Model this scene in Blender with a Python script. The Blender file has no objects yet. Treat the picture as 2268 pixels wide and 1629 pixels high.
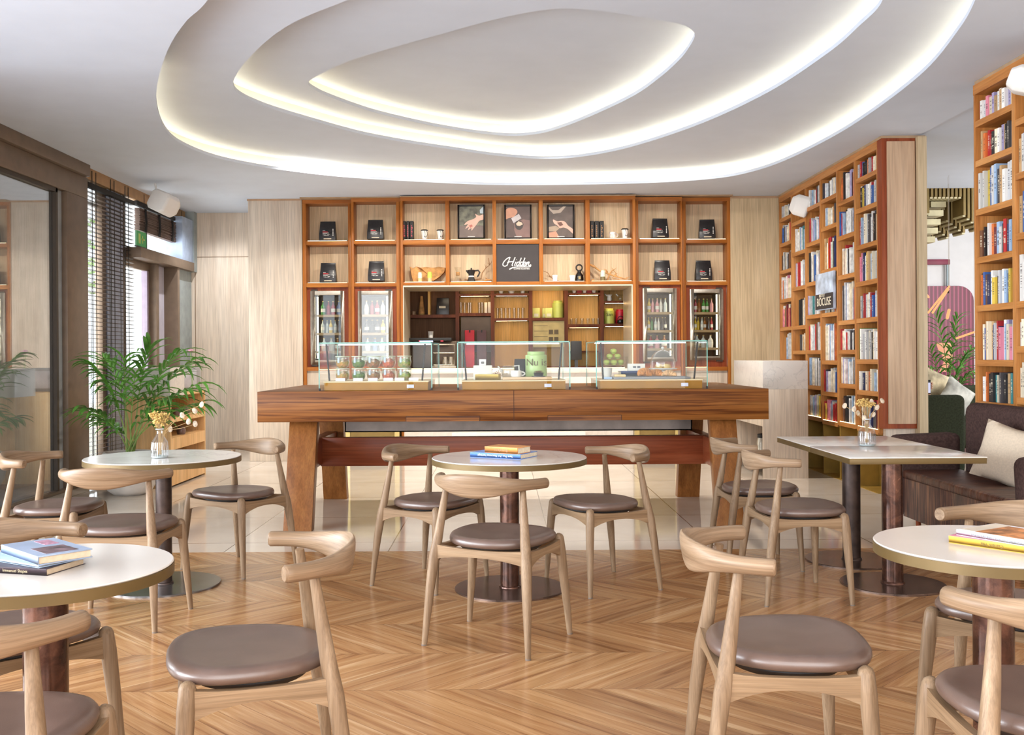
import bpy, bmesh, math, random
from mathutils import Vector, Matrix
from mathutils.geometry import tessellate_polygon
R = math.radians
PI = math.pi
SC = bpy.context.scene
COL = SC.collection

# ------------------------------------------------------------------ camera
F = 2200.0                      # focal length in pixels of the 2268 px wide frame
CX, CY = 1110.0, 790.0          # vanishing point of the depth lines
CH = 1.31                       # camera height
ROLL = 0.0064
cam_d = bpy.data.cameras.new('camera')
cam = bpy.data.objects.new('camera', cam_d)
COL.objects.link(cam)
cam.location = (0, 0, CH)
cam.rotation_euler = (R(90), 0, 0)
cam.rotation_euler = (Matrix.Rotation(ROLL, 4, 'Y').to_3x3() @ Matrix.Rotation(R(90), 4, 'X').to_3x3()).to_euler()
cam_d.sensor_width = 36.0
cam_d.lens = 36.0 * F / 2268.0
cam_d.shift_x = (1134 - CX) / 2268.0
cam_d.shift_y = -(814.5 - CY) / 2268.0
cam_d.clip_end = 200
SC.camera = cam

# ------------------------------------------------------------------ world, colour, exposure
W = bpy.data.worlds.new('sky')
SC.world = W
W.use_nodes = True
_bg = W.node_tree.nodes['Background']
_bg.inputs[0].default_value = (0.86, 0.93, 1.0, 1)
_bg.inputs[1].default_value = 2.2
SC.view_settings.view_transform = 'Standard'
SC.view_settings.look = 'None'
SC.view_settings.exposure = 0.34
SC.view_settings.gamma = 1.0
SC.view_settings.use_curve_mapping = False
cy = SC.cycles
cy.max_bounces = 8; cy.diffuse_bounces = 3; cy.glossy_bounces = 3
cy.transmission_bounces = 6; cy.transparent_max_bounces = 16
cy.caustics_reflective = False; cy.caustics_refractive = False
cy.use_denoising = True
cy.use_adaptive_sampling = True; cy.adaptive_threshold = 0.05
cy.sample_clamp_indirect = 6.0

def area(name, loc, target, sx, sy, power, color, spread=None):
    l = bpy.data.lights.new(name, 'AREA')
    l.shape = 'RECTANGLE'; l.size = sx; l.size_y = sy
    l.energy = power; l.color = color
    if spread: l.spread = R(spread)
    o = bpy.data.objects.new(name, l); COL.objects.link(o)
    o.location = loc
    d = Vector(target) - Vector(loc)
    o.rotation_euler = d.to_track_quat('-Z', 'Y').to_euler()
    return o
# daylight entering through the glazed left side, the glazed rear of the room and the far left windows
area('daylight_left', (-6.0, 1.2, 1.4), (0, 1.2, -0.9), 10.4, 2.4, 720, (0.86, 0.93, 1.0), 134)
area('daylight_rear', (-0.3, -3.6, 1.7), (-0.3, 4, 0.9), 8.0, 3.0, 300, (1.0, 0.97, 0.94))
area('overhead_fill_light', (0.4, -1.2, 3.30), (0.4, -1.0, 0), 4.5, 1.6, 150, (1.0, 0.95, 0.88))  # added overhead fill behind the camera, stands for no known fixture
area('daylight_far_left', (-5.3, 12.0, 1.8), (0, 11.2, 1.2), 3.0, 2.8, 150, (0.95, 0.97, 1.0))
area('daylight_alcove', (-5.25, 10.95, 1.6), (-3.75, 13.75, 1.5), 1.5, 2.6, 90, (0.95, 0.97, 1.0), 150)
# added fill spots for the counter and alcove, unseen area light for the lounge
def spot(name, loc, target, power, color, ang=130, rad=0.02):
    l = bpy.data.lights.new(name, 'SPOT'); l.energy = power; l.color = color
    l.spot_size = R(ang); l.spot_blend = 1.0; l.shadow_soft_size = rad
    o = bpy.data.objects.new(name, l); COL.objects.link(o); o.location = loc
    o.rotation_euler = (Vector(target) - Vector(loc)).to_track_quat('-Z', 'Y').to_euler()
for x in (-1.9, -0.7, 0.6, 1.9):
    spot('counter_fill_spot', (x, 10.5, 3.475), (x, 11.6, 0), 165, (1.0, 0.93, 0.83), 156)
spot('alcove_fill_spot', (-3.75, 12.9, 3.318), (-3.75, 13.5, 0), 120, (0.95, 0.97, 1.0), 120)  # added cool spot that brightens the alcove wall
area('lounge_daylight', (7.6, 11.0, 2.3), (5.5, 12.5, 1.5), 2.5, 2.0, 95, (1.0, 0.97, 0.95))

# ------------------------------------------------------------------ pixel helpers (measure -> metres)
def und(x, y):
    u, v = x - CX, y - CY
    return u - ROLL * v, v + ROLL * u
def PX(x, y, d):
    u, v = und(x, y)
    return u * d / F, CH - v * d / F
def XX(x, d, y=790):
    return und(x, y)[0] * d / F
def ZZ(y, d, x=1110):
    return CH - und(x, y)[1] * d / F
def fix(X, Y):
    k = 1 - ROLL * X / CH
    return X * k - 0.008, Y * k

# ------------------------------------------------------------------ materials
def lin(c):
    if isinstance(c, (int, float)): c = (c, c, c)
    r = []
    for v in c[:3]:
        v = v / 255.0
        r.append(v / 12.92 if v <= 0.04045 else ((v + 0.055) / 1.055) ** 2.4)
    return (r[0], r[1], r[2], 1.0)

class NT:
    def __init__(s, name):
        s.m = bpy.data.materials.new(name); s.m.use_nodes = True
        s.t = s.m.node_tree
        s.b = s.t.nodes['Principled BSDF']; s.o = s.t.nodes['Material Output']
    def n(s, ty, ins=None, **kw):
        nd = s.t.nodes.new('ShaderNode' + ty)
        for k, v in kw.items(): setattr(nd, k, v)
        for k, v in (ins or {}).items(): s.set(nd, k, v)
        return nd
    def set(s, nd, k, v):
        i = nd.inputs[k]
        if isinstance(v, bpy.types.NodeSocket): s.t.links.new(v, i)
        elif isinstance(v, bpy.types.Node): s.t.links.new(v.outputs[0], i)
        else: i.default_value = v
    def ma(s, op, a, b=0.0, c=0.0):
        return s.n('Math', {0: a, 1: b, 2: c}, operation=op).outputs[0]
    def ramp(s, fac, stops, interp='LINEAR'):
        nd = s.n('ValToRGB', {0: fac}); nd.color_ramp.interpolation = interp
        e = nd.color_ramp.elements
        while len(e) < len(stops): e.new(0.5)
        for i, (p, c) in enumerate(stops): e[i].position = p; e[i].color = lin(c)
        return nd.outputs[0]
    def mix(s, f, a, b, mode='MIX'):
        nd = s.n('Mix', data_type='RGBA', blend_type=mode)
        s.set(nd, 0, f); s.set(nd, 6, a); s.set(nd, 7, b)
        return nd.outputs[2]
    def bump(s, h, st=0.1, dist=0.01):
        nd = s.n('Bump', {'Strength': st, 'Distance': dist, 'Height': h}); s.set(s.b, 'Normal', nd.outputs[0])
    def fin(s, col=None, rough=0.5, metal=0.0, spec=0.5, coat=0.0, emis=None, es=0.0):
        b = s.b
        if col is not None: s.set(b, 'Base Color', col)
        s.set(b, 'Roughness', rough); s.set(b, 'Metallic', metal); s.set(b, 'Specular IOR Level', spec)
        if coat: s.set(b, 'Coat Weight', coat); s.set(b, 'Coat Roughness', 0.08)
        if emis is not None: s.set(b, 'Emission Color', emis); s.set(b, 'Emission Strength', es)
        return s.m

_MC = {}
def P(name, c, rough=0.5, metal=0.0, spec=0.5, var=0.06, sc=9.0, bump=0.0, coat=0.0):
    """plain material with a little mottling"""
    if name in _MC: return _MC[name]
    k = NT(name)
    tc = k.n('TexCoord').outputs['Object']
    no = k.n('TexNoise', {'Vector': tc, 'Scale': sc, 'Detail': 4.0}).outputs[0]
    c2 = [max(0, min(255, v * (1 - var))) for v in c]; c1 = [max(0, min(255, v * (1 + var))) for v in c]
    col = k.ramp(no, [(0.3, c2), (0.7, c1)])
    if bump:
        n2 = k.n('TexNoise', {'Vector': tc, 'Scale': sc * 14, 'Detail': 2.0}).outputs[0]
        k.bump(n2, bump, 0.002)
    _MC[name] = k.fin(col, rough, metal, spec, coat)
    return _MC[name]

def WOOD(name, c1, c2, c3, axis=0, sc=1.0, rough=0.42, stretch=14.0, coat=0.0, wave=0.35, lines=0.0, attr=None):
    if name in _MC: return _MC[name]
    k = NT(name)
    tc = k.n('TexCoord').outputs['Object']
    if attr: tc = k.n('Attribute', attribute_name=attr).outputs['Vector']
    rnd = k.n('ObjectInfo').outputs['Random']
    off = k.n('CombineXYZ', {0: k.ma('MULTIPLY', rnd, 13.0), 1: k.ma('MULTIPLY', rnd, 7.0), 2: k.ma('MULTIPLY', rnd, 5.0)})
    s = [stretch * sc] * 3; s[axis] = 0.9 * sc
    mp = k.n('Mapping', {'Vector': tc, 'Location': off.outputs[0], 'Scale': s})
    n1 = k.n('TexNoise', {'Vector': mp, 'Scale': 1.0, 'Detail': 5.0, 'Roughness': 0.6, 'Distortion': wave}).outputs[0]
    s2 = [stretch * sc * 9] * 3; s2[axis] = 3.0 * sc
    mp2 = k.n('Mapping', {'Vector': tc, 'Scale': s2})
    n2 = k.n('TexNoise', {'Vector': mp2, 'Scale': 1.0, 'Detail': 3.0}).outputs[0]
    col = k.ramp(n1, [(0.30, c1), (0.5, c2), (0.70, c3)])
    fine = k.ramp(n2, [(0.3, (205, 205, 205)), (0.62, (255, 255, 255))])
    col = k.mix(0.6, col, fine, 'MULTIPLY')
    if lines:
        s3 = [stretch * sc * 3.2] * 3; s3[axis] = 1.5 * sc
        mp3 = k.n('Mapping', {'Vector': tc, 'Scale': s3})
        n3 = k.n('TexNoise', {'Vector': mp3, 'Scale': 1.0, 'Detail': 4.0, 'Distortion': wave * 1.2}).outputs[0]
        col = k.mix(lines, col, k.ramp(n3, [(0.40, (150, 118, 92)), (0.50, (245, 240, 236)), (0.60, (255, 255, 255))]), 'MULTIPLY')
    k.bump(n2, 0.06, 0.002)
    _MC[name] = k.fin(col, rough, 0, 0.22, coat)
    return _MC[name]

def GLASS(name, tint=(1, 1, 1), refl=1.0, rough=0.0, base=0.03):
    if name in _MC: return _MC[name]
    k = NT(name)
    k.t.nodes.remove(k.b)
    lw = k.n('LayerWeight', {'Blend': 0.5})
    f = k.ma('ADD', k.ma('MULTIPLY', k.ma('POWER', lw.outputs['Facing'], 3.2), refl), base)
    nz = k.n('TexNoise', {'Scale': 3.0})
    tcol = k.mix(nz.outputs[0], (tint[0], tint[1], tint[2], 1), (tint[0] * .985, tint[1] * .985, tint[2] * .985, 1))
    tr = k.n('BsdfTransparent', {'Color': tcol}); gl = k.n('BsdfGlossy', {'Color': (1, 1, 1, 1), 'Roughness': rough})
    mx = k.n('MixShader', {0: k.ma('MINIMUM', f, 0.9), 1: tr.outputs[0], 2: gl.outputs[0]})
    k.t.links.new(mx.outputs[0], k.o.inputs[0])
    _MC[name] = k.m
    return k.m

def EMIT(name, c, st, pat=0.03):
    if name in _MC: return _MC[name]
    k = NT(name)
    tc = k.n('TexCoord').outputs['Object']
    no = k.n('TexNoise', {'Vector': tc, 'Scale': 6.0}).outputs[0]
    c2 = [v * (1 - pat) for v in c]
    col = k.ramp(no, [(0.3, c2), (0.7, c)])
    _MC[name] = k.fin((0.02, 0.02, 0.02, 1), 0.6, emis=col, es=st)
    return k.m

def MARBLE(name, base, vein, sc=2.0, rough=0.22, th=0.035):
    if name in _MC: return _MC[name]
    k = NT(name)
    tc = k.n('TexCoord').outputs['Object']
    rnd = k.n('ObjectInfo').outputs['Random']
    off = k.n('CombineXYZ', {0: k.ma('MULTIPLY', rnd, 9.0), 1: k.ma('MULTIPLY', rnd, 4.0), 2: 0.0})
    mp = k.n('Mapping', {'Vector': tc, 'Location': off.outputs[0]})
    n = k.n('TexNoise', {'Vector': mp, 'Scale': sc, 'Detail': 7.0, 'Roughness': 0.6, 'Distortion': 0.9}).outputs[0]
    d = k.ma('ABSOLUTE', k.ma('SUBTRACT', n, 0.5))
    v = k.ramp(d, [(0.0, vein), (th, base)])
    n3 = k.n('TexNoise', {'Vector': mp, 'Scale': sc * 0.7, 'Detail': 2.0}).outputs[0]
    c = k.ramp(n3, [(0.3, [x * 0.95 for x in base]), (0.7, base)])
    col = k.mix(0.6, c, v, 'MULTIPLY')
    _MC[name] = k.fin(k.mix(0.45, c, col), rough, 0, 0.5)
    return _MC[name]

oak_panel = WOOD('pale_oak_panel', (198, 180, 162), (212, 196, 178), (220, 206, 190), 2, 0.8, 0.5, 9.0)
oak_warm = WOOD('warm_oak_panel', (190, 166, 132), (203, 180, 145), (212, 190, 157), 2, 0.8, 0.5, 9.0)
cherry_v = WOOD('orange_cherry_wood_upright', (148, 84, 30), (170, 101, 40), (186, 121, 56), 2, 1.2, 0.38, 10)
cherry_h = WOOD('orange_cherry_wood_rail', (148, 84, 30), (170, 101, 40), (186, 121, 56), 0, 1.2, 0.38, 10)
cherry_y = WOOD('orange_cherry_wood_shelf', (172, 100, 42), (194, 121, 58), (212, 143, 76), 1, 1.2, 0.38, 10)
case_v = WOOD('bookcase_teak_upright', (170, 106, 52), (194, 130, 70), (212, 150, 88), 2, 1.2, 0.38, 10)
case_y = WOOD('bookcase_teak_shelf', (170, 106, 52), (194, 130, 70), (212, 150, 88), 1, 1.2, 0.38, 10)
red_wood = WOOD('red_brown_wood', (118, 50, 24), (142, 66, 34), (162, 84, 46), 2, 1.2, 0.4, 10)
walnut_h = WOOD('table_walnut_beam', (106, 60, 22), (138, 84, 36), (158, 104, 52), 0, 0.7, 0.38, 20, wave=1.0, lines=0.8)
walnut_v = WOOD('table_walnut_leg', (118, 70, 32), (138, 86, 42), (154, 102, 54), 2, 0.8, 0.38, 20, wave=0.2)
walnut_dark = WOOD('table_walnut_stretcher', (108, 50, 28), (130, 64, 38), (148, 80, 50), 0, 0.8, 0.3, 14, wave=0.8)
chair_oak = WOOD('chair_oak', (120, 96, 72), (140, 115, 90), (160, 136, 110), 2, 1.6, 0.42, 24, wave=0.3)
chair_oak_h = WOOD('chair_oak_rail', (124, 98, 72), (145, 118, 90), (164, 138, 109), 0, 1.6, 0.42, 24, wave=0.3)
chair_back = WOOD('chair_oak_back', (124, 100, 76), (145, 120, 95), (166, 142, 117), 0, 1.2, 0.36, 28, wave=0.4, lines=0.22, attr='grain')
chair_oak_y = WOOD('chair_oak_side_rail', (124, 98, 72), (145, 118, 90), (164, 138, 109), 1, 1.6, 0.42, 24, wave=0.3)
ceil_m = P('ceiling_plaster', (208, 218, 234), 0.9, var=0.01, sc=3)
cove_m = P('cove_plaster', (236, 234, 228), 0.85, var=0.01)
white_m = P('white_plastic', (236, 234, 230), 0.4, var=0.015)
black_m = P('black_matte', (30, 28, 28), 0.55, var=0.1)
blackg_m = P('black_gloss', (24, 23, 24), 0.25, var=0.1)
bronze_m = P('bronze_frame_paint', (116, 98, 82), 0.45, 0.25, var=0.05)
dkbronze_m = P('dark_bronze_edge', (62, 52, 42), 0.5, 0.2, var=0.05)
grey_m = P('grey_frame_paint', (138, 144, 150), 0.5, 0.1, var=0.03)
lilac_m = P('lilac_grey_panel', (172, 166, 176), 0.55, var=0.03)
steel_m = P('brushed_steel', (176, 168, 154), 0.35, 0.75, var=0.05, sc=30)
steel2_m = P('dull_steel_trough', (128, 118, 112), 0.42, 0.6, var=0.12, sc=5)
brass_m = P('brass_sheet', (150, 126, 74), 0.55, 0.3, var=0.06, sc=6)
brass_edge = P('brass_table_edge', (108, 88, 52), 0.45, 0.35, var=0.05, sc=5)
brass_dull = P('olive_brass_base', (170, 136, 62), 0.5, 0.35, var=0.08, sc=7)
table_marble = MARBLE('white_marble_top', (240, 236, 230), (176, 168, 158), 1.3, 0.16)
cream_top = P('cream_composite_top', (220, 212, 203), 0.2, var=0.015, sc=3)
block_marble = MARBLE('grey_veined_marble', (228, 222, 216), (128, 124, 124), 4.5, 0.3, 0.022)
bar_stone = MARBLE('pale_bar_stone', (238, 230, 220), (206, 192, 176), 1.2, 0.25)
linen_m = P('linen_cloth', (206, 188, 166), 0.95, var=0.035, sc=90, bump=0.3)
brownfab_m = P('dark_brown_felt', (74, 56, 52), 1.0, spec=0.1, var=0.16, sc=60, bump=0.5)
greenfab_m = P('dark_green_felt', (58, 62, 48), 1.0, spec=0.1, var=0.14, sc=60, bump=0.4)
leather_m = None
def mk_leather():
    k = NT('chair_brown_leather')
    tc = k.n('TexCoord').outputs['Object']
    n = k.n('TexNoise', {'Vector': tc, 'Scale': 9.0, 'Detail': 3.0}).outputs[0]
    v = k.n('TexVoronoi', {'Vector': tc, 'Scale': 420.0}).outputs[0]
    c = k.ramp(n, [(0.3, (94, 74, 65)), (0.7, (108, 87, 77))])
    k.bump(v, 0.12, 0.001)
    return k.fin(c, 0.33, 0, 0.8)
leather_m = mk_leather()
def mk_sofa_leather():
    k = NT('sofa_creased_leather')
    tc = k.n('TexCoord').outputs['Object']
    mp = k.n('Mapping', {'Vector': tc, 'Scale': (2.2, 9.0, 3.0), 'Rotation': (0, 0, 0.25)})
    n = k.n('TexNoise', {'Vector': mp, 'Scale': 2.2, 'Detail': 4.0, 'Distortion': 0.8}).outputs[0]
    c = k.ramp(n, [(0.3, (58, 32, 24)), (0.55, (86, 50, 36)), (0.75, (120, 78, 54))])
    k.bump(n, 0.5, 0.02)
    return k.fin(c, 0.36, 0, 0.5)
sofa_leather = mk_sofa_leather()
def mk_sofa_wood():
    k = NT('sofa_stained_front')
    tc = k.n('TexCoord').outputs['Object']
    mp = k.n('Mapping', {'Vector': tc, 'Scale': (1.0, 18.0, 1.6)})
    n = k.n('TexNoise', {'Vector': mp, 'Scale': 1.6, 'Detail': 5.0, 'Distortion': 1.4}).outputs[0]
    c = k.ramp(n, [(0.3, (46, 30, 30)), (0.48, (86, 58, 50)), (0.66, (140, 98, 72))])
    return k.fin(c, 0.45)
sofa_front_m = mk_sofa_wood()
def mk_copper():
    k = NT('aged_copper_pipe')
    tc = k.n('TexCoord').outputs['Object']
    n = k.n('TexNoise', {'Vector': tc, 'Scale': 9.0, 'Detail': 6.0, 'Roughness': 0.7, 'Distortion': 0.5}).outputs[0]
    c = k.ramp(n, [(0.3, (44, 32, 28)), (0.5, (82, 54, 44)), (0.7, (126, 86, 68))])
    r = k.ramp(n, [(0.3, (80, 80, 80)), (0.7, (150, 150, 150))])
    k.bump(n, 0.25, 0.004)
    return k.fin(c, r, 0.5)
copper_m = mk_copper()
pipe_dark = P('dark_patinated_pipe', (70, 58, 54), 0.38, 0.6, var=0.25, sc=12)
plate_m = P('dark_bronze_plate', (104, 84, 74), 0.24, 0.7, var=0.2, sc=8)

def mk_parquet():
    k = NT('chevron_parquet'); ma = k.ma
    pos = k.n('SeparateXYZ', {0: k.n('NewGeometry').outputs['Position']})
    x, y = pos.outputs[0], pos.outputs[1]
    w, pw = 0.48, 0.1384
    r = ma('DIVIDE', ma('SUBTRACT', y, 3.905), w)
    row = ma('FLOOR', r); v = ma('FRACT', r)
    par = ma('GREATER_THAN', ma('FRACT', ma('MULTIPLY', row, 0.5)), 0.25)
    s = ma('SUBTRACT', 1.0, ma('MULTIPLY', par, 2.0))
    u = ma('SUBTRACT', x, ma('MULTIPLY', ma('MULTIPLY', s, v), w))
    off = ma('SUBTRACT', 0.588, ma('MULTIPLY', par, 0.48))
    idx = ma('DIVIDE', ma('ADD', u, off), pw)
    idn = ma('FLOOR', idx); fu = ma('FRACT', idx)
    cid = k.n('CombineXYZ', {0: idn, 1: row, 2: 3.7}).outputs[0]
    wn = k.n('TexWhiteNoise', {'Vector': cid}, noise_dimensions='3D')
    rnd = wn.outputs['Value']
    along = ma('MULTIPLY', ma('ADD', x, ma('MULTIPLY', s, y)), 0.7071)
    gv = k.n('CombineXYZ', {0: ma('ADD', ma('MULTIPLY', along, 1.3), ma('MULTIPLY', rnd, 61.0)),
                            1: ma('MULTIPLY', fu, 2.3), 2: ma('MULTIPLY', rnd, 17.0)}).outputs[0]
    n1 = k.n('TexNoise', {'Vector': gv, 'Scale': 1.0, 'Detail': 5.0, 'Roughness': 0.62, 'Distortion': 0.5}).outputs[0]
    gv2 = k.n('CombineXYZ', {0: ma('MULTIPLY', along, 6.0), 1: ma('MULTIPLY', fu, 24.0), 2: ma('MULTIPLY', rnd, 9.0)}).outputs[0]
    n2 = k.n('TexNoise', {'Vector': gv2, 'Scale': 1.0, 'Detail': 3.0}).outputs[0]
    c = k.ramp(n1, [(0.30, (138, 92, 56)), (0.42, (176, 129, 86)), (0.56, (194, 149, 104)), (0.72, (220, 184, 142))])
    tone = k.ramp(rnd, [(0.0, (210, 204, 200)), (0.35, (238, 232, 226)), (1.0, (255, 255, 252))])
    c = k.mix(0.85, c, tone, 'MULTIPLY')
    c = k.mix(0.5, c, k.ramp(n2, [(0.3, (218, 212, 206)), (0.65, (255, 255, 255))]), 'MULTIPLY')
    eu = ma('MINIMUM', fu, ma('SUBTRACT', 1.0, fu)); ev = ma('MULTIPLY', ma('MINIMUM', v, ma('SUBTRACT', 1.0, v)), 3.4)
    e = ma('MINIMUM', eu, ev)
    gap = ma('LESS_THAN', e, 0.011)
    c = k.mix(ma('MULTIPLY', gap, 0.72), c, lin((92, 58, 36)))
    k.bump(ma('MULTIPLY', gap, -1.0), 0.15, 0.001)
    rr = k.n('TexNoise', {'Vector': k.n('NewGeometry').outputs['Position'], 'Scale': 2.2, 'Detail': 3.0}).outputs[0]
    rough = ma('ADD', ma('MULTIPLY', rr, 0.14), 0.12)
    return k.fin(c, rough, 0, 0.4, 0.0)
parquet_m = mk_parquet()

def mk_stone():
    k = NT('polished_stone_tiles'); ma = k.ma
    g = k.n('NewGeometry').outputs['Position']
    pos = k.n('SeparateXYZ', {0: g}); x, y = pos.outputs[0], pos.outputs[1]
    fx = ma('DIVIDE', ma('ADD', x, 0.77), 1.11); fy = ma('DIVIDE', ma('SUBTRACT', y, 7.03), 1.11)
    a = ma('FRACT', fx); b = ma('FRACT', fy)
    wn = k.n('TexWhiteNoise', {'Vector': k.n('CombineXYZ', {0: ma('FLOOR', fx), 1: ma('FLOOR', fy), 2: 1.0}).outputs[0]}, noise_dimensions='3D').outputs['Value']
    n = k.n('TexNoise', {'Vector': g, 'Scale': 1.6, 'Detail': 5.0, 'Distortion': 0.7}).outputs[0]
    c = k.ramp(n, [(0.3, (214, 200, 184)), (0.7, (228, 216, 202))])
    c = k.mix(0.7, c, k.ramp(wn, [(0.0, (236, 232, 228)), (1.0, (255, 255, 255))]), 'MULTIPLY')
    e = ma('MINIMUM', ma('MINIMUM', a, ma('SUBTRACT', 1.0, a)), ma('MINIMUM', b, ma('SUBTRACT', 1.0, b)))
    gap = ma('LESS_THAN', e, 0.0036)
    dk = k.ramp(wn, [(0.0, (70, 58, 50)), (1.0, (150, 128, 104))])
    c = k.mix(gap, c, dk)
    return k.fin(c, 0.07, 0, 0.55)
stone_m = mk_stone()

# ------------------------------------------------------------------ mesh building
class MB:
    def __init__(s): s.v = []; s.f = []; s.mi = []; s.cur = 0
    def add(s, vs, fs, m=None):
        o = len(s.v); s.v += [tuple(p) for p in vs]
        for f in fs: s.f.append(tuple(i + o for i in f)); s.mi.append(s.cur if m is None else m)
        return s
    def box(s, x0, x1, y0, y1, z0, z1, m=None):
        vs = [(x0, y0, z0), (x1, y0, z0), (x1, y1, z0), (x0, y1, z0), (x0, y0, z1), (x1, y0, z1), (x1, y1, z1), (x0, y1, z1)]
        return s.add(vs, [(0, 3, 2, 1), (4, 5, 6, 7), (0, 1, 5, 4), (1, 2, 6, 5), (2, 3, 7, 6), (3, 0, 4, 7)], m)
    def hexa(s, b, t, m=None):      # 4 bottom + 4 top points
        return s.add(list(b) + list(t), [(0, 3, 2, 1), (4, 5, 6, 7), (0, 1, 5, 4), (1, 2, 6, 5), (2, 3, 7, 6), (3, 0, 4, 7)], m)
    def tube(s, pts, rad, n=12, cap=True, m=None, flat=1.0):
        pts = [Vector(p) for p in pts]
        if isinstance(rad, (int, float)): rad = [rad] * len(pts)
        o = len(s.v); up = None; vs = []
        for i, p in enumerate(pts):
            t = (pts[min(i + 1, len(pts) - 1)] - pts[max(i - 1, 0)])
            if t.length < 1e-9: t = Vector((0, 0, 1))
            t.normalize()
            if up is None:
                up = Vector((0, 0, 1)) if abs(t.z) < 0.9 else Vector((0, 1, 0))
            a = t.cross(up)
            if a.length < 1e-6: a = t.cross(Vector((1, 0, 0)))
            a.normalize(); b = a.cross(t).normalized(); up = b
            for j in range(n):
                an = 2 * PI * j / n
                vs.append(p + a * math.cos(an) * rad[i] + b * math.sin(an) * rad[i] * flat)
        fs = []
        for i in range(len(pts) - 1):
            for j in range(n):
                fs.append((i * n + j, i * n + (j + 1) % n, (i + 1) * n + (j + 1) % n, (i + 1) * n + j))
        if cap:
            fs.append(tuple(range(n - 1, -1, -1))); k = (len(pts) - 1) * n
            fs.append(tuple(range(k, k + n)))
        return s.add(vs, fs, m)
    def lathe(s, prof, c=(0, 0, 0), n=24, m=None, sx=1, sy=1):
        vs = []; fs = []; k = len(prof)
        for j in range(n):
            a = 2 * PI * j / n
            for r, z in prof: vs.append((c[0] + r * math.cos(a) * sx, c[1] + r * math.sin(a) * sy, c[2] + z))
        for j in range(n):
            for i in range(k - 1):
                a, b = j * k + i, ((j + 1) % n) * k + i
                fs.append((a, b, b + 1, a + 1))
        if prof[0][0] > 1e-5: fs.append(tuple(j * k for j in range(n - 1, -1, -1)))
        if prof[-1][0] > 1e-5: fs.append(tuple(j * k + k - 1 for j in range(n)))
        return s.add(vs, fs, m)
    def prism(s, poly, z0, z1, m=None, axis='z'):
        n = len(poly)
        def q(p, z): return (p[0], p[1], z) if axis == 'z' else ((p[0], z, p[1]) if axis == 'y' else (z, p[0], p[1]))
        vs = [q(p, z0) for p in poly] + [q(p, z1) for p in poly]
        fs = [(i, (i + 1) % n, n + (i + 1) % n, n + i) for i in range(n)]
        tri = tessellate_polygon([[Vector((p[0], p[1], 0)) for p in poly]])
        fs += [tuple(t) for t in tri] + [tuple(i + n for i in reversed(t)) for t in tri]
        return s.add(vs, fs, m)
    def xf(s, M, start=0):
        for i in range(start, len(s.v)): s.v[i] = tuple(M @ Vector(s.v[i]))
        return s

def OBJ(name, mb, mats, parent=None, smooth=False, bevel=0.0, world=True, seg=2, sub=0, label=None, angle=40):
    me = bpy.data.meshes.new(name)
    vs = mb.v
    if parent is not None and world:
        l = parent['_loc'] if '_loc' in parent else (0, 0, 0)
        vs = [(a - l[0], b - l[1], c - l[2]) for a, b, c in vs]
    me.from_pydata(vs, [], mb.f)
    if not isinstance(mats, (list, tuple)): mats = [mats]
    for m in mats: me.materials.append(m)
    if len(mats) > 1: me.polygons.foreach_set('material_index', mb.mi)
    bm = bmesh.new(); bm.from_mesh(me)
    bmesh.ops.remove_doubles(bm, verts=bm.verts, dist=1e-6)
    bmesh.ops.recalc_face_normals(bm, faces=bm.faces)
    if bevel: bmesh.ops.bevel(bm, geom=bm.edges[:], offset=bevel, segments=seg, affect='EDGES', profile=0.5, clamp_overlap=True)
    bm.to_mesh(me); bm.free()
    o = bpy.data.objects.new(name, me); COL.objects.link(o)
    if smooth or bevel:
        me.polygons.foreach_set('use_smooth', [True] * len(me.polygons))
        if hasattr(me, 'set_sharp_from_angle'): me.set_sharp_from_angle(angle=R(angle))
    if sub:
        md = o.modifiers.new('sub', 'SUBSURF'); md.levels = sub; md.render_levels = sub
    if parent is not None: o.parent = parent
    if label: o['label'] = label
    return o
LOCS = {}
def THING(name, label, cat, loc=(0, 0, 0), group=None, rot=0):
    o = bpy.data.objects.new(name, None); COL.objects.link(o)
    o.location = loc; o.rotation_euler = (0, 0, rot); o['label'] = label; o['category'] = cat
    if group: o['group'] = group
    o.empty_display_size = 0.1
    LOCS[o.name] = loc
    return o
def PART(name, mb, mats, root, local=False, **kw):
    """mesh part of root; vertices in world space unless local (root not rotated)"""
    if not local:
        l = LOCS[root.name] if root.name in LOCS else (0, 0, 0)
        mb.v = [(a - l[0], b - l[1], c - l[2]) for a, b, c in mb.v]
    o = OBJ(name, mb, mats, root, world=False, **kw)
    LOCS[o.name] = LOCS.get(root.name, (0, 0, 0)) if not local else (0, 0, 0)
    return o
def ONE(name, mb, mats, label, cat, group=None, **kw):
    """a thing that is one mesh, origin at its base centre"""
    xs = [v[0] for v in mb.v]; ys = [v[1] for v in mb.v]; zs = [v[2] for v in mb.v]
    c = ((min(xs) + max(xs)) / 2, (min(ys) + max(ys)) / 2, min(zs))
    mb.v = [(a - c[0], b - c[1], d - c[2]) for a, b, d in mb.v]
    o = OBJ(name, mb, mats, None, **kw); o.location = c
    o['label'] = label; o['category'] = cat
    if group: o['group'] = group
    return o
def STRUCT(name, mb, mats, parent=None, **kw):
    o = OBJ(name, mb, mats, parent, world=False, **kw)
    if parent is None: o['kind'] = 'structure'
    return o
def COPY(root, loc, rot, label, group=None):
    r = root.copy(); COL.objects.link(r); r.location = loc; r.rotation_euler = (0, 0, rot); r['label'] = label
    if group: r['group'] = group
    for ch in list(root.children):
        c = ch.copy(); COL.objects.link(c); c.parent = r
        for g in list(ch.children):
            d = g.copy(); COL.objects.link(d); d.parent = c
    return r
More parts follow.
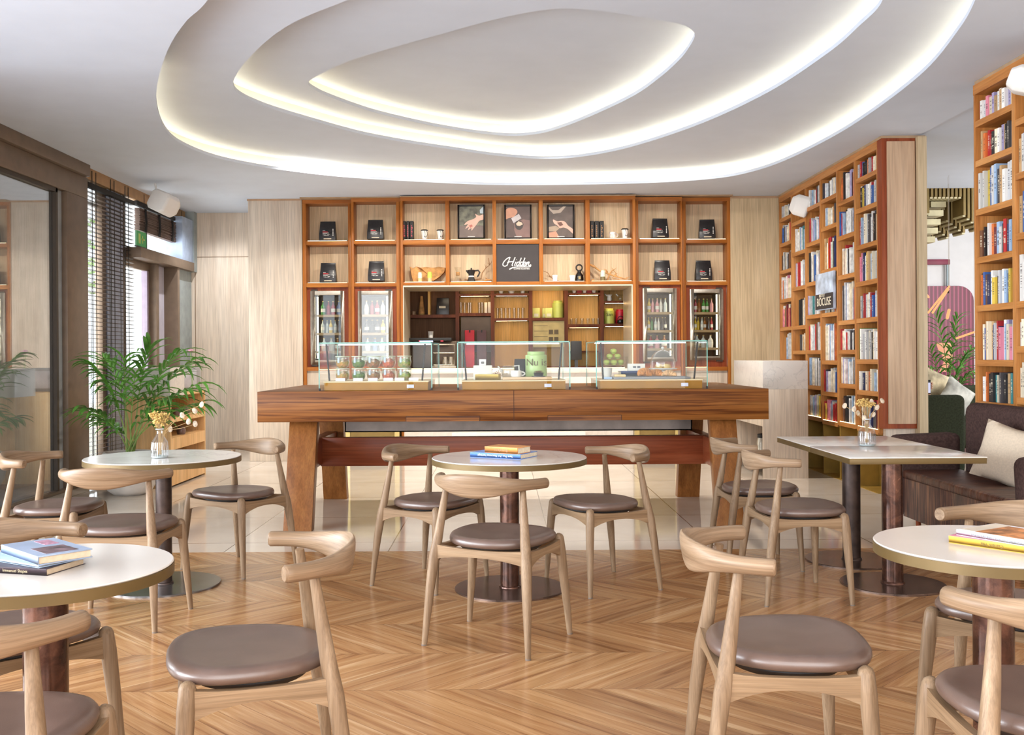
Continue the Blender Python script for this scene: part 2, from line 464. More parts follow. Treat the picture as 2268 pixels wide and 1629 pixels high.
def TEXT(name, body, size, M, mat, parent=None, ext=0.0008, shear=0.0, bold=0.0, align='CENTER', sx=1.0):
    cu = bpy.data.curves.new(name, 'FONT'); cu.body = body; cu.size = size; cu.extrude = ext
    cu.align_x = align; cu.align_y = 'CENTER'; cu.shear = shear; cu.offset = bold
    cu.materials.append(mat)
    tmp = bpy.data.objects.new(name, cu); COL.objects.link(tmp)
    bpy.context.view_layer.update()
    me = bpy.data.meshes.new_from_object(tmp)
    COL.objects.unlink(tmp); bpy.data.objects.remove(tmp)
    me.transform(Matrix.Diagonal((sx, 1, 1, 1))); me.transform(M)
    if parent is not None:
        l = LOCS.get(parent.name, (0, 0, 0))
        me.transform(Matrix.Translation((-l[0], -l[1], -l[2])))
    o = bpy.data.objects.new(name, me); COL.objects.link(o)
    if parent is not None: o.parent = parent
    return o
FRONT = Matrix.Rotation(R(90), 4, 'X')          # text facing -Y (towards the camera)
def ordn(i):
    return ['first', 'second', 'third', 'fourth', 'fifth', 'sixth', 'seventh', 'eighth', 'ninth', 'tenth', 'eleventh', 'twelfth',
            'thirteenth', 'fourteenth', 'fifteenth', 'sixteenth', 'seventeenth', 'eighteenth'][i]
# ================================================================== the room
ZC = 3.324
XL, XR = -4.32, 3.52
YB = 12.58
def PLATE(poly, holes, z0, z1, mb):
    """flat slab with holes; both faces filled from the loop edges"""
    bm = bmesh.new(); n = 0
    for l in [poly] + holes:
        vs = [bm.verts.new((p[0], p[1], 0)) for p in l]; n += len(l)
        for a in range(len(vs)): bm.edges.new((vs[a], vs[(a + 1) % len(vs)]))
    bmesh.ops.triangle_fill(bm, edges=bm.edges[:], use_beauty=True, use_dissolve=False)
    bm.verts.index_update(); bm.verts.ensure_lookup_table()
    P2 = [(v.co.x, v.co.y) for v in bm.verts]; tri = [tuple(v.index for v in f.verts) for f in bm.faces]
    bm.free(); m = len(P2)
    fs = list(tri) + [tuple(i + m for i in t) for t in tri]
    o = 0
    for l in [poly] + holes:
        k = len(l)
        for i in range(k): fs.append((o + i, o + (i + 1) % k, m + o + (i + 1) % k, m + o + i))
        o += k
    return mb.add([(p[0], p[1], z0) for p in P2] + [(p[0], p[1], z1) for p in P2], fs)

# floors
STRUCT('floor', MB().box(-4.6, 9.5, -3.6, 6.70, -0.06, 0.0), parquet_m)
STRUCT('floor_stone', MB().box(-4.6, 9.5, 6.70, 15.2, -0.06, 0.0), stone_m)

# layered cove ceiling ------------------------------------------------
def catmull(pts, per=8):
    out = []; n = len(pts)
    for i in range(n):
        p0, p1, p2, p3 = [Vector((*pts[(i + j) % n], 0)) for j in (-1, 0, 1, 2)]
        for k in range(per):
            t = k / per
            q = 0.5 * ((2 * p1) + (-p0 + p2) * t + (2 * p0 - 5 * p1 + 4 * p2 - p3) * t * t + (-p0 + 3 * p1 - 3 * p2 + p3) * t ** 3)
            out.append((q.x, q.y))
    return out
def ceil_pts(px, z):
    r = []
    for x, y in px:
        u, v = und(x, y); d = (z - CH) * F / (-v); r.append((u * d / F, d))
    return r
def offset(loop, o):
    n = len(loop); out = []
    ar = sum(loop[i][0] * loop[(i + 1) % n][1] - loop[(i + 1) % n][0] * loop[i][1] for i in range(n))
    s = 1 if ar > 0 else -1
    for i in range(n):
        a, b = Vector(loop[i - 1]), Vector(loop[(i + 1) % n]); t = (b - a).normalized()
        out.append((loop[i][0] + s * t.y * o, loop[i][1] - s * t.x * o))
    return out
STEP = 0.16
Z0, Z1, Z2, Z3 = ZC, ZC + STEP, ZC + 2 * STEP, ZC + 3 * STEP
c0 = ceil_pts([(460, 0), (410, 50), (372, 110), (350, 180), (347, 230), (362, 280), (395, 315), (470, 347), (560, 367), (650, 380), (780, 394), (950, 404),
               (1100, 410), (1300, 409), (1450, 405), (1580, 396), (1660, 382), (1740, 355), (1850, 300), (1950, 235), (2050, 155), (2120, 70), (2160, 0)], Z0)
c0 += [(2.42, 4.85), (1.9, 4.0), (1.1, 3.4), (0.2, 3.35), (-0.6, 3.9), (-1.25, 4.8)]
c1 = ceil_pts([(770, 0), (650, 50), (580, 100), (530, 155), (517, 188), (535, 212), (600, 240), (700, 270), (800, 297), (900, 316), (1000, 331), (1100, 345), (1200, 352),
               (1290, 347), (1400, 325), (1550, 275), (1700, 205), (1830, 120), (1900, 60), (1955, 0)], Z1)
c1 += [(2.12, 5.45), (1.65, 5.0), (0.9, 4.85), (0.15, 5.1), (-0.45, 5.6)]
c2 = ceil_pts([(683, 183), (692, 196), (736, 217), (833, 250), (955, 278), (1052, 294), (1124, 301), (1173, 299), (1221, 290), (1300, 261), (1400, 214), (1462, 171), (1505, 132),
               (1526, 105), (1538, 82), (1534, 68), (1513, 56), (1471, 47), (1385, 32), (1318, 23), (1246, 19), (1173, 27), (1076, 48), (979, 75), (882, 102), (785, 131), (727, 156), (698, 171)], Z2)
L0, L1, L2 = catmull(c0), catmull(c1), catmull(c2)
OFF = 0.17
room = [(-4.7, -3.6), (3.86, -3.6), (3.86, 15.2), (-4.7, 15.2)]
cl = MB()
PLATE(room, [L0], Z0, Z0 + 0.03, cl)
PLATE(offset(L0, OFF + 0.05), [L1], Z1, Z1 + 0.03, cl)
PLATE(offset(L1, OFF + 0.05), [L2], Z2, Z2 + 0.03, cl)
PLATE(offset(L2, OFF + 0.05), [], Z3, Z3 + 0.03, cl)
ceil_o = STRUCT('ceiling', cl, ceil_m)
def band(loop, z0, z1, mb):
    n = len(loop)
    vs = [(p[0], p[1], z0) for p in loop] + [(p[0], p[1], z1) for p in loop]
    return mb.add(vs, [(i, (i + 1) % n, n + (i + 1) % n, n + i) for i in range(n)])
rs = MB()
for L, za, zb in ((L0, Z0 + 0.03, Z1 + 0.002), (L1, Z1 + 0.03, Z2 + 0.002), (L2, Z2 + 0.03, Z3 + 0.002)): band(offset(L, OFF), za, zb, rs)
STRUCT('ceiling_cove_riser', rs, cove_m)
led_ceiling = EMIT('cove_light_strip', (255, 230, 182), 17.0, 0.01)
def strip(L, z, a, b, name, lab):
    n = len(L); mid = offset(L, OFF - 0.035)
    idx = [i % n for i in range(a, b + 1)]
    mb = MB(); mb.tube([(mid[i][0], mid[i][1], z + 0.036) for i in idx[::2]], 0.006, 5)
    return ONE(name, mb, led_ceiling, lab, 'cove light')
strip(L0, Z0, 3 * 8, 22 * 8, 'cove_light_strip', 'warm light strip hidden in the widest, outermost ceiling cove')
strip(L1, Z1, 3 * 8, 19 * 8 + 4, 'cove_light_strip', 'warm light strip hidden in the middle ring of the ceiling cove')
strip(L2, Z2, -6, 16 * 8, 'cove_light_strip', 'warm light strip hidden in the smallest, innermost ceiling recess')

# lounge ceiling beyond the right hand opening
STRUCT('ceiling_lounge', MB().box(3.86, 9.6, 5.0, 15.2, ZC + 0.02, ZC + 0.06), ceil_m)

# far walls -----------------------------------------------------------
def seam(mb, x0, x1, y, z0, z1): mb.box(x0, x1, y - 0.002, y + 0.01, z0, z1)
YF = 13.75
wl = STRUCT('wall_back_left', MB().box(-4.6, -3.14, YF, YF + 0.12, 0, ZC), oak_panel)
x433, _ = PX(433, 700, YF); _, z570 = PX(433, 570, YF)
sm = MB(); seam(sm, x433 - .004, x433 + .004, YF - .001, 0, z570); seam(sm, x433, -3.14, YF - .001, z570 - .004, z570 + .004)
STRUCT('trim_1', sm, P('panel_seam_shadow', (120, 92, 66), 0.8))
# pale panel between alcove and shelving (x 551..670)
xa, xb = XX(551, YB, 730), XX(670, YB, 730)
STRUCT('wall_back_panel', MB().box(xa, xb, YB, YF + .1, 0, ZC - 0.02), oak_panel, bevel=0.002)
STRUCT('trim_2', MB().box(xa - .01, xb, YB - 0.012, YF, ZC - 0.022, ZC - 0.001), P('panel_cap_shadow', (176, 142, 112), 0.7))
xc, xd = XX(1618, YB, 600), XX(1727, YB, 600)
STRUCT('wall_back_right', MB().box(xc, XR + .4, YB, YB + .15, 0, ZC), oak_warm)
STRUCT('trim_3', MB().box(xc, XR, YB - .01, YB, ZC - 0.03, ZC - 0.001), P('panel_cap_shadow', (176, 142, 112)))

# left glazed vestibule -----------------------------------------------
lf = MB()
yp0, yp1 = 9.86, 10.36
lf.box(XL - .12, XL + .02, yp0, yp1, 0, 2.98)                 # deep post
lf.box(XL - .12, XL + .021, 6.6, yp1, 2.98, 3.20)             # header beam
lf.box(XL - .10, XL + .07, 6.6, yp1 - .05, 3.20, ZC)         # upper fascia
lf.box(XL - .12, XL + .02, 6.6, 6.75, 0, 2.98)
lf.box(XL - .04, XL + .03, 6.75, yp0, 0.0, 0.03)
STRUCT('trim_vestibule_portal', lf, bronze_m, bevel=0.006)
w1 = STRUCT('window_1', MB().box(XL - .06, XL - .035, 9.70, 9.86, 0.03, 2.98), P('grey_jamb', (150, 152, 154), 0.5))
w1['kind'] = 'structure'
o = OBJ('window_frame', MB().box(XL - .07, XL + .0, 9.66, 9.70, 0.03, 2.98).box(XL - .07, XL + 0.0, 6.75, 9.70, 2.94, 2.98).box(XL - .07, XL, 6.75, 6.79, .03, 2.98), dkbronze_m, w1, world=False)
vest_glass = GLASS('vestibule_glass', (0.86, 0.88, 0.88), 1.5, 0.0, 0.12)
OBJ('glass_pane', MB().box(XL - .045, XL - .035, 6.79, 9.66, 0.03, 2.94), vest_glass, w1, world=False)
# vestibule interior
STRUCT('wall_vestibule', MB().box(-7.2, -7.1, 5.5, 11.2, 0, ZC).box(-7.1, XL - .12, 10.40, 10.5, 0, ZC), P('vestibule_beige_wall', (196, 184, 168), 0.8))
STRUCT('ceiling_vestibule', MB().box(-7.1, XL - .13, 5.5, 11.2, 2.98, 3.04), P('vestibule_ceiling', (196, 194, 190), 0.85))
STRUCT('floor_vestibule', MB().box(-7.1, XL - .0, 5.5, 10.6, -0.05, 0.004), P('vestibule_carpet', (172, 176, 190), 0.95, var=0.05, sc=50, bump=0.3))
# left window wall nearer than the vestibule (outside the picture, lets the daylight in)
nf = MB()
for y in (-3.5, -1.2, 1.1, 3.4, 5.7): nf.box(XL - .1, XL, y - .04, y + .04, 0, ZC)
nf.box(XL - .1, XL, -3.5, 6.6, 3.12, ZC).box(XL - .1, XL, -3.5, 6.6, 0, 0.1)
STRUCT('window_2', nf, bronze_m)
rf = MB()
for x in (-4.3, -1.7, 0.9, 3.5): rf.box(x - .04, x + .04, -3.3, -3.2, 0, ZC)
rf.box(-4.3, 3.9, -3.3, -3.2, 3.12, ZC).box(-4.3, 3.9, -3.3, -3.2, 0, 0.1)
STRUCT('window_3', rf, bronze_m)

# far left window and glazed door --------------------------------------
XW = XL - .10
wf = STRUCT('window_4', MB().box(XW - .05, XW + .03, yp1, 11.55, 0.0, 0.06).box(XW - .05, XW + .03, 10.95, 11.05, .06, 3.2).box(XW - .05, XW + .03, 11.50, 11.62, 0, 3.2).box(XW - .05, XW + .22, 11.62, 13.62, 2.50, 2.62), bronze_m, bevel=.004)
OBJ('window_frame', MB().box(XW - .05, XW + .05, 11.05, 11.50, 0.06, 3.2), P('pale_blue_grey_column', (186, 194, 214), .5), wf, world=False)
gl = GLASS('clear_window', (0.96, 0.98, 0.98), 0.8, 0.0, 0.04)
OBJ('glass_pane', MB().box(XW - .02, XW - .01, yp1, 11.5, .06, 3.2).box(XW - .02, XW - .01, 11.62, 13.2, 2.62, 3.2), gl, wf, world=False)
OBJ('pilaster', MB().box(XW - .05, XW + .2, 13.18, 13.62, 2.62, 3.2), P('blue_grey_panel', (150, 164, 186), .55), wf, world=False)
dr = STRUCT('door_1', MB().box(XW - .03, XW + .02, 11.66, 12.46, 2.40, 2.50).box(XW - .03, XW + .02, 12.38, 12.46, 0.0, 2.42).box(XW - .03, XW + .02, 11.66, 12.46, 0.0, .1), bronze_m, bevel=.004)
OBJ('glass_pane', MB().box(XW - .01, XW, 11.66, 12.38, .1, 2.40), gl, dr, world=False)
OBJ('door_edge', MB().box(XW - .04, XW + .03, 12.33, 12.38, .0, 2.40), P('mauve_door_edge', (112, 98, 112), .5), dr, world=False)
STRUCT('trim_door_post', MB().box(XW - .05, XW + .10, 12.46, 12.56, 0, 2.5).box(XW - .05, XW + .20, 12.98, 13.06, 0, 2.5), bronze_m, bevel=.004)
STRUCT('wall_left_pier', MB().box(XW - .05, XW + .02, 12.56, 12.98, 0, 2.5), lilac_m)
STRUCT('wall_left_far', MB().box(XW - .05, XW + .14, 13.06, 13.75, 0, 2.5).box(XW - .05, XW + .22, 13.62, 13.75, 2.5, ZC), P('grey_green_pier', (142, 150, 150), .6))
STRUCT('trim_left_head', MB().box(XW - .05, XW + .10, yp1, 13.75, 3.2, ZC), P('window_head_wood', (158, 122, 84), .55), bevel=.003)

# outside ---------------------------------------------------------------
STRUCT('ground_outside', MB().box(-30, XL - .2, 11.2, 30, -.1, -0.02).box(-30, -7.2, -6, 11.2, -.1, -.02), P('sunlit_paving', (214, 206, 192), .9, var=.08, sc=2))
bw = THING('building', 'cream facade across the street seen through the far left windows', 'building', (-12.2, 22.0, 0))
PART('facade', MB().box(-15, -9.4, 22, 22.3, 0, 7), EMIT('glowing_cream_facade', (255, 244, 224), 0.95, 0.06), bw)  # facade emits by itself: its daylight is put in as glow
PART('shutter', MB().box(-12.2, -11.7, 21.94, 22, .6, 2.2).box(-10.8, -10.4, 21.94, 22, .6, 2.2), P('pink_shutter', (210, 130, 130), .7), bw)
random.seed(5)
def leafmass(name, c, r, n, sz, mat, lab, seed=1):
    rr = random.Random(seed); mb = MB()
    for i in range(n):
        d = Vector((rr.gauss(0, 1), rr.gauss(0, 1), rr.gauss(0, 1))).normalized() * rr.uniform(.4, 1) 
        p = Vector((c[0] + d.x * r[0], c[1] + d.y * r[1], c[2] + d.z * r[2]))
        a = Vector((rr.gauss(0, 1), rr.gauss(0, 1), rr.gauss(0, 1))).normalized() * sz; b = a.cross(Vector((rr.gauss(0, 1), rr.gauss(0, 1), 1))).normalized() * sz * .5
        mb.add([p - a, p + b, p + a, p - b], [(0, 1, 2, 3)])
    return mb
leaf_pale = P('pale_sunlit_leaves', (150, 186, 110), .7, var=.25, sc=3)
for i, (c, r, n) in enumerate([((-8.2, 17.5, 3.2), (1.3, 1.5, 1.0), 500), ((-6.6, 13.4, 1.2), (.5, .9, .9), 320), ((-7.4, 15.4, 4.2), (1.0, 1.0, .6), 300)]):
    t = THING('street_tree' if i != 1 else 'garden_shrub', ['pale green street tree outside behind the tall blind', 'low green shrub outside the blind covered window', 'higher leafy branch showing above the glass door'][i], 'tree' if i != 1 else 'shrub', (c[0], c[1], 0))
    PART('foliage', leafmass('f', c, r, n, .11, leaf_pale, '', i), leaf_pale, t)
    PART('trunk' if i != 1 else 'stem', MB().tube([(c[0], c[1], -.02), (c[0] + .05, c[1], c[2])], .05, 8), P('bark', (110, 90, 70), .9), t)

# blinds ------------------------------------------------------------------
slat_m = P('dark_wood_blind_slat', (74, 58, 48), .45, var=.15, sc=12)
cord_m = P('black_blind_tape', (26, 22, 20), .8)
XB = XL - .02
vb = THING('venetian_blind', 'dark wooden venetian blind lowered over the tall window behind the palm', 'blind', (XB, 11.05, 0.06))
y0, y1 = 10.40, 11.72
PART('head_rail', MB().box(XB - .03, XB + .03, y0, y1, 3.12, 3.17), cord_m, vb, bevel=.004)
m = MB(); z = 0.16; zs = []
while z < 3.1:
    a = R(4); dx, dz = .018 * math.cos(a), .024 * math.sin(a)
    m.hexa([(XB - dx, y0, z - dz), (XB + dx, y0, z + dz), (XB + dx, y1, z + dz), (XB - dx, y1, z - dz)],
           [(XB - dx, y0, z - dz + .003), (XB + dx, y0, z + dz + .003), (XB + dx, y1, z + dz + .003), (XB - dx, y1, z - dz + .003)])
    z += .0455
PART('slat', m, slat_m, vb, label='stack of thin tilted wooden slats')
m = MB()
for y in (10.50, 10.60, 11.0, 11.1, 11.42, 11.52):
    m.box(XB + .026, XB + .029, y - .007, y + .007, .1, 3.3); m.box(XB - .029, XB - .026, y - .003, y + .003, .1, 3.3)
PART('ladder_tape', m, cord_m, vb)
PART('bottom_rail', MB().box(XB - .028, XB + .028, y0, y1, .09, .115), slat_m, vb, bevel=.003)
rb = THING('venetian_blind', 'dark wooden blind drawn up into a bundle above the glass door', 'blind', (XB, 12.7, 2.84))
y0, y1 = 11.86, 13.56
PART('head_rail', MB().box(XB - .03, XB + .03, y0 - .06, y1, 3.14, 3.19), cord_m, rb, bevel=.004)
m = MB(); rr = random.Random(3)
for i in range(24):
    z = 2.85 + i * .0112; o_ = rr.uniform(-.008, .008)
    m.box(XB - .03 + o_, XB + .035 + o_, y0, y1, z, z + .0075)
PART('slat', m, P('bundled_blind_slats', (92, 72, 62), .6, var=.15, sc=8), rb, label='bundle of gathered slats')
m = MB()
for y in (12.02, 12.5, 13.0, 13.42):
    m.tube([(XB + .05, y, 2.84), (XB + .06, y, 2.95), (XB + .05, y, 3.12)], .014, 8)
    m.box(XB + .03, XB + .034, y - .004, y + .004, 2.85, 3.3)
PART('tie_cord', m, cord_m, rb)
# exit sign
ex = THING('exit_sign', 'green running-man exit sign hanging behind the blind', 'sign', (XL - .01, 11.98, 2.66))
PART('sign_plate', MB().box(XL - .02, XL, 11.80, 12.12, 2.66, 2.84), EMIT('exit_sign_green', (58, 140, 70), .5), ex)
PART('sign_symbol', MB().box(XL, XL + .003, 11.86, 11.92, 2.69, 2.81).box(XL, XL + .003, 11.98, 12.0, 2.70, 2.79).box(XL, XL + .003, 11.96, 12.06, 2.74, 2.76), P('sign_yellow', (190, 200, 110), .6), ex)
PART('sign_frame', MB().box(XL - .025, XL + .004, 12.12, 12.135, 2.65, 2.85).box(XL - .025, XL + .004, 11.79, 12.135, 2.645, 2.66), black_m, ex)

# speakers ---------------------------------------------------------------
def speaker(c, size, rot, label, arm):
    t = THING('wall_speaker', label, 'speaker', c)
    m = MB(); w, h, d = size
    prof = [(-.5, -.34), (-.34, -.5), (.34, -.5), (.5, -.34), (.5, .34), (.34, .5), (-.34, .5), (-.5, .34)]
    n = len(prof); secs = [(-.5, .86), (-.42, 1.0), (.2, 1.0), (.5, .62)]
    for y, s in secs: m.v += [(p[0] * w * s, y * d, p[1] * h * s) for p in prof]
    for k in range(len(secs) - 1):
        for i in range(n): m.f.append((k * n + i, k * n + (i + 1) % n, (k + 1) * n + (i + 1) % n, (k + 1) * n + i)); m.mi.append(0)
    m.f.append(tuple(range(n))); m.f.append(tuple(range((len(secs) - 1) * n, len(secs) * n))); m.mi += [0, 0]
    M4 = Matrix.Translation(c) @ rot
    m.xf(M4); PART('speaker_cabinet', m, P('speaker_white', (226, 222, 218), .55, var=.01), t, bevel=.006)
    PART('bracket', MB().tube(arm, .012, 8), white_m, t)
    return t
cxs, czs = PX(366, 452, 11.3)
speaker((cxs, 11.3, czs), (.30, .24, .26), Matrix.Rotation(R(-30), 4, 'Z') @ Matrix.Rotation(R(22), 4, 'Y') @ Matrix.Rotation(R(-14), 4, 'X'), 'white box speaker under the ceiling next to the drawn-up blind', [(cxs - .1, 11.35, czs + .05), (cxs - .15, 11.4, ZC + .005)])
cxs, czs = PX(1773, 456, 11.5)
speaker((cxs, 11.5, czs), (.15, .24, .22), Matrix.Rotation(R(60), 4, 'Z') @ Matrix.Rotation(R(20), 4, 'X'), 'white box speaker fixed inside the far corner bookcase', [(cxs + .02, 11.55, czs), (XR + .2, 11.75, czs + .06)])
cxs, czs = PX(2268, 178, 6.3)
speaker((cxs, 6.3, czs), (.16, .17, .18), Matrix.Rotation(R(60), 4, 'Z') @ Matrix.Rotation(R(20), 4, 'X'), 'white speaker cut by the picture edge on the near bookcase', [(cxs + .02, 6.3, czs), (XR + .2, 6.4, czs + .04)])
# ================================================================== back shelving wall
panel_back = WOOD('shelf_back_oak', (206, 178, 142), (222, 196, 160), (232, 209, 176), 2, 1.0, .55, 9)
led_shelf = EMIT('shelf_light_strip', (255, 224, 168), 5.0, .01); led_bar = EMIT('bar_light_strip', (255, 214, 150), 26.0, .01)
led_unit = EMIT('unit_light_strip', (255, 226, 176), 6.0, .01)
def board(mb, x0, x1, y0, y1, z0, z1): return mb.box(x0, x1, y0, y1, z0, z1)
def shelf_unit(label, xl, xr, d, ztop, cols, rows, zbase, dep=.26):
    """xl,xr px outer; cols = px dividers (l,r) pairs incl. outer stiles; rows = z pairs of horizontal rails top to bottom"""
    X0, X1 = XX(xl, d, 540), XX(xr, d, 540)
    t = THING('wall_shelf_unit', label, 'shelf unit', ((X0 + X1) / 2, d + dep / 2, 0))
    for a, b in cols:
        PART('side_panel', board(MB(), XX(a, d, 540), XX(b, d, 540), d, d + dep, 0 if (a == xl or b == xr) else zbase, ztop), cherry_v, t, bevel=.002)
    PART('top_rail', board(MB(), X0, X1, d - .001, d + dep, rows[0][0], ztop + .001), cherry_h, t)
    for i, (z0, z1) in enumerate(rows[1:]):
        for (a0, b0), (a1, b1) in zip(cols[:-1], cols[1:]):
            PART('shelf', board(MB(), XX(b0, d, 540), XX(a1, d, 540), d + .003, d + dep, z0, z1), cherry_h, t, bevel=.002)
    for (z0, z1) in rows[1:]:
        for (a0, b0), (a1, b1) in zip(cols[:-1], cols[1:]):
            if abs((b0 + a1) / 2 - 1147) < 5 and z0 < 2.4: continue
            PART('shelf_light', MB().box(XX(b0, d, 540) + .02, XX(a1, d, 540) - .02, d + .006, d + .012, z1, z1 + .004), led_unit, t)
    PART('back_panel', board(MB(), X0 + .01, X1 - .01, d + dep, d + dep + .02, zbase, ztop), panel_back, t)
    return t
dM, dS, dO = 12.34, 12.46, 12.58
Zm = lambda y, d: ZZ(y, d)
def rows(d, ys, x): return [(CH - (und(x, b)[1]) * d / F, CH - (und(x, a)[1]) * d / F) for a, b in ys]
rO = [(443, 451), (534, 542.6), (627, 636.5)]
def side_unit(label, xl, xr, d, cols, ys):
    t = shelf_unit(label, xl, xr, d, rows(d, [ys[0]], (xl + xr) / 2)[0][1], cols, rows(d, ys, (xl + xr) / 2), rows(d, [ys[-1]], (xl + xr) / 2)[0][0])
    x = (xl + xr) / 2
    zt = rows(d, [ys[-1]], x)[0][0]; z1, z0 = ZZ(813, d, x), ZZ(821.6, d, x)
    X0, X1 = XX(cols[0][1], d, 700), XX(cols[-1][0], d, 700)
    t['sx'] = [X0, X1, z1, zt]
    PART('shelf', MB().box(X0, X1, d + .003, d + .2, z0, z1), cherry_h, t)
    PART('lower_panel', MB().box(X0, X1, d + .03, d + .05, 0, z0), oak_panel, t)
    return t, zt, z1
u1 = side_unit('cherry wood shelf unit with two coffee bags, leftmost beside the pale panel', 670, 778, dO, [(670, 677.6), (771, 778)], [(443, 451), (534, 542.6), (627, 636.5)])
u2 = side_unit('cherry wood shelf unit with two coffee bags, second from left', 778, 887, dS, [(778, 783.5), (877.6, 887)], [(439, 447), (533, 541), (627, 635)])
u3 = side_unit('cherry wood shelf unit with two coffee bags, right of the wide middle unit', 1408, 1511, dS, [(1408, 1414), (1508, 1511)], [(437, 445), (529, 537.5), (623, 631)])
u4 = side_unit('cherry wood shelf unit with two coffee bags, rightmost beside the plain oak wall', 1511, 1618, dO, [(1511, 1519), (1611, 1618)], [(438, 446), (530, 538.5), (623, 632)])
mz = [(435.6, 443.5), (530, 540.5), (624, 631)]
mrows = rows(dM, mz, 1148)
um = shelf_unit('wide cherry wood middle shelf unit with pictures and coffee things', 887, 1408, dM, mrows[0][1], [(887, 892), (986.7, 995), (1091, 1099), (1194, 1202.5), (1297, 1306.5), (1401.5, 1408)], mrows, mrows[2][0])
zlin = mrows[2][0]
for lab, d, xs in (('cap_board', dM, (885, 1408)), ('cap_board', dS, (778, 1511)), ('cap_board', dO, (670, 1618))):
    pass
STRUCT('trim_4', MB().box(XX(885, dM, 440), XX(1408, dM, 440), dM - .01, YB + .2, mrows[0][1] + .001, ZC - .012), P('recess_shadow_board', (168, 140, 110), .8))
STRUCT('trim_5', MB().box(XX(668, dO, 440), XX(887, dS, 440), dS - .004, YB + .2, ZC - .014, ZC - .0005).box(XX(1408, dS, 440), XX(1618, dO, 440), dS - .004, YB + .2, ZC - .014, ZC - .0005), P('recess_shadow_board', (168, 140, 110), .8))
# pass-through reveal
XA, XBr = XX(892, dM, 700), XX(1402, dM, 700)
STRUCT('trim_pass_through', MB().box(XA, XA + .015, dM + .002, dM + .86, .9, zlin - .002).box(XBr - .015, XBr, dM + .002, dM + .86, .9, zlin - .002).box(XA + .015, XBr - .015, dM + .002, dM + .86, zlin - .02, zlin - .002), P('satin_reveal_panel', (206, 190, 164), .3, .25, var=.02))

# inner back bar (seen through the pass-through) ------------------------------
dB = 13.6
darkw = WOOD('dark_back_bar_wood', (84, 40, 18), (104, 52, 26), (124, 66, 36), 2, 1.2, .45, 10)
lit_tone_back = WOOD('lit_tone_back_bar_panel', (216, 170, 100), (230, 186, 116), (238, 198, 132), 2, 1.0, .55, 9)  # bright copy of the panel wood, warm light put into the colour
dim_tone_back = WOOD('dim_tone_back_bar_panel', (112, 76, 50), (128, 90, 62), (140, 102, 72), 2, 1.0, .6, 9)  # dim copy of the panel wood, shade put into the colour
bb = THING('back_bar_shelving', 'dark wood back bar shelving full of glassware behind the pass-through', 'shelving', (0, dB + .15, 0))
bx = lambda x: XX(x, dB, 700)
bz = lambda y: ZZ(y, dB, 1148)
XS = [905, 1013, 1091, 1175.5, 1254, 1333.5, 1392]
m = []
for x in XS[1:-1]: PART('side_panel', MB().box(bx(x) - .025, bx(x) + .025, dB, dB + .3, .0, 2.6), darkw, bb)
PART('side_panel', MB().box(bx(XS[0]) - .35, bx(XS[0]) - .0, dB, dB + .3, .0, 2.6), darkw, bb)
PART('side_panel', MB().box(bx(XS[-1]), bx(XS[-1]) + .4, dB, dB + .3, .0, 2.6), darkw, bb)
shelf_y = [[(696, 703)], [(650, 655.5), (693, 700)], [(650, 655.5), (705, 711)], [(704.5, 711)], [(650, 655), (719.5, 727)], [(668, 673), (718.5, 725)]]
for i, ss in enumerate(shelf_y):
    for a, b in ss:
        PART('shelf', MB().box(bx(XS[i]) + .0, bx(XS[i + 1]), dB + .002, dB + .3, bz(b), bz(a)), darkw, bb)
PART('side_panel', MB().box(bx(948), bx(952), dB + .002, dB + .3, bz(696), bz(640)), lit_tone_back, bb)
cols_back = [dim_tone_back, lit_tone_back, lit_tone_back, lit_tone_back, lit_tone_back, lit_tone_back]
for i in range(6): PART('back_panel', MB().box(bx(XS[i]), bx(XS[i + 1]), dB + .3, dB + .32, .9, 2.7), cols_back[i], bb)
PART('niche_panel', MB().box(bx(1021), bx(1087), dB + .02, dB + .04, bz(780), bz(702)), P('dark_niche', (92, 78, 68), .6), bb)
PART('niche_panel', MB().box(bx(1180), bx(1250), dB + .02, dB + .04, bz(770), bz(712)), P('tiled_niche_panel', (186, 166, 112), .5), bb, label='pale panel with square holes')
m = MB()
for cx_, cy_ in ((1220, 736), (1232, 736), (1220, 752), (1232, 752)): m.box(bx(cx_) - .028, bx(cx_) + .028, dB + .012, dB + .02, bz(cy_) - .03, bz(cy_) + .03)
for yy in (722, 734, 746, 758): m.box(bx(1183), bx(1213), dB + .018, dB + .021, bz(yy) - .002, bz(yy) + .002)
PART('vent_grid', m, P('vent_dark', (96, 82, 62), .6), bb)
# light strips on the shelves
for i, y in ((1, 655.5), (2, 655.5), (4, 655), (3, 640), (5, 673)):
    PART('shelf_light', MB().box(bx(XS[i]) + .05, bx(XS[i + 1]) - .05, dB + .03, dB + .05, bz(y) - .0015, bz(y) + .004), led_bar, bb)
for i, y in ((2, 711), (4, 727), (5, 725)):
    PART('shelf_light', MB().box(bx(XS[i]) + .05, bx(XS[i + 1]) - .05, dB + .03, dB + .05, bz(y) - .0015, bz(y) + .004), led_bar, bb)
PART('worktop', MB().box(bx(XS[0]) - .35, bx(XS[-1]) + .4, dB - .14, dB + .3, 1.15, 1.17), darkw, bb)
PART('shelf', MB().box(bx(XS[4]) + .0, bx(XS[5]), dB + .002, dB + .3, 1.355, 1.379), darkw, bb)
STRUCT('wall_bar_end', MB().box(bx(905) - .6, bx(1392) + .6, dB + .34, dB + .4, 0, ZC), dim_tone_back)
STRUCT('ceiling_bar', MB().box(XA - .03, XBr + .03, dM + .3, dB + .4, 2.42, 2.45), P('bar_ceiling', (120, 100, 78), .8))
area('bar_downlight', (0.3, 13.2, 2.40), (0.3, 13.3, 0), 2.2, .2, 9, (1.0, .85, .62), 150)
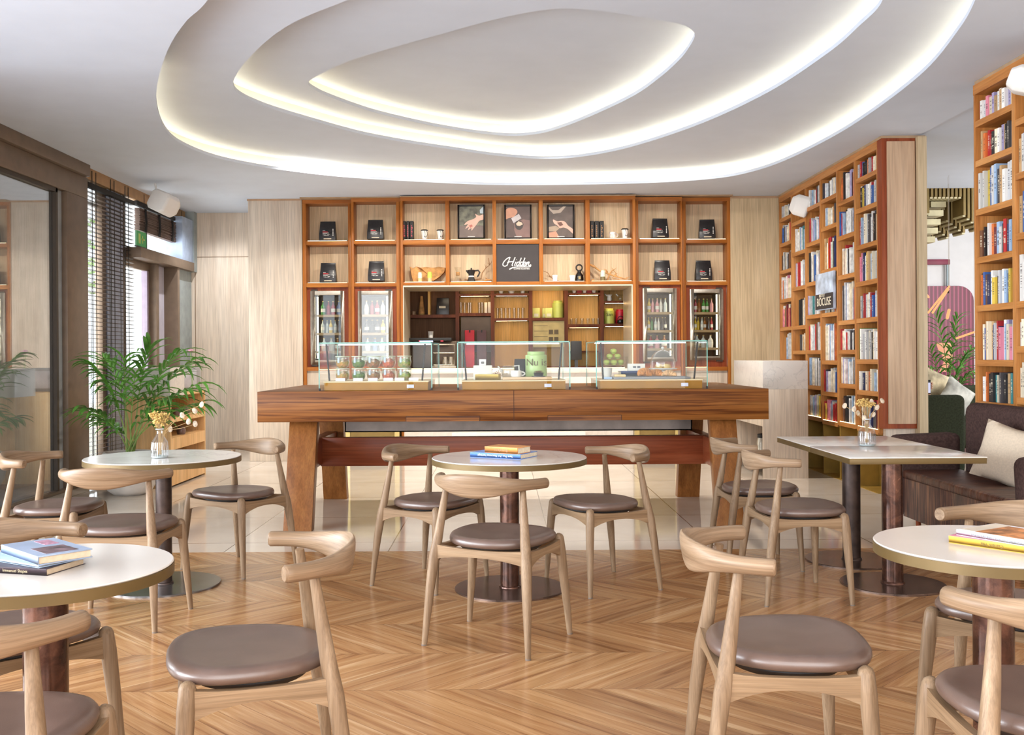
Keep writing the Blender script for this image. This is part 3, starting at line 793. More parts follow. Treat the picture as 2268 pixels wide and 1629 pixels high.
area('bar_worktop_light', (0.1, 12.85, 2.28), (0.1, 12.7, 0), 2.4, .25, 16, (1.0, .93, .82), 150)

# bar counter under the pass-through ------------------------------------------
bar = THING('bar_counter', 'pale stone bar counter under the pass-through behind the long table', 'counter', (0.1, 12.6, 0))
PART('worktop', MB().box(XA - .0, XBr, dM - .02, dM + .70, 1.10, 1.15), bar_stone, bar, bevel=.003)
PART('front_panel', MB().box(XA, XBr, dM + .02, dM + .06, 0.0, 1.10), bar_stone, bar)
PART('plinth', MB().box(XA + .6, XBr - .6, dM - .01, dM + .02, .30, .36), white_m, bar)
PART('light_strip', MB().box(XA + .1, XBr - .1, dM + .05, dM + .07, 1.155, 1.165), led_shelf, bar)
for a, b in ((765, 885), (1405, 1505)):
    x0, x1 = XX(a, 12.3, 950), XX(b, 12.3, 950)
    t = THING('brass_cabinet', 'brass-fronted low cabinet beneath the %s pair of drinks fridges' % ('left' if a < 1000 else 'right'), 'cabinet', ((x0 + x1) / 2, 12.4, 0))
    PART('door', MB().box(x0 + .06, x1 - .06, 12.28, 12.30, .08, .86), brass_m, t, bevel=.004)
    PART('frame', MB().box(x0, x0 + .06, 12.27, 12.44, 0, .9).box(x1 - .06, x1, 12.27, 12.44, 0, .9).box(x0 + .06, x1 - .06, 12.27, 12.44, .86, .9), P('brass_frame', (208, 184, 120), .3, .8), t)
# ================================================================== drinks fridges
fr_glass = GLASS('fridge_door_glass', (0.90, 0.92, 0.92), .7, 0.0, 0.05)
fr_in = P('fridge_interior', (84, 70, 52), .5, .3, var=.05)
led_fr = EMIT('fridge_light_tube', (255, 240, 205), 7.0, .01)
bcols = {'green': (50, 130, 50), 'red': (160, 40, 50), 'dark cola': (46, 30, 26), 'yellow': (216, 180, 40), 'clear': (190, 196, 190), 'amber': (150, 90, 30), 'pink': (206, 140, 140), 'milky': (222, 214, 200), 'blue labelled': (120, 134, 170)}
bm_ = {k: P('drink_%s' % k.replace(' ', '_'), v, .18, 0, .6, var=.1, coat=.3) for k, v in bcols.items()}
capm = P('bottle_cap_gold', (206, 176, 110), .35, .7)
labm = P('bottle_label_paper', (226, 220, 206), .6)
def bottle(x, y, z, h, r, kind, label, grp, lab=True):
    t = THING('drink_bottle', label, 'bottle', (x, y, z), grp)
    mb = MB(); mb.lathe([(r * .9, 0), (r, .012), (r, h * .55), (r * .85, h * .64), (r * .36, h * .76), (r * .32, h * .93)], (x, y, z), 12)
    PART('bottle_glass', mb, bm_[kind], t, smooth=True)
    mb = MB(); mb.lathe([(r * .4, h * .93), (r * .4, h), (0.0001, h)], (x, y, z), 10); PART('cap', mb, capm, t)
    if lab:
        mb = MB(); mb.lathe([(r * 1.02, h * .2), (r * 1.02, h * .45)], (x, y, z), 12); PART('label', mb, labm, t, smooth=True)
def fridge(lab, gx0, gx1, gy0, gy1, x0, x1, y0, y1, d, kinds, side, hinge_left):
    f = d + .035
    A, B = XX(x0, f, 720), XX(x1, f, 720); Zt, Zb = ZZ(y0, f, (x0 + x1) / 2), ZZ(y1, f, (x0 + x1) / 2)
    a, b = XX(gx0, f, 720), XX(gx1, f, 720); zt, zb = ZZ(gy0, f, (x0 + x1) / 2), ZZ(gy1, f, (x0 + x1) / 2)
    t = THING('drinks_fridge', lab + ' built-in drinks fridge with a brushed steel door frame', 'fridge', ((A + B) / 2, d + .3, Zb))
    PART('cabinet', MB().box(a - .02, a, f + .03, f + .45, zb - .02, zt + .02).box(b, b + .02, f + .03, f + .45, zb - .02, zt + .02).box(a, b, f + .03, f + .45, zb - .02, zb).box(a, b, f + .03, f + .45, zt, zt + .02).box(a, b, f + .43, f + .45, zb, zt), fr_in, t)
    dmesh = MB().box(A, a, f - .01, f + .02, Zb, Zt).box(b, B, f - .01, f + .02, Zb, Zt).box(a, b, f - .01, f + .02, Zb, zb).box(a, b, f - .01, f + .02, zt, Zt)
    uu = [u1, u2, u3, u4][['l', 's', 't', 'r'].index(lab[0])][0]; S0, S1, S2, S3 = uu['sx']
    PART('fridge_surround', MB().box(S0, a - .02, d + .05, d + .07, S2, S3).box(b + .02, S1, d + .05, d + .07, S2, S3).box(a - .02, b + .02, d + .05, d + .07, S2, zb - .02).box(a - .02, b + .02, d + .05, d + .07, zt + .02, S3), red_wood, uu)
    dr_ = PART('door', dmesh, steel_m, t, bevel=.002)
    PART('door_glass', MB().box(a, b, f + .0, f + .008, zb, zt), fr_glass, dr_)
    hx = A + .05 if hinge_left else B - .05
    PART('hinge', MB().box(hx - .04, hx + .04, f - .004, f + .02, Zt, Zt + .02).box(hx - .04, hx + .04, f - .004, f + .02, Zb - .02, Zb), dkbronze_m, dr_)
    lx = a + .025 if side < 0 else b - .025
    PART('light_tube', MB().box(lx - .008, lx + .008, f + .05, f + .065, zb + .02, zt - .02), led_fr, t)
    sh = [zt - (zt - zb) * q for q in (.30, .58, .86)]
    sname = ['top', 'middle', 'lower']
    for i, z in enumerate(sh):
        PART('shelf', MB().box(a, b, f + .04, f + .42, z - .03, z), P('fridge_shelf', (168, 140, 100), .5, .2), t)
        ks = kinds[i]; n = len(ks); w = (b - a - .07) / n
        for j, kd in enumerate(ks):
            h = (zt - sh[0] if i == 0 else sh[0] - sh[1]) * .72
            bottle(a + .035 + w * (j + .5) + (.02 if side < 0 else -.02), f + .10 + (j % 2) * .03, z, h, min(.034, w * .44), kd,
                   '%s drink bottle, %s on the %s shelf of the %s fridge' % (kd, ordn(j), sname[i], lab.split(' ')[0].lower()), 'bottles in the %s drinks fridge' % lab.split(' ')[0].lower(), lab=(j % 3 != 1))
fridge('leftmost', 697.5, 755, 654, 798, 688, 763, 645, 808, dO, [['green', 'red', 'red', 'blue labelled'], ['clear', 'clear', 'yellow', 'clear', 'dark cola'], ['clear', 'milky', 'amber']], -1, True)
fridge('second', 801, 861, 653, 798, 793, 870, 645, 806, dS, [['milky', 'red', 'red', 'milky'], ['dark cola', 'dark cola', 'dark cola', 'yellow'], ['clear', 'blue labelled', 'clear']], 1, False)
fridge('third', 1433, 1491, 648, 792, 1423.6, 1499, 639, 801, dS, [['yellow', 'pink', 'pink', 'milky', 'clear'], ['yellow', 'green', 'clear', 'milky', 'dark cola', 'dark cola'], ['red', 'pink', 'amber']], 1, True)
fridge('rightmost', 1537, 1594, 649, 790, 1528, 1602, 641, 798, dO, [['red', 'amber', 'green', 'green', 'pink'], ['yellow', 'yellow', 'clear', 'amber', 'dark cola', 'red'], ['clear', 'clear', 'milky']], 1, False)

# ================================================================== things on the shelving
bag_m = P('black_foil_bag', (34, 32, 34), .32, .1, var=.2, sc=20)
redtx = P('red_print', (196, 60, 66), .6); whitetx = P('white_print', (224, 222, 218), .6); silver_strip = P('bag_base_strip', (190, 180, 160), .5)
def coffee_bag(px, py, d, h, w, label, rot=0.0, fancy=True):
    X, Z = PX(px, py, d); y = d - .02
    t = THING('coffee_bag', label, 'coffee bag', (X, y, Z), 'black coffee bags on the shelf units')
    dp = .05; m = MB()
    secs = [(0, .5, .5), (.04, .52, .52), (.35, .51, .5), (.62, .485, .33), (.85, .475, .14), (.94, .47, .06), (1.0, .47, .05)]
    vs = []
    for z, a, b in secs: vs += [(-a * w, -b * dp * 2, z * h), (a * w, -b * dp * 2, z * h), (a * w, b * dp * 2, z * h), (-a * w, b * dp * 2, z * h)]
    fs = []
    for k in range(len(secs) - 1):
        for i in range(4): fs.append((k * 4 + i, k * 4 + (i + 1) % 4, (k + 1) * 4 + (i + 1) % 4, (k + 1) * 4 + i))
    fs += [(0, 3, 2, 1), tuple((len(secs) - 1) * 4 + i for i in range(4))]
    m.add(vs, fs); M4 = Matrix.Translation((X, y, Z)) @ Matrix.Rotation(rot, 4, 'Z'); m.xf(M4)
    PART('bag_body', m, bag_m, t, bevel=.004)
    def pl(x0, x1, z0, z1, mt, nm):
        q = MB(); yy = -dp * 1.06
        q.box(x0 * w, x1 * w, yy - .002, yy + .004, z0 * h, z1 * h); q.xf(M4); PART(nm, q, mt, t)
    pl(-.28, .04, .41, .455, redtx, 'red_lettering')
    q = MB()
    yy = -dp * 1.06
    for i, (a, b, z) in enumerate([(-.28, -.12, .49), (-.28, .12, .37), (-.28, 0, .335), (.0, .14, .29), (-.28, -.1, .27), (-.2, .1, .25)]): q.box(a * w, b * w, yy - .002, yy + .004, z * h, (z + .014) * h)
    for i in range(5): q.box(.33 * w, .385 * w, yy - .002, yy + .004, (.24 + i * .075) * h, (.285 + i * .075) * h)
    q.xf(M4); PART('white_lettering', q, whitetx, t)
    pl(-.22, .25, .055, .1, silver_strip, 'base_strip')
coffee_bag(727, 534, dO + .12, .245, .205, 'black coffee bag, upper shelf of the leftmost shelf unit')
coffee_bag(832.5, 531.5, dS + .12, .25, .20, 'black coffee bag, upper shelf of the second shelf unit from left')
coffee_bag(728, 626.5, dO + .12, .25, .20, 'black coffee bag, lower shelf of the leftmost shelf unit')
coffee_bag(834.5, 624, dS + .12, .255, .20, 'black coffee bag, lower shelf of the second shelf unit from left')
coffee_bag(1461, 528.5, dS + .12, .25, .20, 'black coffee bag, upper shelf of the unit right of the middle', .08)
coffee_bag(1565, 529.5, dO + .12, .245, .20, 'black coffee bag, upper shelf of the rightmost shelf unit', -.06)
coffee_bag(1466, 622, dS + .12, .255, .20, 'black coffee bag, lower shelf of the unit right of the middle')
coffee_bag(1557, 622, dO + .12, .255, .20, 'black coffee bag, lower shelf of the rightmost shelf unit', .04)

def BOOKBOX(x0, x1, y0, y1, z0, z1): return MB().box(x0, x1, y0, y1, z0, z1)
dm = dM + .1
for g, xs, lab in (('black boxes with pink print on the middle unit', [(892, 899), (900, 907), (908, 916)], 'pink-printed'), ('black boxes with gold print on the middle unit', [(1307, 1316), (1317, 1327), (1328, 1338)], 'gold-printed')):
    for i, (a, b) in enumerate(xs):
        X0, Z = PX(a, 529.5, dm); X1, _ = PX(b, 529.5, dm)
        t = THING('slim_box', 'tall black %s box, %s from the left of its trio' % (lab, ordn(i)), 'box', ((X0 + X1) / 2, dm, Z), g)
        PART('box_body', MB().box(X0 + .002, X1 - .002, dm, dm + .12, Z, Z + .225), black_m, t, bevel=.002)
        q = MB(); rr = random.Random(i + len(g))
        for k in range(6): zz = Z + .03 + k * .025; q.box((X0 + X1) / 2 - .008, (X0 + X1) / 2 + rr.uniform(-.002, .012), dm - .001, dm + .002, zz, zz + .016)
        PART('spine_print', q, P('pink_print', (206, 70, 80), .5) if a < 1000 else P('gold_print', (170, 120, 70), .5), t)
paper_w = P('white_paper_cup', (232, 228, 222), .5)
def togo(px, py, label):
    X, Z = PX(px, py, dm); h = .118
    t = THING('takeaway_cup', label, 'cup', (X, dm, Z), None)
    PART('cup_body', MB().lathe([(.03, 0), (.043, h * .88)], (X, dm, Z), 18), paper_w, t, smooth=True)
    PART('lid', MB().lathe([(.045, h * .86), (.046, h * .92), (.038, h), (.0001, h)], (X, dm, Z), 18), black_m, t, smooth=True)
    q = MB()
    for k in range(10):
        a = -1.2 + .5 * math.sin(k * .35); z0 = Z + .02 + k * .008; r = .031 + .0125 * (z0 - Z) / .1
        wd = .35 + .25 * math.sin(k * .33)
        q.add([(X + (r + .0012) * math.cos(a - wd), dm + (r + .0012) * math.sin(a - wd), z0), (X + (r + .0012) * math.cos(a + wd), dm + (r + .0012) * math.sin(a + wd), z0), (X + (r + .002) * math.cos(a + wd), dm + (r + .002) * math.sin(a + wd), z0 + .008), (X + (r + .002) * math.cos(a - wd), dm + (r + .002) * math.sin(a - wd), z0 + .008)], [(0, 1, 2, 3)])
    PART('printed_figure', q, black_m, t)
togo(940, 530, 'white takeaway cup beside the pink-printed black boxes')
togo(975, 530, 'white takeaway cup next to the shelf divider left of the pictures')
togo(1384, 527.5, 'white takeaway cup right of the mug on the middle unit')
def mug(X, y, Z, r, h, m, label, hx=1, cat='mug', grp=None, name='mug', parts=True):
    t = THING(name, label, cat, (X, y, Z), grp)
    PART('mug_body', MB().lathe([(r * .85, 0), (r, .01), (r, h), (r * .92, h), (r * .9, .012), (.0001, .012)], (X, y, Z), 20), m, t, smooth=True)
    pts = [(X + hx * (r * .95 + .6 * r * math.sin(q)), y, Z + h * .5 + h * .3 * math.cos(q)) for q in [i * PI / 7 for i in range(8)]]
    PART('handle', MB().tube(pts, r * .12, 8), m, t, smooth=True)
    return t
X, Z = PX(1357, 528.5, dm); mug(X, dm, Z, .042, .078, P('red_white_mug', (226, 210, 204), .3, var=.16, sc=30), 'white and red patterned mug on the middle unit upper shelf')

# framed photographs -------------------------------------------------------
def photo(px, lab, paint):
    d_ = dM + .12
    X, Z = PX(px, 529.5, d_); w, h = .345, .43
    t = THING('framed_photograph', lab, 'picture', (X, d_, Z), None)
    fw = .02
    PART('frame', MB().box(X - w / 2, X - w / 2 + fw, d_, d_ + .03, Z, Z + h).box(X + w / 2 - fw, X + w / 2, d_, d_ + .03, Z, Z + h).box(X - w / 2 + fw, X + w / 2 - fw, d_, d_ + .03, Z, Z + fw).box(X - w / 2 + fw, X + w / 2 - fw, d_, d_ + .03, Z + h - fw, Z + h), black_m, t, bevel=.002)
    def poly(pts, mat, nm='photo_shape', k=1):
        q = MB(); q.prism([(X + (p[0] - .5) * (w - 2 * fw), Z + fw + (1 - p[1]) * (h - 2 * fw)) for p in pts], d_ + .016 - .0008 * k, d_ + .020, axis='y')
        PART(nm, q, mat, t)
    paint(poly)
    poly([(.35, .965), (.65, .965), (.65, .985), (.35, .985)], whitetx, 'caption', 6)
skin1 = P('photo_skin', (222, 178, 160), .5, var=.05); skin2 = P('photo_skin_warm', (206, 150, 122), .5, var=.07)
def hand(poly, pts, m, k): poly(catmull(pts, 4), m, 'printed_hand', k)
def ph1(poly):
    k = P('photo_green_bokeh', (96, 96, 82), .5, var=.35, sc=14); poly([(0, 0), (1, 0), (1, 1), (0, 1)], k, 'photo_print', 1)
    poly([(.0, .62), (1, .62), (1, 1), (0, 1)], P('photo_brown_ground', (112, 96, 90), .5, var=.08), 'photo_print', 2)
    poly([(.85, .12), (1, 0), (1, .24), (.86, .22)], P('photo_shirt', (190, 205, 214), .5), 'printed_sleeve', 3)
    hand(poly, [(1, .26), (.82, .30), (.66, .24), (.70, .34), (.55, .42), (.38, .46), (.24, .55), (.22, .60), (.36, .57), (.28, .67), (.26, .72), (.40, .66), (.36, .76), (.50, .70), (.50, .78), (.62, .68), (.74, .56), (.84, .46), (1, .42)], skin1, 4)
    poly([(.40, .62), (.52, .58), (.56, .64), (.46, .69)], P('photo_coffee_cherry', (190, 110, 96), .5), 'printed_cherries', 5)
def ph2(poly):
    poly([(0, 0), (1, 0), (1, 1), (0, 1)], P('photo_dark_brown', (86, 68, 64), .5, var=.1), 'photo_print', 1)
    poly([(.35, .55), (.7, .42), (1, .45), (1, 1), (.45, 1), (.34, .75)], P('photo_table_brown', (128, 98, 92), .5), 'photo_print', 2)
    hand(poly, [(0, .12), (.18, .04), (.40, .08), (.48, .18), (.40, .28), (.30, .34), (.10, .38), (0, .40)], skin2, 3)
    poly([(.22, .38), (.54, .24), (.64, .38), (.32, .54)], P('photo_milk_jug', (196, 190, 192), .5), 'printed_jug', 4)
    poly([(.37, .58), (.42, .48), (.55, .46), (.68, .50), (.73, .58), (.68, .70), (.58, .76), (.46, .74), (.40, .68)], P('photo_cup_dark', (58, 48, 46), .5), 'printed_cup', 5)
    poly([(.42, .56), (.52, .48), (.66, .52), (.70, .58), (.58, .63), (.46, .62)], P('photo_milk_foam', (222, 196, 172), .5), 'printed_foam', 6)
def ph3(poly):
    poly([(0, 0), (1, 0), (1, 1), (0, 1)], P('photo_roaster_dark', (92, 78, 72), .5, var=.15), 'photo_print', 1)
    poly([(0, .08), (.2, .24), (.5, .20), (.72, 0), (.6, .0), (.4, .12), (.15, .12), (0, 0)], P('photo_drum', (178, 162, 148), .5), 'printed_drum', 2)
    poly([(0, .66), (.3, .62), (.45, .70), (.3, .80), (0, .80)], P('photo_tray', (172, 150, 128), .5), 'printed_tray', 3)
    hand(poly, [(.18, .42), (.36, .48), (.52, .46), (.68, .50), (.80, .62), (1, .74), (1, .88), (.80, .74), (.62, .68), (.46, .70), (.36, .62), (.22, .54)], skin1, 4)
    poly([(.34, .52), (.52, .50), (.60, .60), (.46, .64)], P('photo_beans', (110, 70, 56), .5), 'printed_beans', 5)
    poly([(0, .84), (.3, .80), (.44, 1), (0, 1)], skin2, 'printed_arm', 4)
photo(1044, 'framed photograph of an open palm holding coffee cherries, left of three', ph1)
photo(1147.5, 'framed photograph of hands pouring milk into a cup, middle of three', ph2)
photo(1242.5, 'framed photograph of a hand holding beans at a roaster, right of three', ph3)
# Hidden sign ---------------------------------------------------------------
Xs, Zs = XX(1146.5, dM, 582), ZZ(582, dM, 1147)
sg = THING('shop_sign', 'square black sign with white script lettering in the middle unit', 'sign', (Xs, dM + .02, ZZ(624, dM, 1147)))
zb, zt = mrows[2][1] + .002, mrows[1][0] - .002
PART('sign_board', MB().box(XX(1099, dM, 582) + .002, XX(1194, dM, 582) - .002, dM + .02, dM + .04, zb, zt), P('sign_charcoal', (58, 52, 52), .7, var=.04), sg)
def stroke(mb, pts, w, y):
    # calligraphic flat stroke through smoothed points
    n = len(pts); out = []
    for i in range(n - 1):
        p0, p1, p2, p3 = pts[max(i - 1, 0)], pts[i], pts[i + 1], pts[min(i + 2, n - 1)]
        for k in range(6):
            t = k / 6.0
            out.append(tuple(.5 * ((2 * p1[j]) + (-p0[j] + p2[j]) * t + (2 * p0[j] - 5 * p1[j] + 4 * p2[j] - p3[j]) * t * t + (-p0[j] + 3 * p1[j] - 3 * p2[j] + p3[j]) * t ** 3) for j in (0, 1)))
    out.append(pts[-1])
    mb.tube([(p[0], y, p[1]) for p in out], w, 8, flat=1.0)
# script drawn in px of the photo: origin 1113..1180, 570..598
def S(pts):
    return [PX(x, y, dM + .018) for x, y in pts]
q = MB(); yy = dM + .018; w_ = .0066
H = lambda L: [(960 + a / 5.67, 410 + b / 5.67) for a, b in L]
for L_ in ([(962, 908), (925, 925), (885, 965), (872, 1003), (893, 1022), (926, 1010)], [(962, 908), (944, 960), (922, 1018)], [(1026, 908), (1006, 960), (988, 1006), (1000, 1018)], [(926, 974), (965, 966), (1012, 964)],
           [(1037, 965), (1020, 1006), (1031, 1016)], [(1043, 940), (1045, 938)], [(1140, 998), (1160, 987), (1157, 970), (1140, 974), (1128, 1000), (1141, 1017), (1160, 1006)],
           [(1180, 966), (1162, 1017)], [(1168, 1000), (1188, 971), (1202, 972), (1190, 1006), (1204, 1013), (1222, 1000)], [(1222, 1000), (1212, 1028), (1120, 1030), (1020, 1034), (952, 1062)], [(952, 1062), (985, 1042), (1030, 1034)]):
    stroke(q, S(H(L_)), w_, yy)
for dx in (0, 46):
    stroke(q, S(H([(1082 + dx, 974), (1060 + dx, 969), (1045 + dx, 994), (1051 + dx, 1016), (1074 + dx, 1000)])), w_, yy)
    stroke(q, S(H([(1104 + dx, 915), (1088 + dx, 958), (1072 + dx, 1004), (1083 + dx, 1016)])), w_, yy)
PART('script_lettering', q, whitetx, sg, smooth=True, label='white script reading Hidden')
Xt, Zt_ = PX(960 + 1108 / 5.67, 410 + 1054 / 5.67, dM + .018)
TEXT('small_lettering', 'COFFEE ROASTERS', .021, Matrix.Translation((Xt, dM + .017, Zt_)) @ FRONT, whitetx, sg, bold=.0006, ext=.001, sx=1.12)

# curiosities on the middle unit -------------------------------------------
dq = dM + .12; zsh = mrows[2][1] + .001
def XM(px): return XX(px, dq, 600)
bark_m = P('dried_bark', (186, 138, 84), .8, var=.2, sc=14, bump=.3)
def barkpiece():
    q = MB(); top = [(907, 586), (913, 588), (925, 584), (945, 588), (960, 587), (987, 590)]
    outline = [(907, 587), (914, 590), (921, 586), (931, 589), (944, 587), (958, 589), (972, 587), (987, 589), (985, 598), (976, 608), (962, 618), (948, 622), (930, 623), (914, 622), (910, 606)]
    c = (948, 604); vs = []; n = len(outline)
    for ly, s in ((-.05, .96), (-.02, 1.0), (.03, .97)):
        for p in outline:
            X, Z = PX(c[0] + (p[0] - c[0]) * s, c[1] + (p[1] - c[1]) * s, dq); vs.append((X, dq + .06 + ly + .03 * math.sin(p[0] * .2), Z))
    fs = []
    for k in range(2):
        for i in range(n): fs.append((k * n + i, k * n + (i + 1) % n, (k + 1) * n + (i + 1) % n, (k + 1) * n + i))
    X, Z = PX(c[0], c[1], dq); vs.append((X, dq + .05, Z)); vs.append((X, dq + .1, Z)); m_ = len(vs)
    for i in range(n): fs.append((i, (i + 1) % n, m_ - 2)); fs.append((2 * n + i, 2 * n + (i + 1) % n, m_ - 1))
    q.add(vs, fs)
    mz_ = min(v[2] for v in q.v); q.v = [(a, b, c_ - mz_ + zsh) for a, b, c_ in q.v]
    return q
ONE('bark_piece', barkpiece(), bark_m, 'curved piece of dried brown bark behind two small jars', 'bark', smooth=True)
def smalljar(px, h, r, m1, m2, label):
    X = XM(px); t = THING('small_jar', label, 'jar', (X, dq - .06, zsh))
    PART('jar_body', MB().lathe([(r, 0), (r, h * .42)], (X, dq - .06, zsh), 14), m1, t, smooth=True)
    PART('jar_label', MB().lathe([(r * 1.01, h * .42), (r * 1.01, h * .85), (r * .8, h * .9), (r * .8, h), (.0001, h)], (X, dq - .06, zsh), 14), m2, t, smooth=True)
smalljar(931, .125, .028, P('tan_powder', (206, 176, 130), .5), P('pale_green_label', (206, 216, 196), .5), 'small jar with pale label, left one before the bark')
smalljar(952.5, .13, .028, P('tan_powder', (206, 176, 130), .5), P('lime_label', (190, 214, 90), .5), 'small jar with lime green label, right one before the bark')
jar_glass = GLASS('thin_clear_glass', (.93, .93, .91), .45, 0.0, .03)
X = XM(1014)
ch = THING('chemex_carafe', 'hourglass glass coffee carafe with a wooden collar', 'coffee maker', (X, dq, zsh))
PART('carafe_glass', MB().lathe([(.045, 0), (.05, .02), (.02, .10), (.018, .12), (.045, .19)], (X, dq, zsh), 18), jar_glass, ch, smooth=True)
PART('wooden_collar', MB().lathe([(.026, .09), (.023, .11), (.026, .13)], (X, dq, zsh), 18), bark_m, ch, smooth=True)
X = XM(1044)
mk = THING('moka_pot', 'black stovetop moka pot with a white waist band', 'coffee pot', (X, dq - .02, zsh))
PART('pot_base', MB().lathe([(.052, 0), (.052, .01), (.036, .06), (.036, .066)], (X, dq - .02, zsh), 8), black_m, mk)
PART('waist_band', MB().lathe([(.038, .066), (.038, .08)], (X, dq - .02, zsh), 16), white_m, mk, smooth=True)
PART('pot_top', MB().lathe([(.036, .08), (.034, .09), (.052, .15), (.03, .158), (.0001, .16)], (X, dq - .02, zsh), 8), black_m, mk)
PART('lid_knob', MB().lathe([(.006, .158), (.011, .168), (.008, .18), (.0001, .182)], (X, dq - .02, zsh), 10), black_m, mk, smooth=True)
PART('handle', MB().tube([(X + .045, dq - .02, zsh + .145), (X + .085, dq - .02, zsh + .15), (X + .105, dq - .02, zsh + .125), (X + .09, dq - .02, zsh + .09), (X + .075, dq - .02, zsh + .07)], .01, 8), black_m, mk, smooth=True)
PART('spout', MB().tube([(X - .035, dq - .02, zsh + .12), (X - .065, dq - .02, zsh + .15)], [.016, .008], 8), black_m, mk)
twig_m = P('dry_twig', (150, 108, 68), .8, var=.2)
def twig(name, pts_px, rad, label, seed, mat=twig_m, extra=6, dd=0.0):
    rr = random.Random(seed); q = MB()
    base = [PX(x, y, dq + dd) for x, y in pts_px]
    P3 = [(a, dq + dd + rr.uniform(-.02, .02), max(b, zsh + rad)) for a, b in base]
    q.tube(P3, [rad * (1 - .6 * i / len(P3)) for i in range(len(P3))], 7)
    for k in range(extra):
        i = rr.randrange(1, len(P3)); a = Vector(P3[i]); u = Vector((rr.uniform(-1, 1), rr.uniform(-.4, .4), rr.uniform(.1, 1.2))).normalized() * rr.uniform(.03, .08)
        b = a + u; q.tube([a, a + u * .5 + Vector((0.006, 0, 0)), b], [rad * .5, rad * .35, rad * .15], 5)
    ONE(name, q, mat, label, 'branch', smooth=True)
twig('dried_branch', [(1029, 620), (1045, 622), (1066, 618), (1068, 604), (1076, 594), (1084, 588), (1082, 572)], .007, 'thin dry branch rising behind the moka pot', 3, dd=.05)
twig('dried_branch', [(1072, 623), (1080, 620), (1090, 621)], .012, 'pale driftwood piece lying right of the moka pot', 4, bark_m, 2)
twig('dried_branch', [(1240, 623), (1228, 621), (1220, 614), (1213, 604), (1205, 601)], .006, 'thin dry twig beside the white cup under the pictures', 5)
twig('dried_branch', [(1306, 586), (1318, 592), (1328, 600), (1345, 606), (1360, 612), (1385, 618)], .014, 'gnarled pale root branch on the lower right middle shelf', 6, bark_m, 9)
twig('dried_branch', [(1345, 622), (1350, 606), (1358, 598), (1364, 606), (1356, 616), (1372, 620)], .009, 'looped root curl beside the small green jar', 7, bark_m, 3)
for px, lab, r, h in ((1229, 'white porcelain cup left, near the dry twig', .037, .085), (1267.5, 'white porcelain cup beside the black ring-handled bottle', .039, .08)):
    X = XM(px); t = THING('porcelain_cup', lab, 'cup', (X, dq - .02, zsh))
    PART('cup_body', MB().lathe([(r * .78, 0), (r, h), (r * .93, h), (r * .7, .008), (.0001, .008)], (X, dq - .02, zsh), 20), white_m, t, smooth=True)
    PART('cup_band', MB().lathe([(r * .9, h * .5), (r * 1.03, h * .86), (r * 1.05, h)], (X, dq - .02, zsh), 20), white_m, t, smooth=True)
X = XM(1283)
rg = THING('ring_bottle', 'black squat bottle topped by a large ring', 'bottle', (X, dq + .02, zsh))
PART('bottle_body', MB().lathe([(.05, 0), (.056, .03), (.052, .08), (.026, .115), (.02, .14), (.0001, .142)], (X, dq + .02, zsh), 20), blackg_m, rg, smooth=True)
PART('ring', MB().tube([(X + .038 * math.cos(a), dq + .02, zsh + .178 + .038 * math.sin(a)) for a in [i * PI / 10 for i in range(21)]], .009, 8), black_m, rg, smooth=True)
PART('bottle_emblem', MB().box(X - .014, X + .014, dq - .04, dq - .03, zsh + .03, zsh + .065), P('aged_gold', (150, 130, 90), .4, .5), rg)
smalljar(1334, .135, .03, P('dark_tea', (110, 96, 60), .5), P('pale_green_label', (206, 216, 196), .5), 'small green jar standing among the root branches')
X = XM(1312); ONE('pastry_shell', MB().lathe([(.018, 0), (.024, .012), (.01, .03), (.0001, .034)], (X, dq - .04, zsh), 10), bark_m, 'tiny tan seashell at the left end of the root shelf', 'shell', smooth=True)

# ================================================================== things in the back bar
yB = dB + .12
def BX(px): return XX(px, yB, 700)
def BZ(py): return ZZ(py, dB, 1148)
def glassware(px, zsurf, h, r, label, grp, stem=False):
    X = BX(px)
    prof = [(r * .8, 0), (r, h), (r * .92, h), (r * .74, .006), (.0001, .006)] if not stem else [(r * .8, 0), (r * .2, .005), (r * .2, h * .4), (r, h * .6), (r, h)]
    ONE('drinking_glass', MB().lathe(prof, (X, yB, zsurf), 14), jar_glass, label, 'glass', grp, smooth=True)
zsh1 = BZ(693)
for i, px in enumerate((1021, 1029.5, 1038, 1042.5, 1062, 1068)): glassware(px, BZ(693), .15, .027, 'straight tumbler, %s from left beside the white cartons' % ordn(i), 'tumblers in the second back bar bay')
for i, px in enumerate((1102, 1111, 1120.5, 1129, 1139, 1148, 1158)): glassware(px, BZ(705), .145, .025, 'tall glass, %s from left in the bright middle bay' % ordn(i), 'tall glasses in the bright middle back bar bay')
for i, px in enumerate((1266, 1276, 1289, 1302, 1314, 1325)): glassware(px, BZ(719.5), .085, .026, 'small glass cup, %s from left on the upper right shelf' % ordn(i), 'glass cups above the right back bar bay')
for i, px in enumerate((1273, 1296, 1322)): glassware(px, 1.38, .14, .03, 'stemmed glass, %s from left just above the display cases' % ordn(i), 'stemmed glasses right of the green tins', True)
carton = P('white_carton', (228, 220, 206), .6)
for i, (a, b) in enumerate(((1073, 1080), (1081, 1091))):
    q = MB().box(BX(a), BX(b) - .004, yB, yB + .07, BZ(693), BZ(693) + (.15 if i == 0 else .155))
    ONE('carton', q, carton, 'white carton %s the tumblers' % ('nearest' if i == 0 else 'second from'), 'carton', bevel=.002)
lime = P('lime_tin', (196, 206, 104), .4, .1, var=.03); limebag = P('lime_pouch', (206, 208, 120), .4)
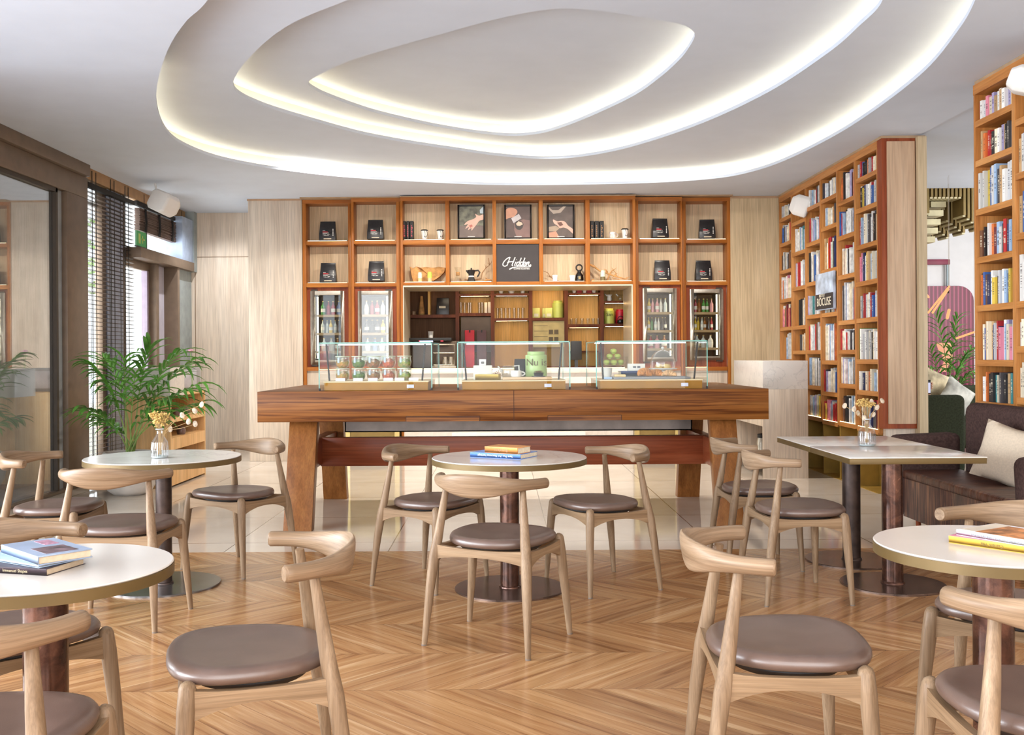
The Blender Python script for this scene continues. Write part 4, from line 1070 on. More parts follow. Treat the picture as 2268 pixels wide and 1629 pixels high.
def tin(X, y, Z, r, h, m, label, grp=None, text=None, name='tea_tin'):
    t = THING(name, label, 'tin', (X, y, Z), grp)
    PART('tin_body', MB().lathe([(r, 0), (r, h * .86), (r * .93, h * .88)], (X, y, Z), 24), m, t, smooth=True)
    PART('lid', MB().lathe([(r * .8, h * .87), (r * .82, h * .99), (r * .78, h), (.0001, h)], (X, y, Z), 24), m, t, smooth=True)
    if text:
        tx = TEXT('tin_lettering', text, r * .9, Matrix.Translation((X, y - r - .0015, Z + h * .6)) @ FRONT, P('tin_print_dark', (92, 82, 40), .6), t, ext=.002)
    return t
tin(BX(1236), yB + .04, BZ(704.5), .077, .24, lime, 'tall lime green tea tin beside the small pouches')
for i, (px, w) in enumerate(((1187.5, .1), (1207, .07), (1215.5, .1))):
    X = BX(px); t = THING('tea_pouch', 'small lime green tea pouch, %s from left' % ordn(i), 'pouch', (X, yB, BZ(704.5)), 'lime tea pouches')
    y_ = yB + (.07 if i == 1 else 0)
    PART('pouch_body', MB().hexa([(X - w / 2, y_ - .03, BZ(704.5)), (X + w / 2, y_ - .03, BZ(704.5)), (X + w / 2, y_ + .03, BZ(704.5)), (X - w / 2, y_ + .03, BZ(704.5))],
         [(X - w / 2, y_ - .004, BZ(704.5) + .14), (X + w / 2, y_ - .004, BZ(704.5) + .14), (X + w / 2, y_ + .004, BZ(704.5) + .14), (X - w / 2, y_ + .004, BZ(704.5) + .14)]), limebag, t, bevel=.004)
    PART('pouch_label', MB().box(X - w * .3, X + w * .3, y_ - .034, y_ - .028, BZ(704.5) + .02, BZ(704.5) + .06), P('pouch_white_label', (226, 222, 190), .5), t)
tin(BX(1349), yB, BZ(718.5), .072, .21, lime, 'lime green tea tin lettered Sans at the right end', text='San')
t = tin(BX(1375), yB + .06, BZ(718.5), .07, .2, P('crimson_tin', (170, 30, 50), .35), 'crimson tea tin partly hidden behind the black kettle')
X = BX(1374); t = THING('kettle', 'small black kettle in front of the crimson tin', 'kettle', (X, yB - .03, BZ(718.5)))
PART('kettle_body', MB().lathe([(.04, 0), (.05, .02), (.045, .05), (.02, .065), (.0001, .066)], (X, yB - .03, BZ(718.5)), 16), blackg_m, t, smooth=True)
PART('handle', MB().tube([(X + .04 * math.cos(a), yB - .03, BZ(718.5) + .06 + .045 * math.sin(a)) for a in [i * PI / 8 for i in range(9)]], .005, 6), blackg_m, t)
for px, lab in ((1350, 'white porcelain pot on the top right back bar shelf'), (1374, 'frosted glass pot on the top right back bar shelf')):
    X = BX(px); t = THING('small_pot', lab, 'pot', (X, yB, BZ(668)))
    PART('pot_body', MB().lathe([(.025, 0), (.035, .03), (.026, .07), (.04, .09)], (X, yB, BZ(668)), 12), white_m if px == 1350 else jar_glass, t, smooth=True)
    PART('spout', MB().tube([(X - .03, yB, BZ(668) + .07), (X - .06, yB, BZ(668) + .1)], .008, 6), white_m, t)
for i, (px, r, grp) in enumerate(((1110, .035, 0), (1133, .05, 0), (1158, .035, 0), (1272, .032, 1), (1295, .032, 1), (1316, .032, 1))):
    X = BX(px); Z = BZ(650)
    ONE('white_bowl', MB().lathe([(r * .6, 0), (r, .05), (r * .94, .05), (r * .5, .008), (.0001, .008)], (X, yB, Z), 16), white_m, 'white bowl, %s from left on the top shelf %s' % (ordn(i % 3), ('above the tall glasses', 'between red boxes')[grp]), 'bowl', ('bowls above the tall glasses', 'bowls between red boxes')[grp], smooth=True)
for i, px in enumerate((1284, 1306)):
    ONE('red_box', MB().box(BX(px) - .035, BX(px) + .035, yB + .05, yB + .1, BZ(650), BZ(650) + .12), P('red_box_card', (190, 40, 50), .5), 'red box, %s of two behind the white bowls' % ordn(i), 'box')
X = BX(934); t = THING('wood_pepper_mill', 'tall tapered wooden grinder in the dark left bay', 'grinder', (X, yB, BZ(696)))
PART('mill_body', MB().lathe([(.048, 0), (.044, .05), (.024, .2), (.02, .26), (.0001, .262)], (X, yB, BZ(696)), 16), bark_m, t, smooth=True)
PART('mill_base', MB().lathe([(.049, 0), (.049, .012), (.046, .02)], (X, yB, BZ(696)), 16), brass_m, t, smooth=True)
X = BX(916); ONE('condiment_cup', MB().lathe([(.03, 0), (.034, .05)], (X, yB, BZ(696)), 12), P('smoky_cup', (150, 120, 90), .3), 'small smoky cup left of the tall wooden grinder', 'cup', smooth=True)
X = BX(981); t = THING('coffee_bag', 'black and silver coffee bag in the dark left back bar bay', 'coffee bag', (X, yB, BZ(696)))
PART('bag_body', MB().hexa([(X - .09, yB - .04, BZ(696)), (X + .09, yB - .04, BZ(696)), (X + .09, yB + .04, BZ(696)), (X - .09, yB + .04, BZ(696))], [(X - .085, yB - .006, BZ(696) + .235), (X + .085, yB - .006, BZ(696) + .235), (X + .085, yB + .006, BZ(696) + .235), (X - .085, yB + .006, BZ(696) + .235)]), bag_m, t, bevel=.006)
PART('bag_print', MB().box(X - .05, X + .04, yB - .042, yB - .03, BZ(696) + .09, BZ(696) + .12), silver_strip, t)
for i, (px, mname, c) in enumerate(((1041, 'crimson_bag', (180, 34, 50)), (1067, 'plum_bag', (84, 56, 60)))):
    X = BX(px); t = THING('gusset_bag', '%s gusseted bag standing in the dark niche' % ('crimson' if i == 0 else 'plum'), 'bag', (X, dB - .1, 1.17))
    PART('bag_body', MB().box(X - .065, X + .065, dB - .14, dB - .04, 1.17, BZ(732)), P(mname, c, .5), t, bevel=.006)
    PART('bag_notch', MB().box(X - .006, X + .012, dB - .145, dB - .13, BZ(737), BZ(731.5)), black_m, t)
# coffee machine on the bar
dE = 13.0
def EX(px): return XX(px, dE, 780)
t = THING('espresso_machine', 'dark espresso machine with steel jugs behind the left display case', 'coffee machine', (EX(965), dE, 1.15))
PART('machine_top', MB().box(EX(906), EX(1000), dE, dE + .45, 1.52, 1.56), black_m, t, bevel=.006)
PART('machine_body', MB().box(EX(908), EX(1010), dE + .22, dE + .45, 1.16, 1.52), P('machine_dark_steel', (84, 70, 58), .35, .6), t, bevel=.006)
PART('display', MB().box(EX(930), EX(959), dE - .004, dE + .01, ZZ(757, dE), ZZ(754, dE)), EMIT('machine_display_white', (206, 220, 255), 3.0), t)
PART('indicator_light', MB().box(EX(976), EX(982), dE - .004, dE + .01, ZZ(756, dE), ZZ(754, dE)).box(EX(928), EX(930), dE - .004, dE + .01, ZZ(756, dE), ZZ(753.5, dE)), EMIT('machine_red_light', (230, 40, 60), 2.0), t)
PART('side_frame', MB().tube([(EX(960), dE + .02, 1.47), (EX(1006), dE + .02, 1.47), (EX(1006), dE + .02, 1.2), (EX(960), dE + .02, 1.2)], .012, 8).tube([(EX(960), dE + .02, 1.36), (EX(1006), dE + .02, 1.36)], .01, 8), steel_m, t)
PART('drip_tray', MB().box(EX(955), EX(1010), dE, dE + .2, 1.155, 1.19), steel_m, t, bevel=.003)
for i, px in enumerate((985, 998)):
    X = EX(px); j = THING('milk_jug', 'steel milk jug, %s of two under the coffee machine' % ordn(i), 'jug', (X, dE + .09, 1.19))
    PART('jug_body', MB().lathe([(.04, 0), (.042, .04), (.032, .1), (.036, .12)], (X, dE + .09, 1.19), 16), steel_m, j, smooth=True)
    PART('handle', MB().tube([(X - .03, dE + .06, 1.29), (X - .01, dE + .03, 1.28), (X - .0, dE + .03, 1.23), (X - .02, dE + .055, 1.21)], .005, 6), steel_m, j)
X = EX(952); ONE('paper_cup', MB().lathe([(.03, 0), (.035, .09)], (X, dE + .2, 1.56), 14), paper_w, 'pale cup standing on top of the coffee machine', 'cup', smooth=True)
X = EX(1271)
t = THING('order_tablet', 'black order screen standing on the bar behind the cases', 'screen', (X, dE - .4, 1.15))
PART('screen', MB().box(X - .07, X + .07, dE - .42, dE - .39, 1.26, 1.50), black_m, t, bevel=.01)
PART('stand', MB().box(X - .02, X + .02, dE - .40, dE - .36, 1.16, 1.3).box(X - .07, X + .07, dE - .46, dE - .34, 1.152, 1.17), blackg_m, t)
# ================================================================== long display table
TT = 1.051
TX0, TX1, TY0, TY1 = -1.868, 2.045, 7.60, 9.43
tb = THING('display_table', 'very long walnut trestle table carrying three glass display cases', 'table', (.09, 8.5, 0))
PART('table_top', MB().box(TX0, TX1, TY0, TY1, .816, TT), walnut_h, tb, bevel=.002)
xs_ = XX(1138, TY0, 900)
for a, b in ((900, 1062), (1214, 1376)):
    q = MB().box(XX(a, TY0, 928), XX(b, TY0, 928), TY0 - .003, TY0 + .01, .816, .853)
    PART('drawer_front', q, walnut_h, tb)
    PART('drawer_gap', MB().box(XX(a, TY0, 928) - .004, XX(a, TY0, 928), TY0 - .001, TY0 + .01, .816, .857).box(XX(a, TY0, 928), XX(b, TY0, 928), TY0 - .001, TY0 + .01, .853, .857).box(XX(b, TY0, 928), XX(b, TY0, 928) + .004, TY0 - .001, TY0 + .01, .816, .857), P('joint_shadow', (60, 34, 20), .8), tb)
PART('centre_joint', MB().box(xs_ - .002, xs_ + .002, TY0 - .001, TY0 + .01, .816, TT), P('joint_shadow', (60, 34, 20), .8), tb)
for xa_, xb_ in ((-1.65, -1.435), (1.622, 1.825)):
    PART('leg', MB().hexa([(xa_, 7.47, 0), (xb_, 7.47, 0), (xb_, 7.58, 0), (xa_, 7.58, 0)], [(xa_, 7.73, .816), (xb_, 7.73, .816), (xb_, 7.84, .816), (xa_, 7.84, .816)]), walnut_v, tb, bevel=.003)
    PART('leg', MB().hexa([(xa_, 9.18, 0), (xb_, 9.18, 0), (xb_, 9.30, 0), (xa_, 9.30, 0)], [(xa_, 8.96, .816), (xb_, 8.96, .816), (xb_, 9.08, .816), (xa_, 9.08, .816)]), walnut_v, tb, bevel=.003)
    xm = (xa_ + xb_) / 2
    PART('cross_beam', MB().box(xm - .05, xm + .05, 7.72, 9.1, .42, .64), WOOD('table_walnut_cross', (108, 50, 28), (130, 64, 38), (148, 80, 50), 1, .8, .3, 14), tb, bevel=.003)
PART('stretcher', MB().box(-1.505, 1.705, 8.26, 8.36, .405, .642), walnut_dark, tb, bevel=.003)
PART('cable_trough', MB().box(-1.35, 1.64, 8.55, 8.80, .665, .675).box(-1.35, 1.64, 8.55, 8.56, .665, .78).box(-1.35, 1.64, 8.79, 8.80, .665, .78).box(-1.35, -1.34, 8.55, 8.8, .665, .816).box(1.63, 1.64, 8.55, 8.8, .665, .816), steel2_m, tb)

case_glass = GLASS('display_case_glass', (.985, .995, .99), .35, 0.0, .008)
edge_glass = P('green_glass_edge', (96, 160, 146), .15, 0, .6, var=.1, sc=4)
base_brass = P('case_base_ochre', (160, 112, 34), .6, 0, .12, var=.05, sc=8)
base_top = P('case_base_board', (232, 208, 166), .5, var=.03)
led_case = EMIT('case_light_bar', (245, 246, 255), 4.0, .01)
CY0, CY1, CZ1 = 7.70, 8.58, 1.4255
def display_case(pa, pb, label):
    x0, x1 = XX(pa, CY0, 810), XX(pb, CY0, 810)
    t = THING('display_case', label, 'display case', ((x0 + x1) / 2, (CY0 + CY1) / 2, TT))
    g = .008
    PART('front_pane', MB().box(x0 + g, x1 - g, CY0, CY0 + g, TT + .004, CZ1 - g), case_glass, t)
    PART('side_pane', MB().box(x0, x0 + g, CY0, CY1, TT + .004, CZ1 - g), case_glass, t)
    PART('side_pane', MB().box(x1 - g, x1, CY0, CY1, TT + .004, CZ1 - g), case_glass, t)
    PART('top_pane', MB().box(x0, x1, CY0, CY1, CZ1 - g, CZ1), case_glass, t)
    e = .004
    q = MB()
    for x in (x0 - .001, x1 - g + .001 - .0): q.box(x, x + g, CY0 - .002, CY0, TT + .003, CZ1); q.box(x, x + g, CY1, CY1 + .002, TT + .003, CZ1)
    q.box(x0, x1, CY0 - .002, CY0, CZ1 - g, CZ1 + .001); q.box(x0, x1, CY1, CY1 + .002, CZ1 - g, CZ1 + .001)
    PART('glass_edge', q, edge_glass, t)
    PART('foot_clip', MB().box(x0 - .001, x0 + .011, CY0 - .005, CY0 + .012, TT, TT + .02).box(x1 - .011, x1 + .001, CY0 - .005, CY0 + .012, TT, TT + .02), black_m, t)
    PART('base', MB().box(x0 + .035, x1 - .035, CY0 + .03, CY1 - .05, TT, TT + .064), base_brass, t, bevel=.002)
    PART('base_board', MB().box(x0 + .03, x1 - .03, CY0 + .025, CY1 - .05, TT + .064, TT + .072), base_top, t)
    PART('price_sticker', MB().box(x1 - .20, x1 - .145, CY0 + .0275, CY0 + .030, TT + .018, TT + .044), P('price_sticker', (206, 208, 226), .5), t)
    PART('support_bar', MB().tube([(x0 + .065, CY0 + .10, TT + .075), (x0 + .045, CY0 + .08, CZ1 - .012)], .007, 6), black_m, t)
    PART('support_bar', MB().tube([(x1 - .085, CY0 + .10, TT + .075), (x1 - .06, CY0 + .08, CZ1 - .012)], .007, 6), black_m, t)
    PART('light_bar', MB().box(x0 + .05, x1 - .05, CY1 - .25, CY1 - .240, CZ1 - .0135, CZ1 - .009), led_case, t)
    return t, x0, x1
cs1, a1, b1 = display_case(706, 957, 'glass display case of salad jars, leftmost on the long table')
cs2, a2, b2 = display_case(1013, 1263, 'glass display case with teapot and tea tin, middle of the long table')
cs3, a3, b3 = display_case(1320, 1567, 'glass display case with croissants and cake dome, rightmost on the table')
zt = TT + .0725
# salad jars
foods = [('pasta', (214, 170, 84), (180, 130, 60)), ('spinach', (70, 110, 50), (120, 150, 70)), ('quinoa', (126, 112, 80), (190, 120, 70)), ('tomato', (196, 74, 52), (224, 130, 90)), ('herb', (74, 124, 60), (210, 200, 120))]
def food_mat(n, a, b):
    k = NT('food_' + n); tc = k.n('TexCoord').outputs['Object']
    v = k.n('TexVoronoi', {'Vector': tc, 'Scale': 60.0}); c = k.mix(k.n('TexNoise', {'Vector': tc, 'Scale': 34.0, 'Detail': 3.0}).outputs[0], lin(a), lin(b))
    k.bump(v.outputs[0], .8, .01)
    return k.fin(k.mix(.35, c, v.outputs['Color'], 'OVERLAY'), .5)
fm = [food_mat(*f) for f in foods]
jglass = GLASS('salad_jar_glass', (.93, .97, .93), 1.1, 0, .06)
jd = 7.98
fnames = ['golden pasta', 'dark spinach', 'mixed grain', 'tomato', 'green herb']
for row in (0, 1):
    for i, px in enumerate((758.8, 794.6, 827.5, 861, 895.6)):
        X = XX(px, jd, 825); z = zt + row * .099
        t = THING('salad_jar', 'glass jar of %s salad, %s row in the left display case' % (fnames[i], 'upper' if row else 'lower'), 'jar', (X, jd, z), 'salad jars in the left display case')
        PART('jar_glass', MB().lathe([(.030, 0), (.05, .018), (.057, .05), (.053, .08), (.055, .097)], (X, jd, z), 20), jglass, t, smooth=True)
        PART('jar_rim', MB().lathe([(.055, .090), (.059, .093), (.059, .098), (.054, .098)], (X, jd, z), 20), P('jar_rim_glass', (214, 226, 200), .2), t, smooth=True)
        q = MB(); rr = random.Random(i * 7 + row)
        q.lathe([(.028, .004), (.047, .02), (.053, .04 + .01 * row), (.046, .058), (.025, .066 + rr.uniform(0, .008)), (.0001, .07)], (X, jd, z), 18)
        for k in range(26):
            a, r_ = rr.uniform(0, 6.28), rr.uniform(0, .044); c = Vector((X + r_ * math.cos(a), jd + r_ * math.sin(a), z + .052 + rr.uniform(0, .022)))
            u = Vector((rr.uniform(-1, 1), rr.uniform(-1, 1), rr.uniform(-.4, .6))).normalized() * rr.uniform(.008, .017); w = u.cross(Vector((0, 0, 1))) * .5
            q.add([c - u, c + w, c + u, c - w, c + Vector((0, 0, .006))], [(0, 1, 4), (1, 2, 4), (2, 3, 4), (3, 0, 4)])
        PART('salad_filling', q, fm[i], t)
        PART('jar_sticker', MB().box(X - .032, X - .017, jd - .0575, jd - .050, z + .045, z + .085), P('blue_white_sticker', (190, 206, 226), .5), t)
for i, px in enumerate((754, 793, 826, 860, 885, 916)):
    X = XX(px, 7.80, 838)
    ONE('price_card', MB().hexa([(X - .037, 7.79, zt), (X + .037, 7.79, zt), (X + .037, 7.795, zt), (X - .037, 7.795, zt)], [(X - .037, 7.80, zt + .024), (X + .037, 7.80, zt + .024), (X + .037, 7.805, zt + .024), (X - .037, 7.805, zt + .024)]),
        P('price_card_white', (232, 232, 240), .5), 'small white price card, %s from left before the salad jars' % ordn(i), 'price card', 'price cards before the salad jars')
# middle case
def cx2(px, d=8.0): return XX(px, d, 820)
X0, X1 = cx2(1049, 8.1), cx2(1090, 8.1)
ONE('white_box', MB().box(X0, X1, 8.02, 8.16, zt, zt + .115), P('cream_card_box', (236, 232, 222), .5), 'cream cube box under the tiny white picture frame', 'box', bevel=.002)
t = THING('mini_frame', 'tiny white frame with a dark square on the cream box', 'frame', ((X0 + X1) / 2, 8.06, zt + .115))
xm = cx2(1069, 8.06)
PART('frame', MB().box(xm - .028, xm + .028, 8.05, 8.06, zt + .115, zt + .165), white_m, t, bevel=.002)
PART('picture', MB().box(xm - .012, xm + .012, 8.046, 8.05, zt + .128, zt + .146), P('picture_dark', (110, 104, 100), .5), t)
def book(name, label, c, w, dp, th, rot, cover, spine_text=None, pages=(226, 212, 186), text_m=None, top=None, grp=None, rev=False, hard=True):
    """book lying flat: spine towards -Y before rotation; c = centre of underside"""
    t = THING(name, label, 'book', c, grp, rot)
    ct = .003 if hard else .0012
    m = MB().box(-w / 2, w / 2, -dp / 2, dp / 2, 0, ct).box(-w / 2, w / 2, -dp / 2, dp / 2, th - ct, th).box(-w / 2, w / 2, -dp / 2, -dp / 2 + ct, ct, th - ct)
    OBJ('cover', m, cover, t, bevel=.0008, world=False, seg=1)
    OBJ('page_block', MB().box(-w / 2 + .004, w / 2 - .004, -dp / 2 + ct, dp / 2 - .004, ct, th - ct), P('page_edges_%d_%d' % (pages[0], pages[2]), pages, .9, var=.04, sc=80), t, world=False)
    if spine_text:
        M4 = Matrix.Translation((0, -dp / 2 - .0006, th / 2)) @ FRONT @ (Matrix.Rotation(PI, 4, 'Z') if rev else Matrix.Identity(4))
        o = TEXT('spine_lettering', spine_text, th * .62, M4, text_m or whitetx, None, ext=.0004); o.parent = t
    if top: 
        for (a0, a1, b0, b1, mt) in top: OBJ('cover_picture', MB().box(w * a0, w * a1, dp * b0, dp * b1, th, th + .0006), mt, t, world=False)
    return t
book('gold_book', 'gold-edged book lying tilted before the cream box', (cx2(1081, 7.9), 7.93, zt), .19, .10, .045, R(-12), P('gold_paper', (206, 176, 92), .4, .3), hard=True, pages=(214, 190, 120))
tr_x0, tr_x1 = cx2(1113, 7.92), cx2(1222, 7.92)
ONE('wooden_tray', MB().box(tr_x0, tr_x1, 7.86, 8.10, zt, zt + .022), P('pale_tray_wood', (216, 184, 146), .5), 'pale wooden tray carrying the cup and the tea bowl', 'tray', bevel=.004)
zr = zt + .0225
t = mug(cx2(1143, 7.95), 7.95, zr, .045, .05, white_m, 'white teacup on the wooden tray', 1, 'cup', name='teacup')
X = cx2(1126, 8.05)
t = THING('glass_teapot', 'clear glass teapot behind the white teacup', 'teapot', (X, 8.05, zr))
PART('pot_body', MB().lathe([(.05, 0), (.056, .02), (.052, .07), (.04, .09), (.0001, .094)], (X, 8.05, zr), 20), GLASS('teapot_glass', (.86, .84, .80), 1.5, 0, .15), t, smooth=True)
PART('handle', MB().tube([(X + .045, 8.05, zr + .085), (X + .085, 8.05, zr + .09), (X + .09, 8.05, zr + .03)], .007, 8), P('glass_handle_white', (214, 212, 206), .2), t)
PART('spout', MB().tube([(X - .05, 8.05, zr + .04), (X - .085, 8.05, zr + .085)], [.012, .006], 8), P('glass_handle_white', (214, 212, 206), .2), t)
X = cx2(1102, 8.02); q = MB(); rr = random.Random(2)
for k in range(60):
    c = Vector((X + rr.gauss(0, .014), 8.02 + rr.gauss(0, .01), zt + .012 + abs(rr.gauss(.012, .02)))); u = Vector((rr.uniform(-1, 1), rr.uniform(-1, 1), rr.uniform(-1, 1))).normalized() * .012
    q.tube([c - u, c + u], .0016, 4)
for k in range(0): pass
t = THING('tea_ball', 'dry twiggy tea bundle beside the glass teapot', 'tea', (X, 8.02, zt)); PART('tea_twigs', q, twig_m, t)
tin(cx2(1187.5, 8.12), 8.12, zt, .088, .225, P('nuts_green_tin', (176, 204, 130), .35, var=.03), 'big pale green tea tin in the middle display case', text='Nu is')
X = cx2(1193, 7.93); t = THING('tea_bowl', 'black bowl heaped with loose tea on the wooden tray', 'bowl', (X, 7.93, zr))
PART('bowl_body', MB().lathe([(.055, 0), (.055, .006), (.034, .008), (.042, .034), (.038, .034), (.0001, .03)], (X, 7.93, zr), 20), blackg_m, t, smooth=True)
q = MB(); rr = random.Random(9)
for k in range(70):
    a, r_ = rr.uniform(0, 6.28), rr.uniform(0, .034); c = Vector((X + r_ * math.cos(a), 7.93 + r_ * math.sin(a), zr + .034 + rr.uniform(0, .012))); u = Vector((rr.uniform(-1, 1), rr.uniform(-1, 1), rr.uniform(0, 1))).normalized() * .007
    q.tube([c - u, c + u], .0015, 4)
PART('loose_tea', q, P('loose_tea', (110, 74, 44), .8), t)
X = cx2(1153, 8.22); t = THING('coffee_bag', 'black bag standing behind the glass teapot in the middle case', 'coffee bag', (X, 8.22, zt))
PART('bag_body', MB().hexa([(X - .06, 8.19, zt), (X + .05, 8.19, zt), (X + .05, 8.26, zt), (X - .06, 8.26, zt)], [(X - .05, 8.22, zt + .165), (X + .05, 8.22, zt + .165), (X + .05, 8.235, zt + .165), (X - .05, 8.235, zt + .165)]), bag_m, t, bevel=.004)
# right case
sx0, sx1 = cx2(1355, 7.95), cx2(1523, 7.95)
ONE('slate_board', MB().box(sx0, sx1, 7.82, 8.14, zt, zt + .018), MARBLE('grey_slate', (150, 150, 154), (110, 112, 118), 12, .5), 'grey speckled stone board under the croissants', 'board', bevel=.003)
zs_ = zt + .0185
crois = P('croissant_crust', (196, 128, 62), .45, var=.25, sc=30); crois_p = P('sugared_croissant_crust', (206, 160, 110), .5, var=.22, sc=34)
def croissant(px, d, L, r, rot, label, m):
    X = cx2(px, d); t = THING('croissant', label, 'croissant', (X, d, zs_), 'croissants on the stone board', rot)
    q = MB(); pts = []; rad = []
    n = 27
    for i in range(n):
        s = i / (n - 1); a = (s - .5) * 1.7
        rr_ = r * (math.sin(PI * min(max(s, .03), .97)) ** .55) * (1 + .10 * (1 if (i // 2) % 2 else -.3))
        pts.append((L * .62 * math.sin(a), -L * .34 * (1 - math.cos(a)) , max(rr_ * .78, .006))); rad.append(rr_)
    q.tube(pts, rad, 14, flat=.8)
    mn = min(v[2] for v in q.v); q.v = [(a, b, c - mn) for a, b, c in q.v]
    OBJ('croissant_body', q, m, t, world=False, smooth=True, angle=80)
croissant(1427, 7.96, .125, .038, R(15), 'golden croissant, leftmost and biggest on the stone board', crois)
croissant(1453, 8.0, .11, .033, R(-10), 'golden croissant in the middle of the three', crois)
croissant(1482, 7.97, .125, .03, R(-14), 'pale flaky croissant, rightmost of the three', crois_p)
X = cx2(1468, 8.28); t = THING('cake_dome', 'glass cake dome over yellow cakes behind the croissants', 'cake dome', (X, 8.28, zt))
PART('stand', MB().lathe([(.06, 0), (.05, .01), (.018, .02), (.018, .06), (.115, .072), (.118, .08), (.0001, .08)], (X, 8.28, zt), 28), white_m, t, smooth=True)
PART('dome', MB().lathe([(.10, .082), (.104, .13), (.09, .18), (.06, .215), (.02, .232), (.0001, .234)], (X, 8.28, zt), 28), GLASS('dome_glass', (.96, .97, .97), 1.3, 0, .06), t, smooth=True)
PART('dome_knob', MB().lathe([(.005, .233), (.014, .245), (.012, .258), (.0001, .262)], (X, 8.28, zt), 12), P('glass_handle_white', (214, 212, 206), .2), t, smooth=True)
for k, dx in enumerate((-.035, .03)):
    ONE('cake', MB().lathe([(.032, 0), (.034, .02), (.022, .034), (.0001, .036)], (X + dx, 8.26, zt + .0805), 14), P('yellow_cake', (226, 190, 110), .6), 'round yellow cake, %s of two under the glass dome' % ('left' if k == 0 else 'right'), 'cake', smooth=True)
book('flat_book', 'dark blue-edged book on top of the small stack in the right case', (cx2(1398, 8.15), 8.18, zt + .031), .19, .14, .03, R(4), P('navy_cover', (60, 76, 120), .5))
book('flat_book', 'black-edged book at the bottom of the stack in the right case', (cx2(1400, 8.15), 8.18, zt), .20, .15, .03, R(-2), P('dark_cover', (50, 48, 52), .5))
X = cx2(1409, 8.2); t = THING('card_box', 'white perforated card holder on the small book stack', 'box', (X, 8.2, zt + .062))
PART('box_body', MB().box(X - .07, X + .07, 8.17, 8.23, zt + .0615, zt + .12), P('cream_card_box', (236, 232, 222), .5), t, bevel=.002)
PART('box_print', MB().box(X - .03, X - .005, 8.168, 8.172, zt + .085, zt + .10).box(X + .005, X + .03, 8.168, 8.172, zt + .085, zt + .10), P('dark_print', (90, 90, 96), .5), t)
X = cx2(1373, 7.86); ONE('bread_slice', MB().box(X - .045, X + .045, 7.84, 7.90, zs_, zs_ + .02), P('bread_crumb', (226, 196, 140), .7, var=.1, sc=40), 'pale bread slice at the left end of the stone board', 'bread', bevel=.005)
X = cx2(1345, 8.1); ONE('white_tumbler', MB().lathe([(.03, 0), (.042, .09)], (X, 8.1, zt), 16), P('frosted_white_glass', (222, 220, 214), .3), 'frosted white tumbler at the left of the right case', 'tumbler', smooth=True)
X = cx2(1349, 7.9); ONE('sugar_packet', MB().box(X - .05, X + .02, 7.86, 7.90, zt, zt + .018), P('blue_paper_packet', (170, 196, 226), .5), 'pale blue paper packet left of the stone board', 'packet', bevel=.003)
# apples on the bar behind
X = XX(1359, 12.75, 790)
t = THING('fruit_bowl', 'glass bowl on the bar seen through the right case', 'bowl', (X, 12.75, 1.151))
PART('bowl_body', MB().lathe([(.08, 0), (.16, .06), (.19, .15)], (X, 12.75, 1.151), 24), jar_glass, t, smooth=True)
rr = random.Random(4)
for i, (dx, dy, dz) in enumerate([(-.09, 0, .04), (0, -.05, .04), (.09, 0, .04), (0, .06, .04), (-.05, 0, .115), (.05, -.01, .115), (0, 0, .18)]):
    ONE('green_apple', MB().lathe([(.0001, 0), (.02, .002), (.042, .03), (.04, .055), (.015, .07), (.0001, .064)], (X + dx, 12.75 + dy, 1.151 + dz), 14), P('apple_green', (140, 160, 70), .35, var=.15), 'green apple in the glass bowl on the bar', 'apple', 'green apples in the bar bowl', smooth=True)

# ================================================================== marble-topped blocks
def block_unit(name, label, x0, x1, y0, y1, zm0, zm1, openside, base_m, cat):
    t = THING(name, label, cat, ((x0 + x1) / 2, (y0 + y1) / 2, 0))
    return t
t = THING('service_station', 'oak service station with a veined marble block, right of the long table', 'service station', (3.0, 11.1, 0))
bx0, bx1, by0, by1 = 2.765, 3.24, 10.5, 11.8
PART('marble_block', MB().box(bx0, bx1, by0, by1, .945, 1.245), block_marble, t, bevel=.002)
PART('end_panel', MB().box(bx0, bx1, by0, by0 + .03, 0, .945), oak_panel, t, bevel=.001)
PART('end_panel', MB().box(bx0, bx1, by1 - .03, by1, 0, .945), oak_panel, t)
PART('side_panel', MB().box(bx1 - .03, bx1, by0 + .03, by1 - .03, 0, .945), oak_panel, t)
PART('shelf', MB().box(bx0 + .005, bx1 - .03, by0 + .03, by1 - .03, .62, .66), WOOD('dark_shelf_board', (110, 84, 62), (130, 100, 76), (150, 118, 92), 1, 1, .5), t)
PART('shelf', MB().box(bx0, bx0 + .02, by0 + .03, by1 - .03, .55, .67), oak_panel, t)
PART('shelf', MB().box(bx0 + .005, bx1 - .03, by0 + .03, by1 - .03, .1, .14), oak_panel, t)
PART('fascia', MB().box(bx0, bx0 + .02, by0 + .03, by1 - .03, .80, .945), oak_panel, t)
X, Y = bx0 + .12, 11.0
t2 = THING('thermos_jug', 'steel coffee thermos inside the service station', 'thermos', (X, Y, .141))
PART('jug_body', MB().lathe([(.06, 0), (.062, .2), (.05, .25)], (X, Y, .141), 20), steel_m, t2, smooth=True)
PART('jug_lid', MB().lathe([(.052, .25), (.052, .29), (.0001, .30)], (X, Y, .141), 20), black_m, t2, smooth=True)
PART('handle', MB().tube([(X + .05, Y - .02, .38), (X + .11, Y - .04, .37), (X + .11, Y - .04, .22), (X + .06, Y - .02, .2)], .01, 8), black_m, t2)

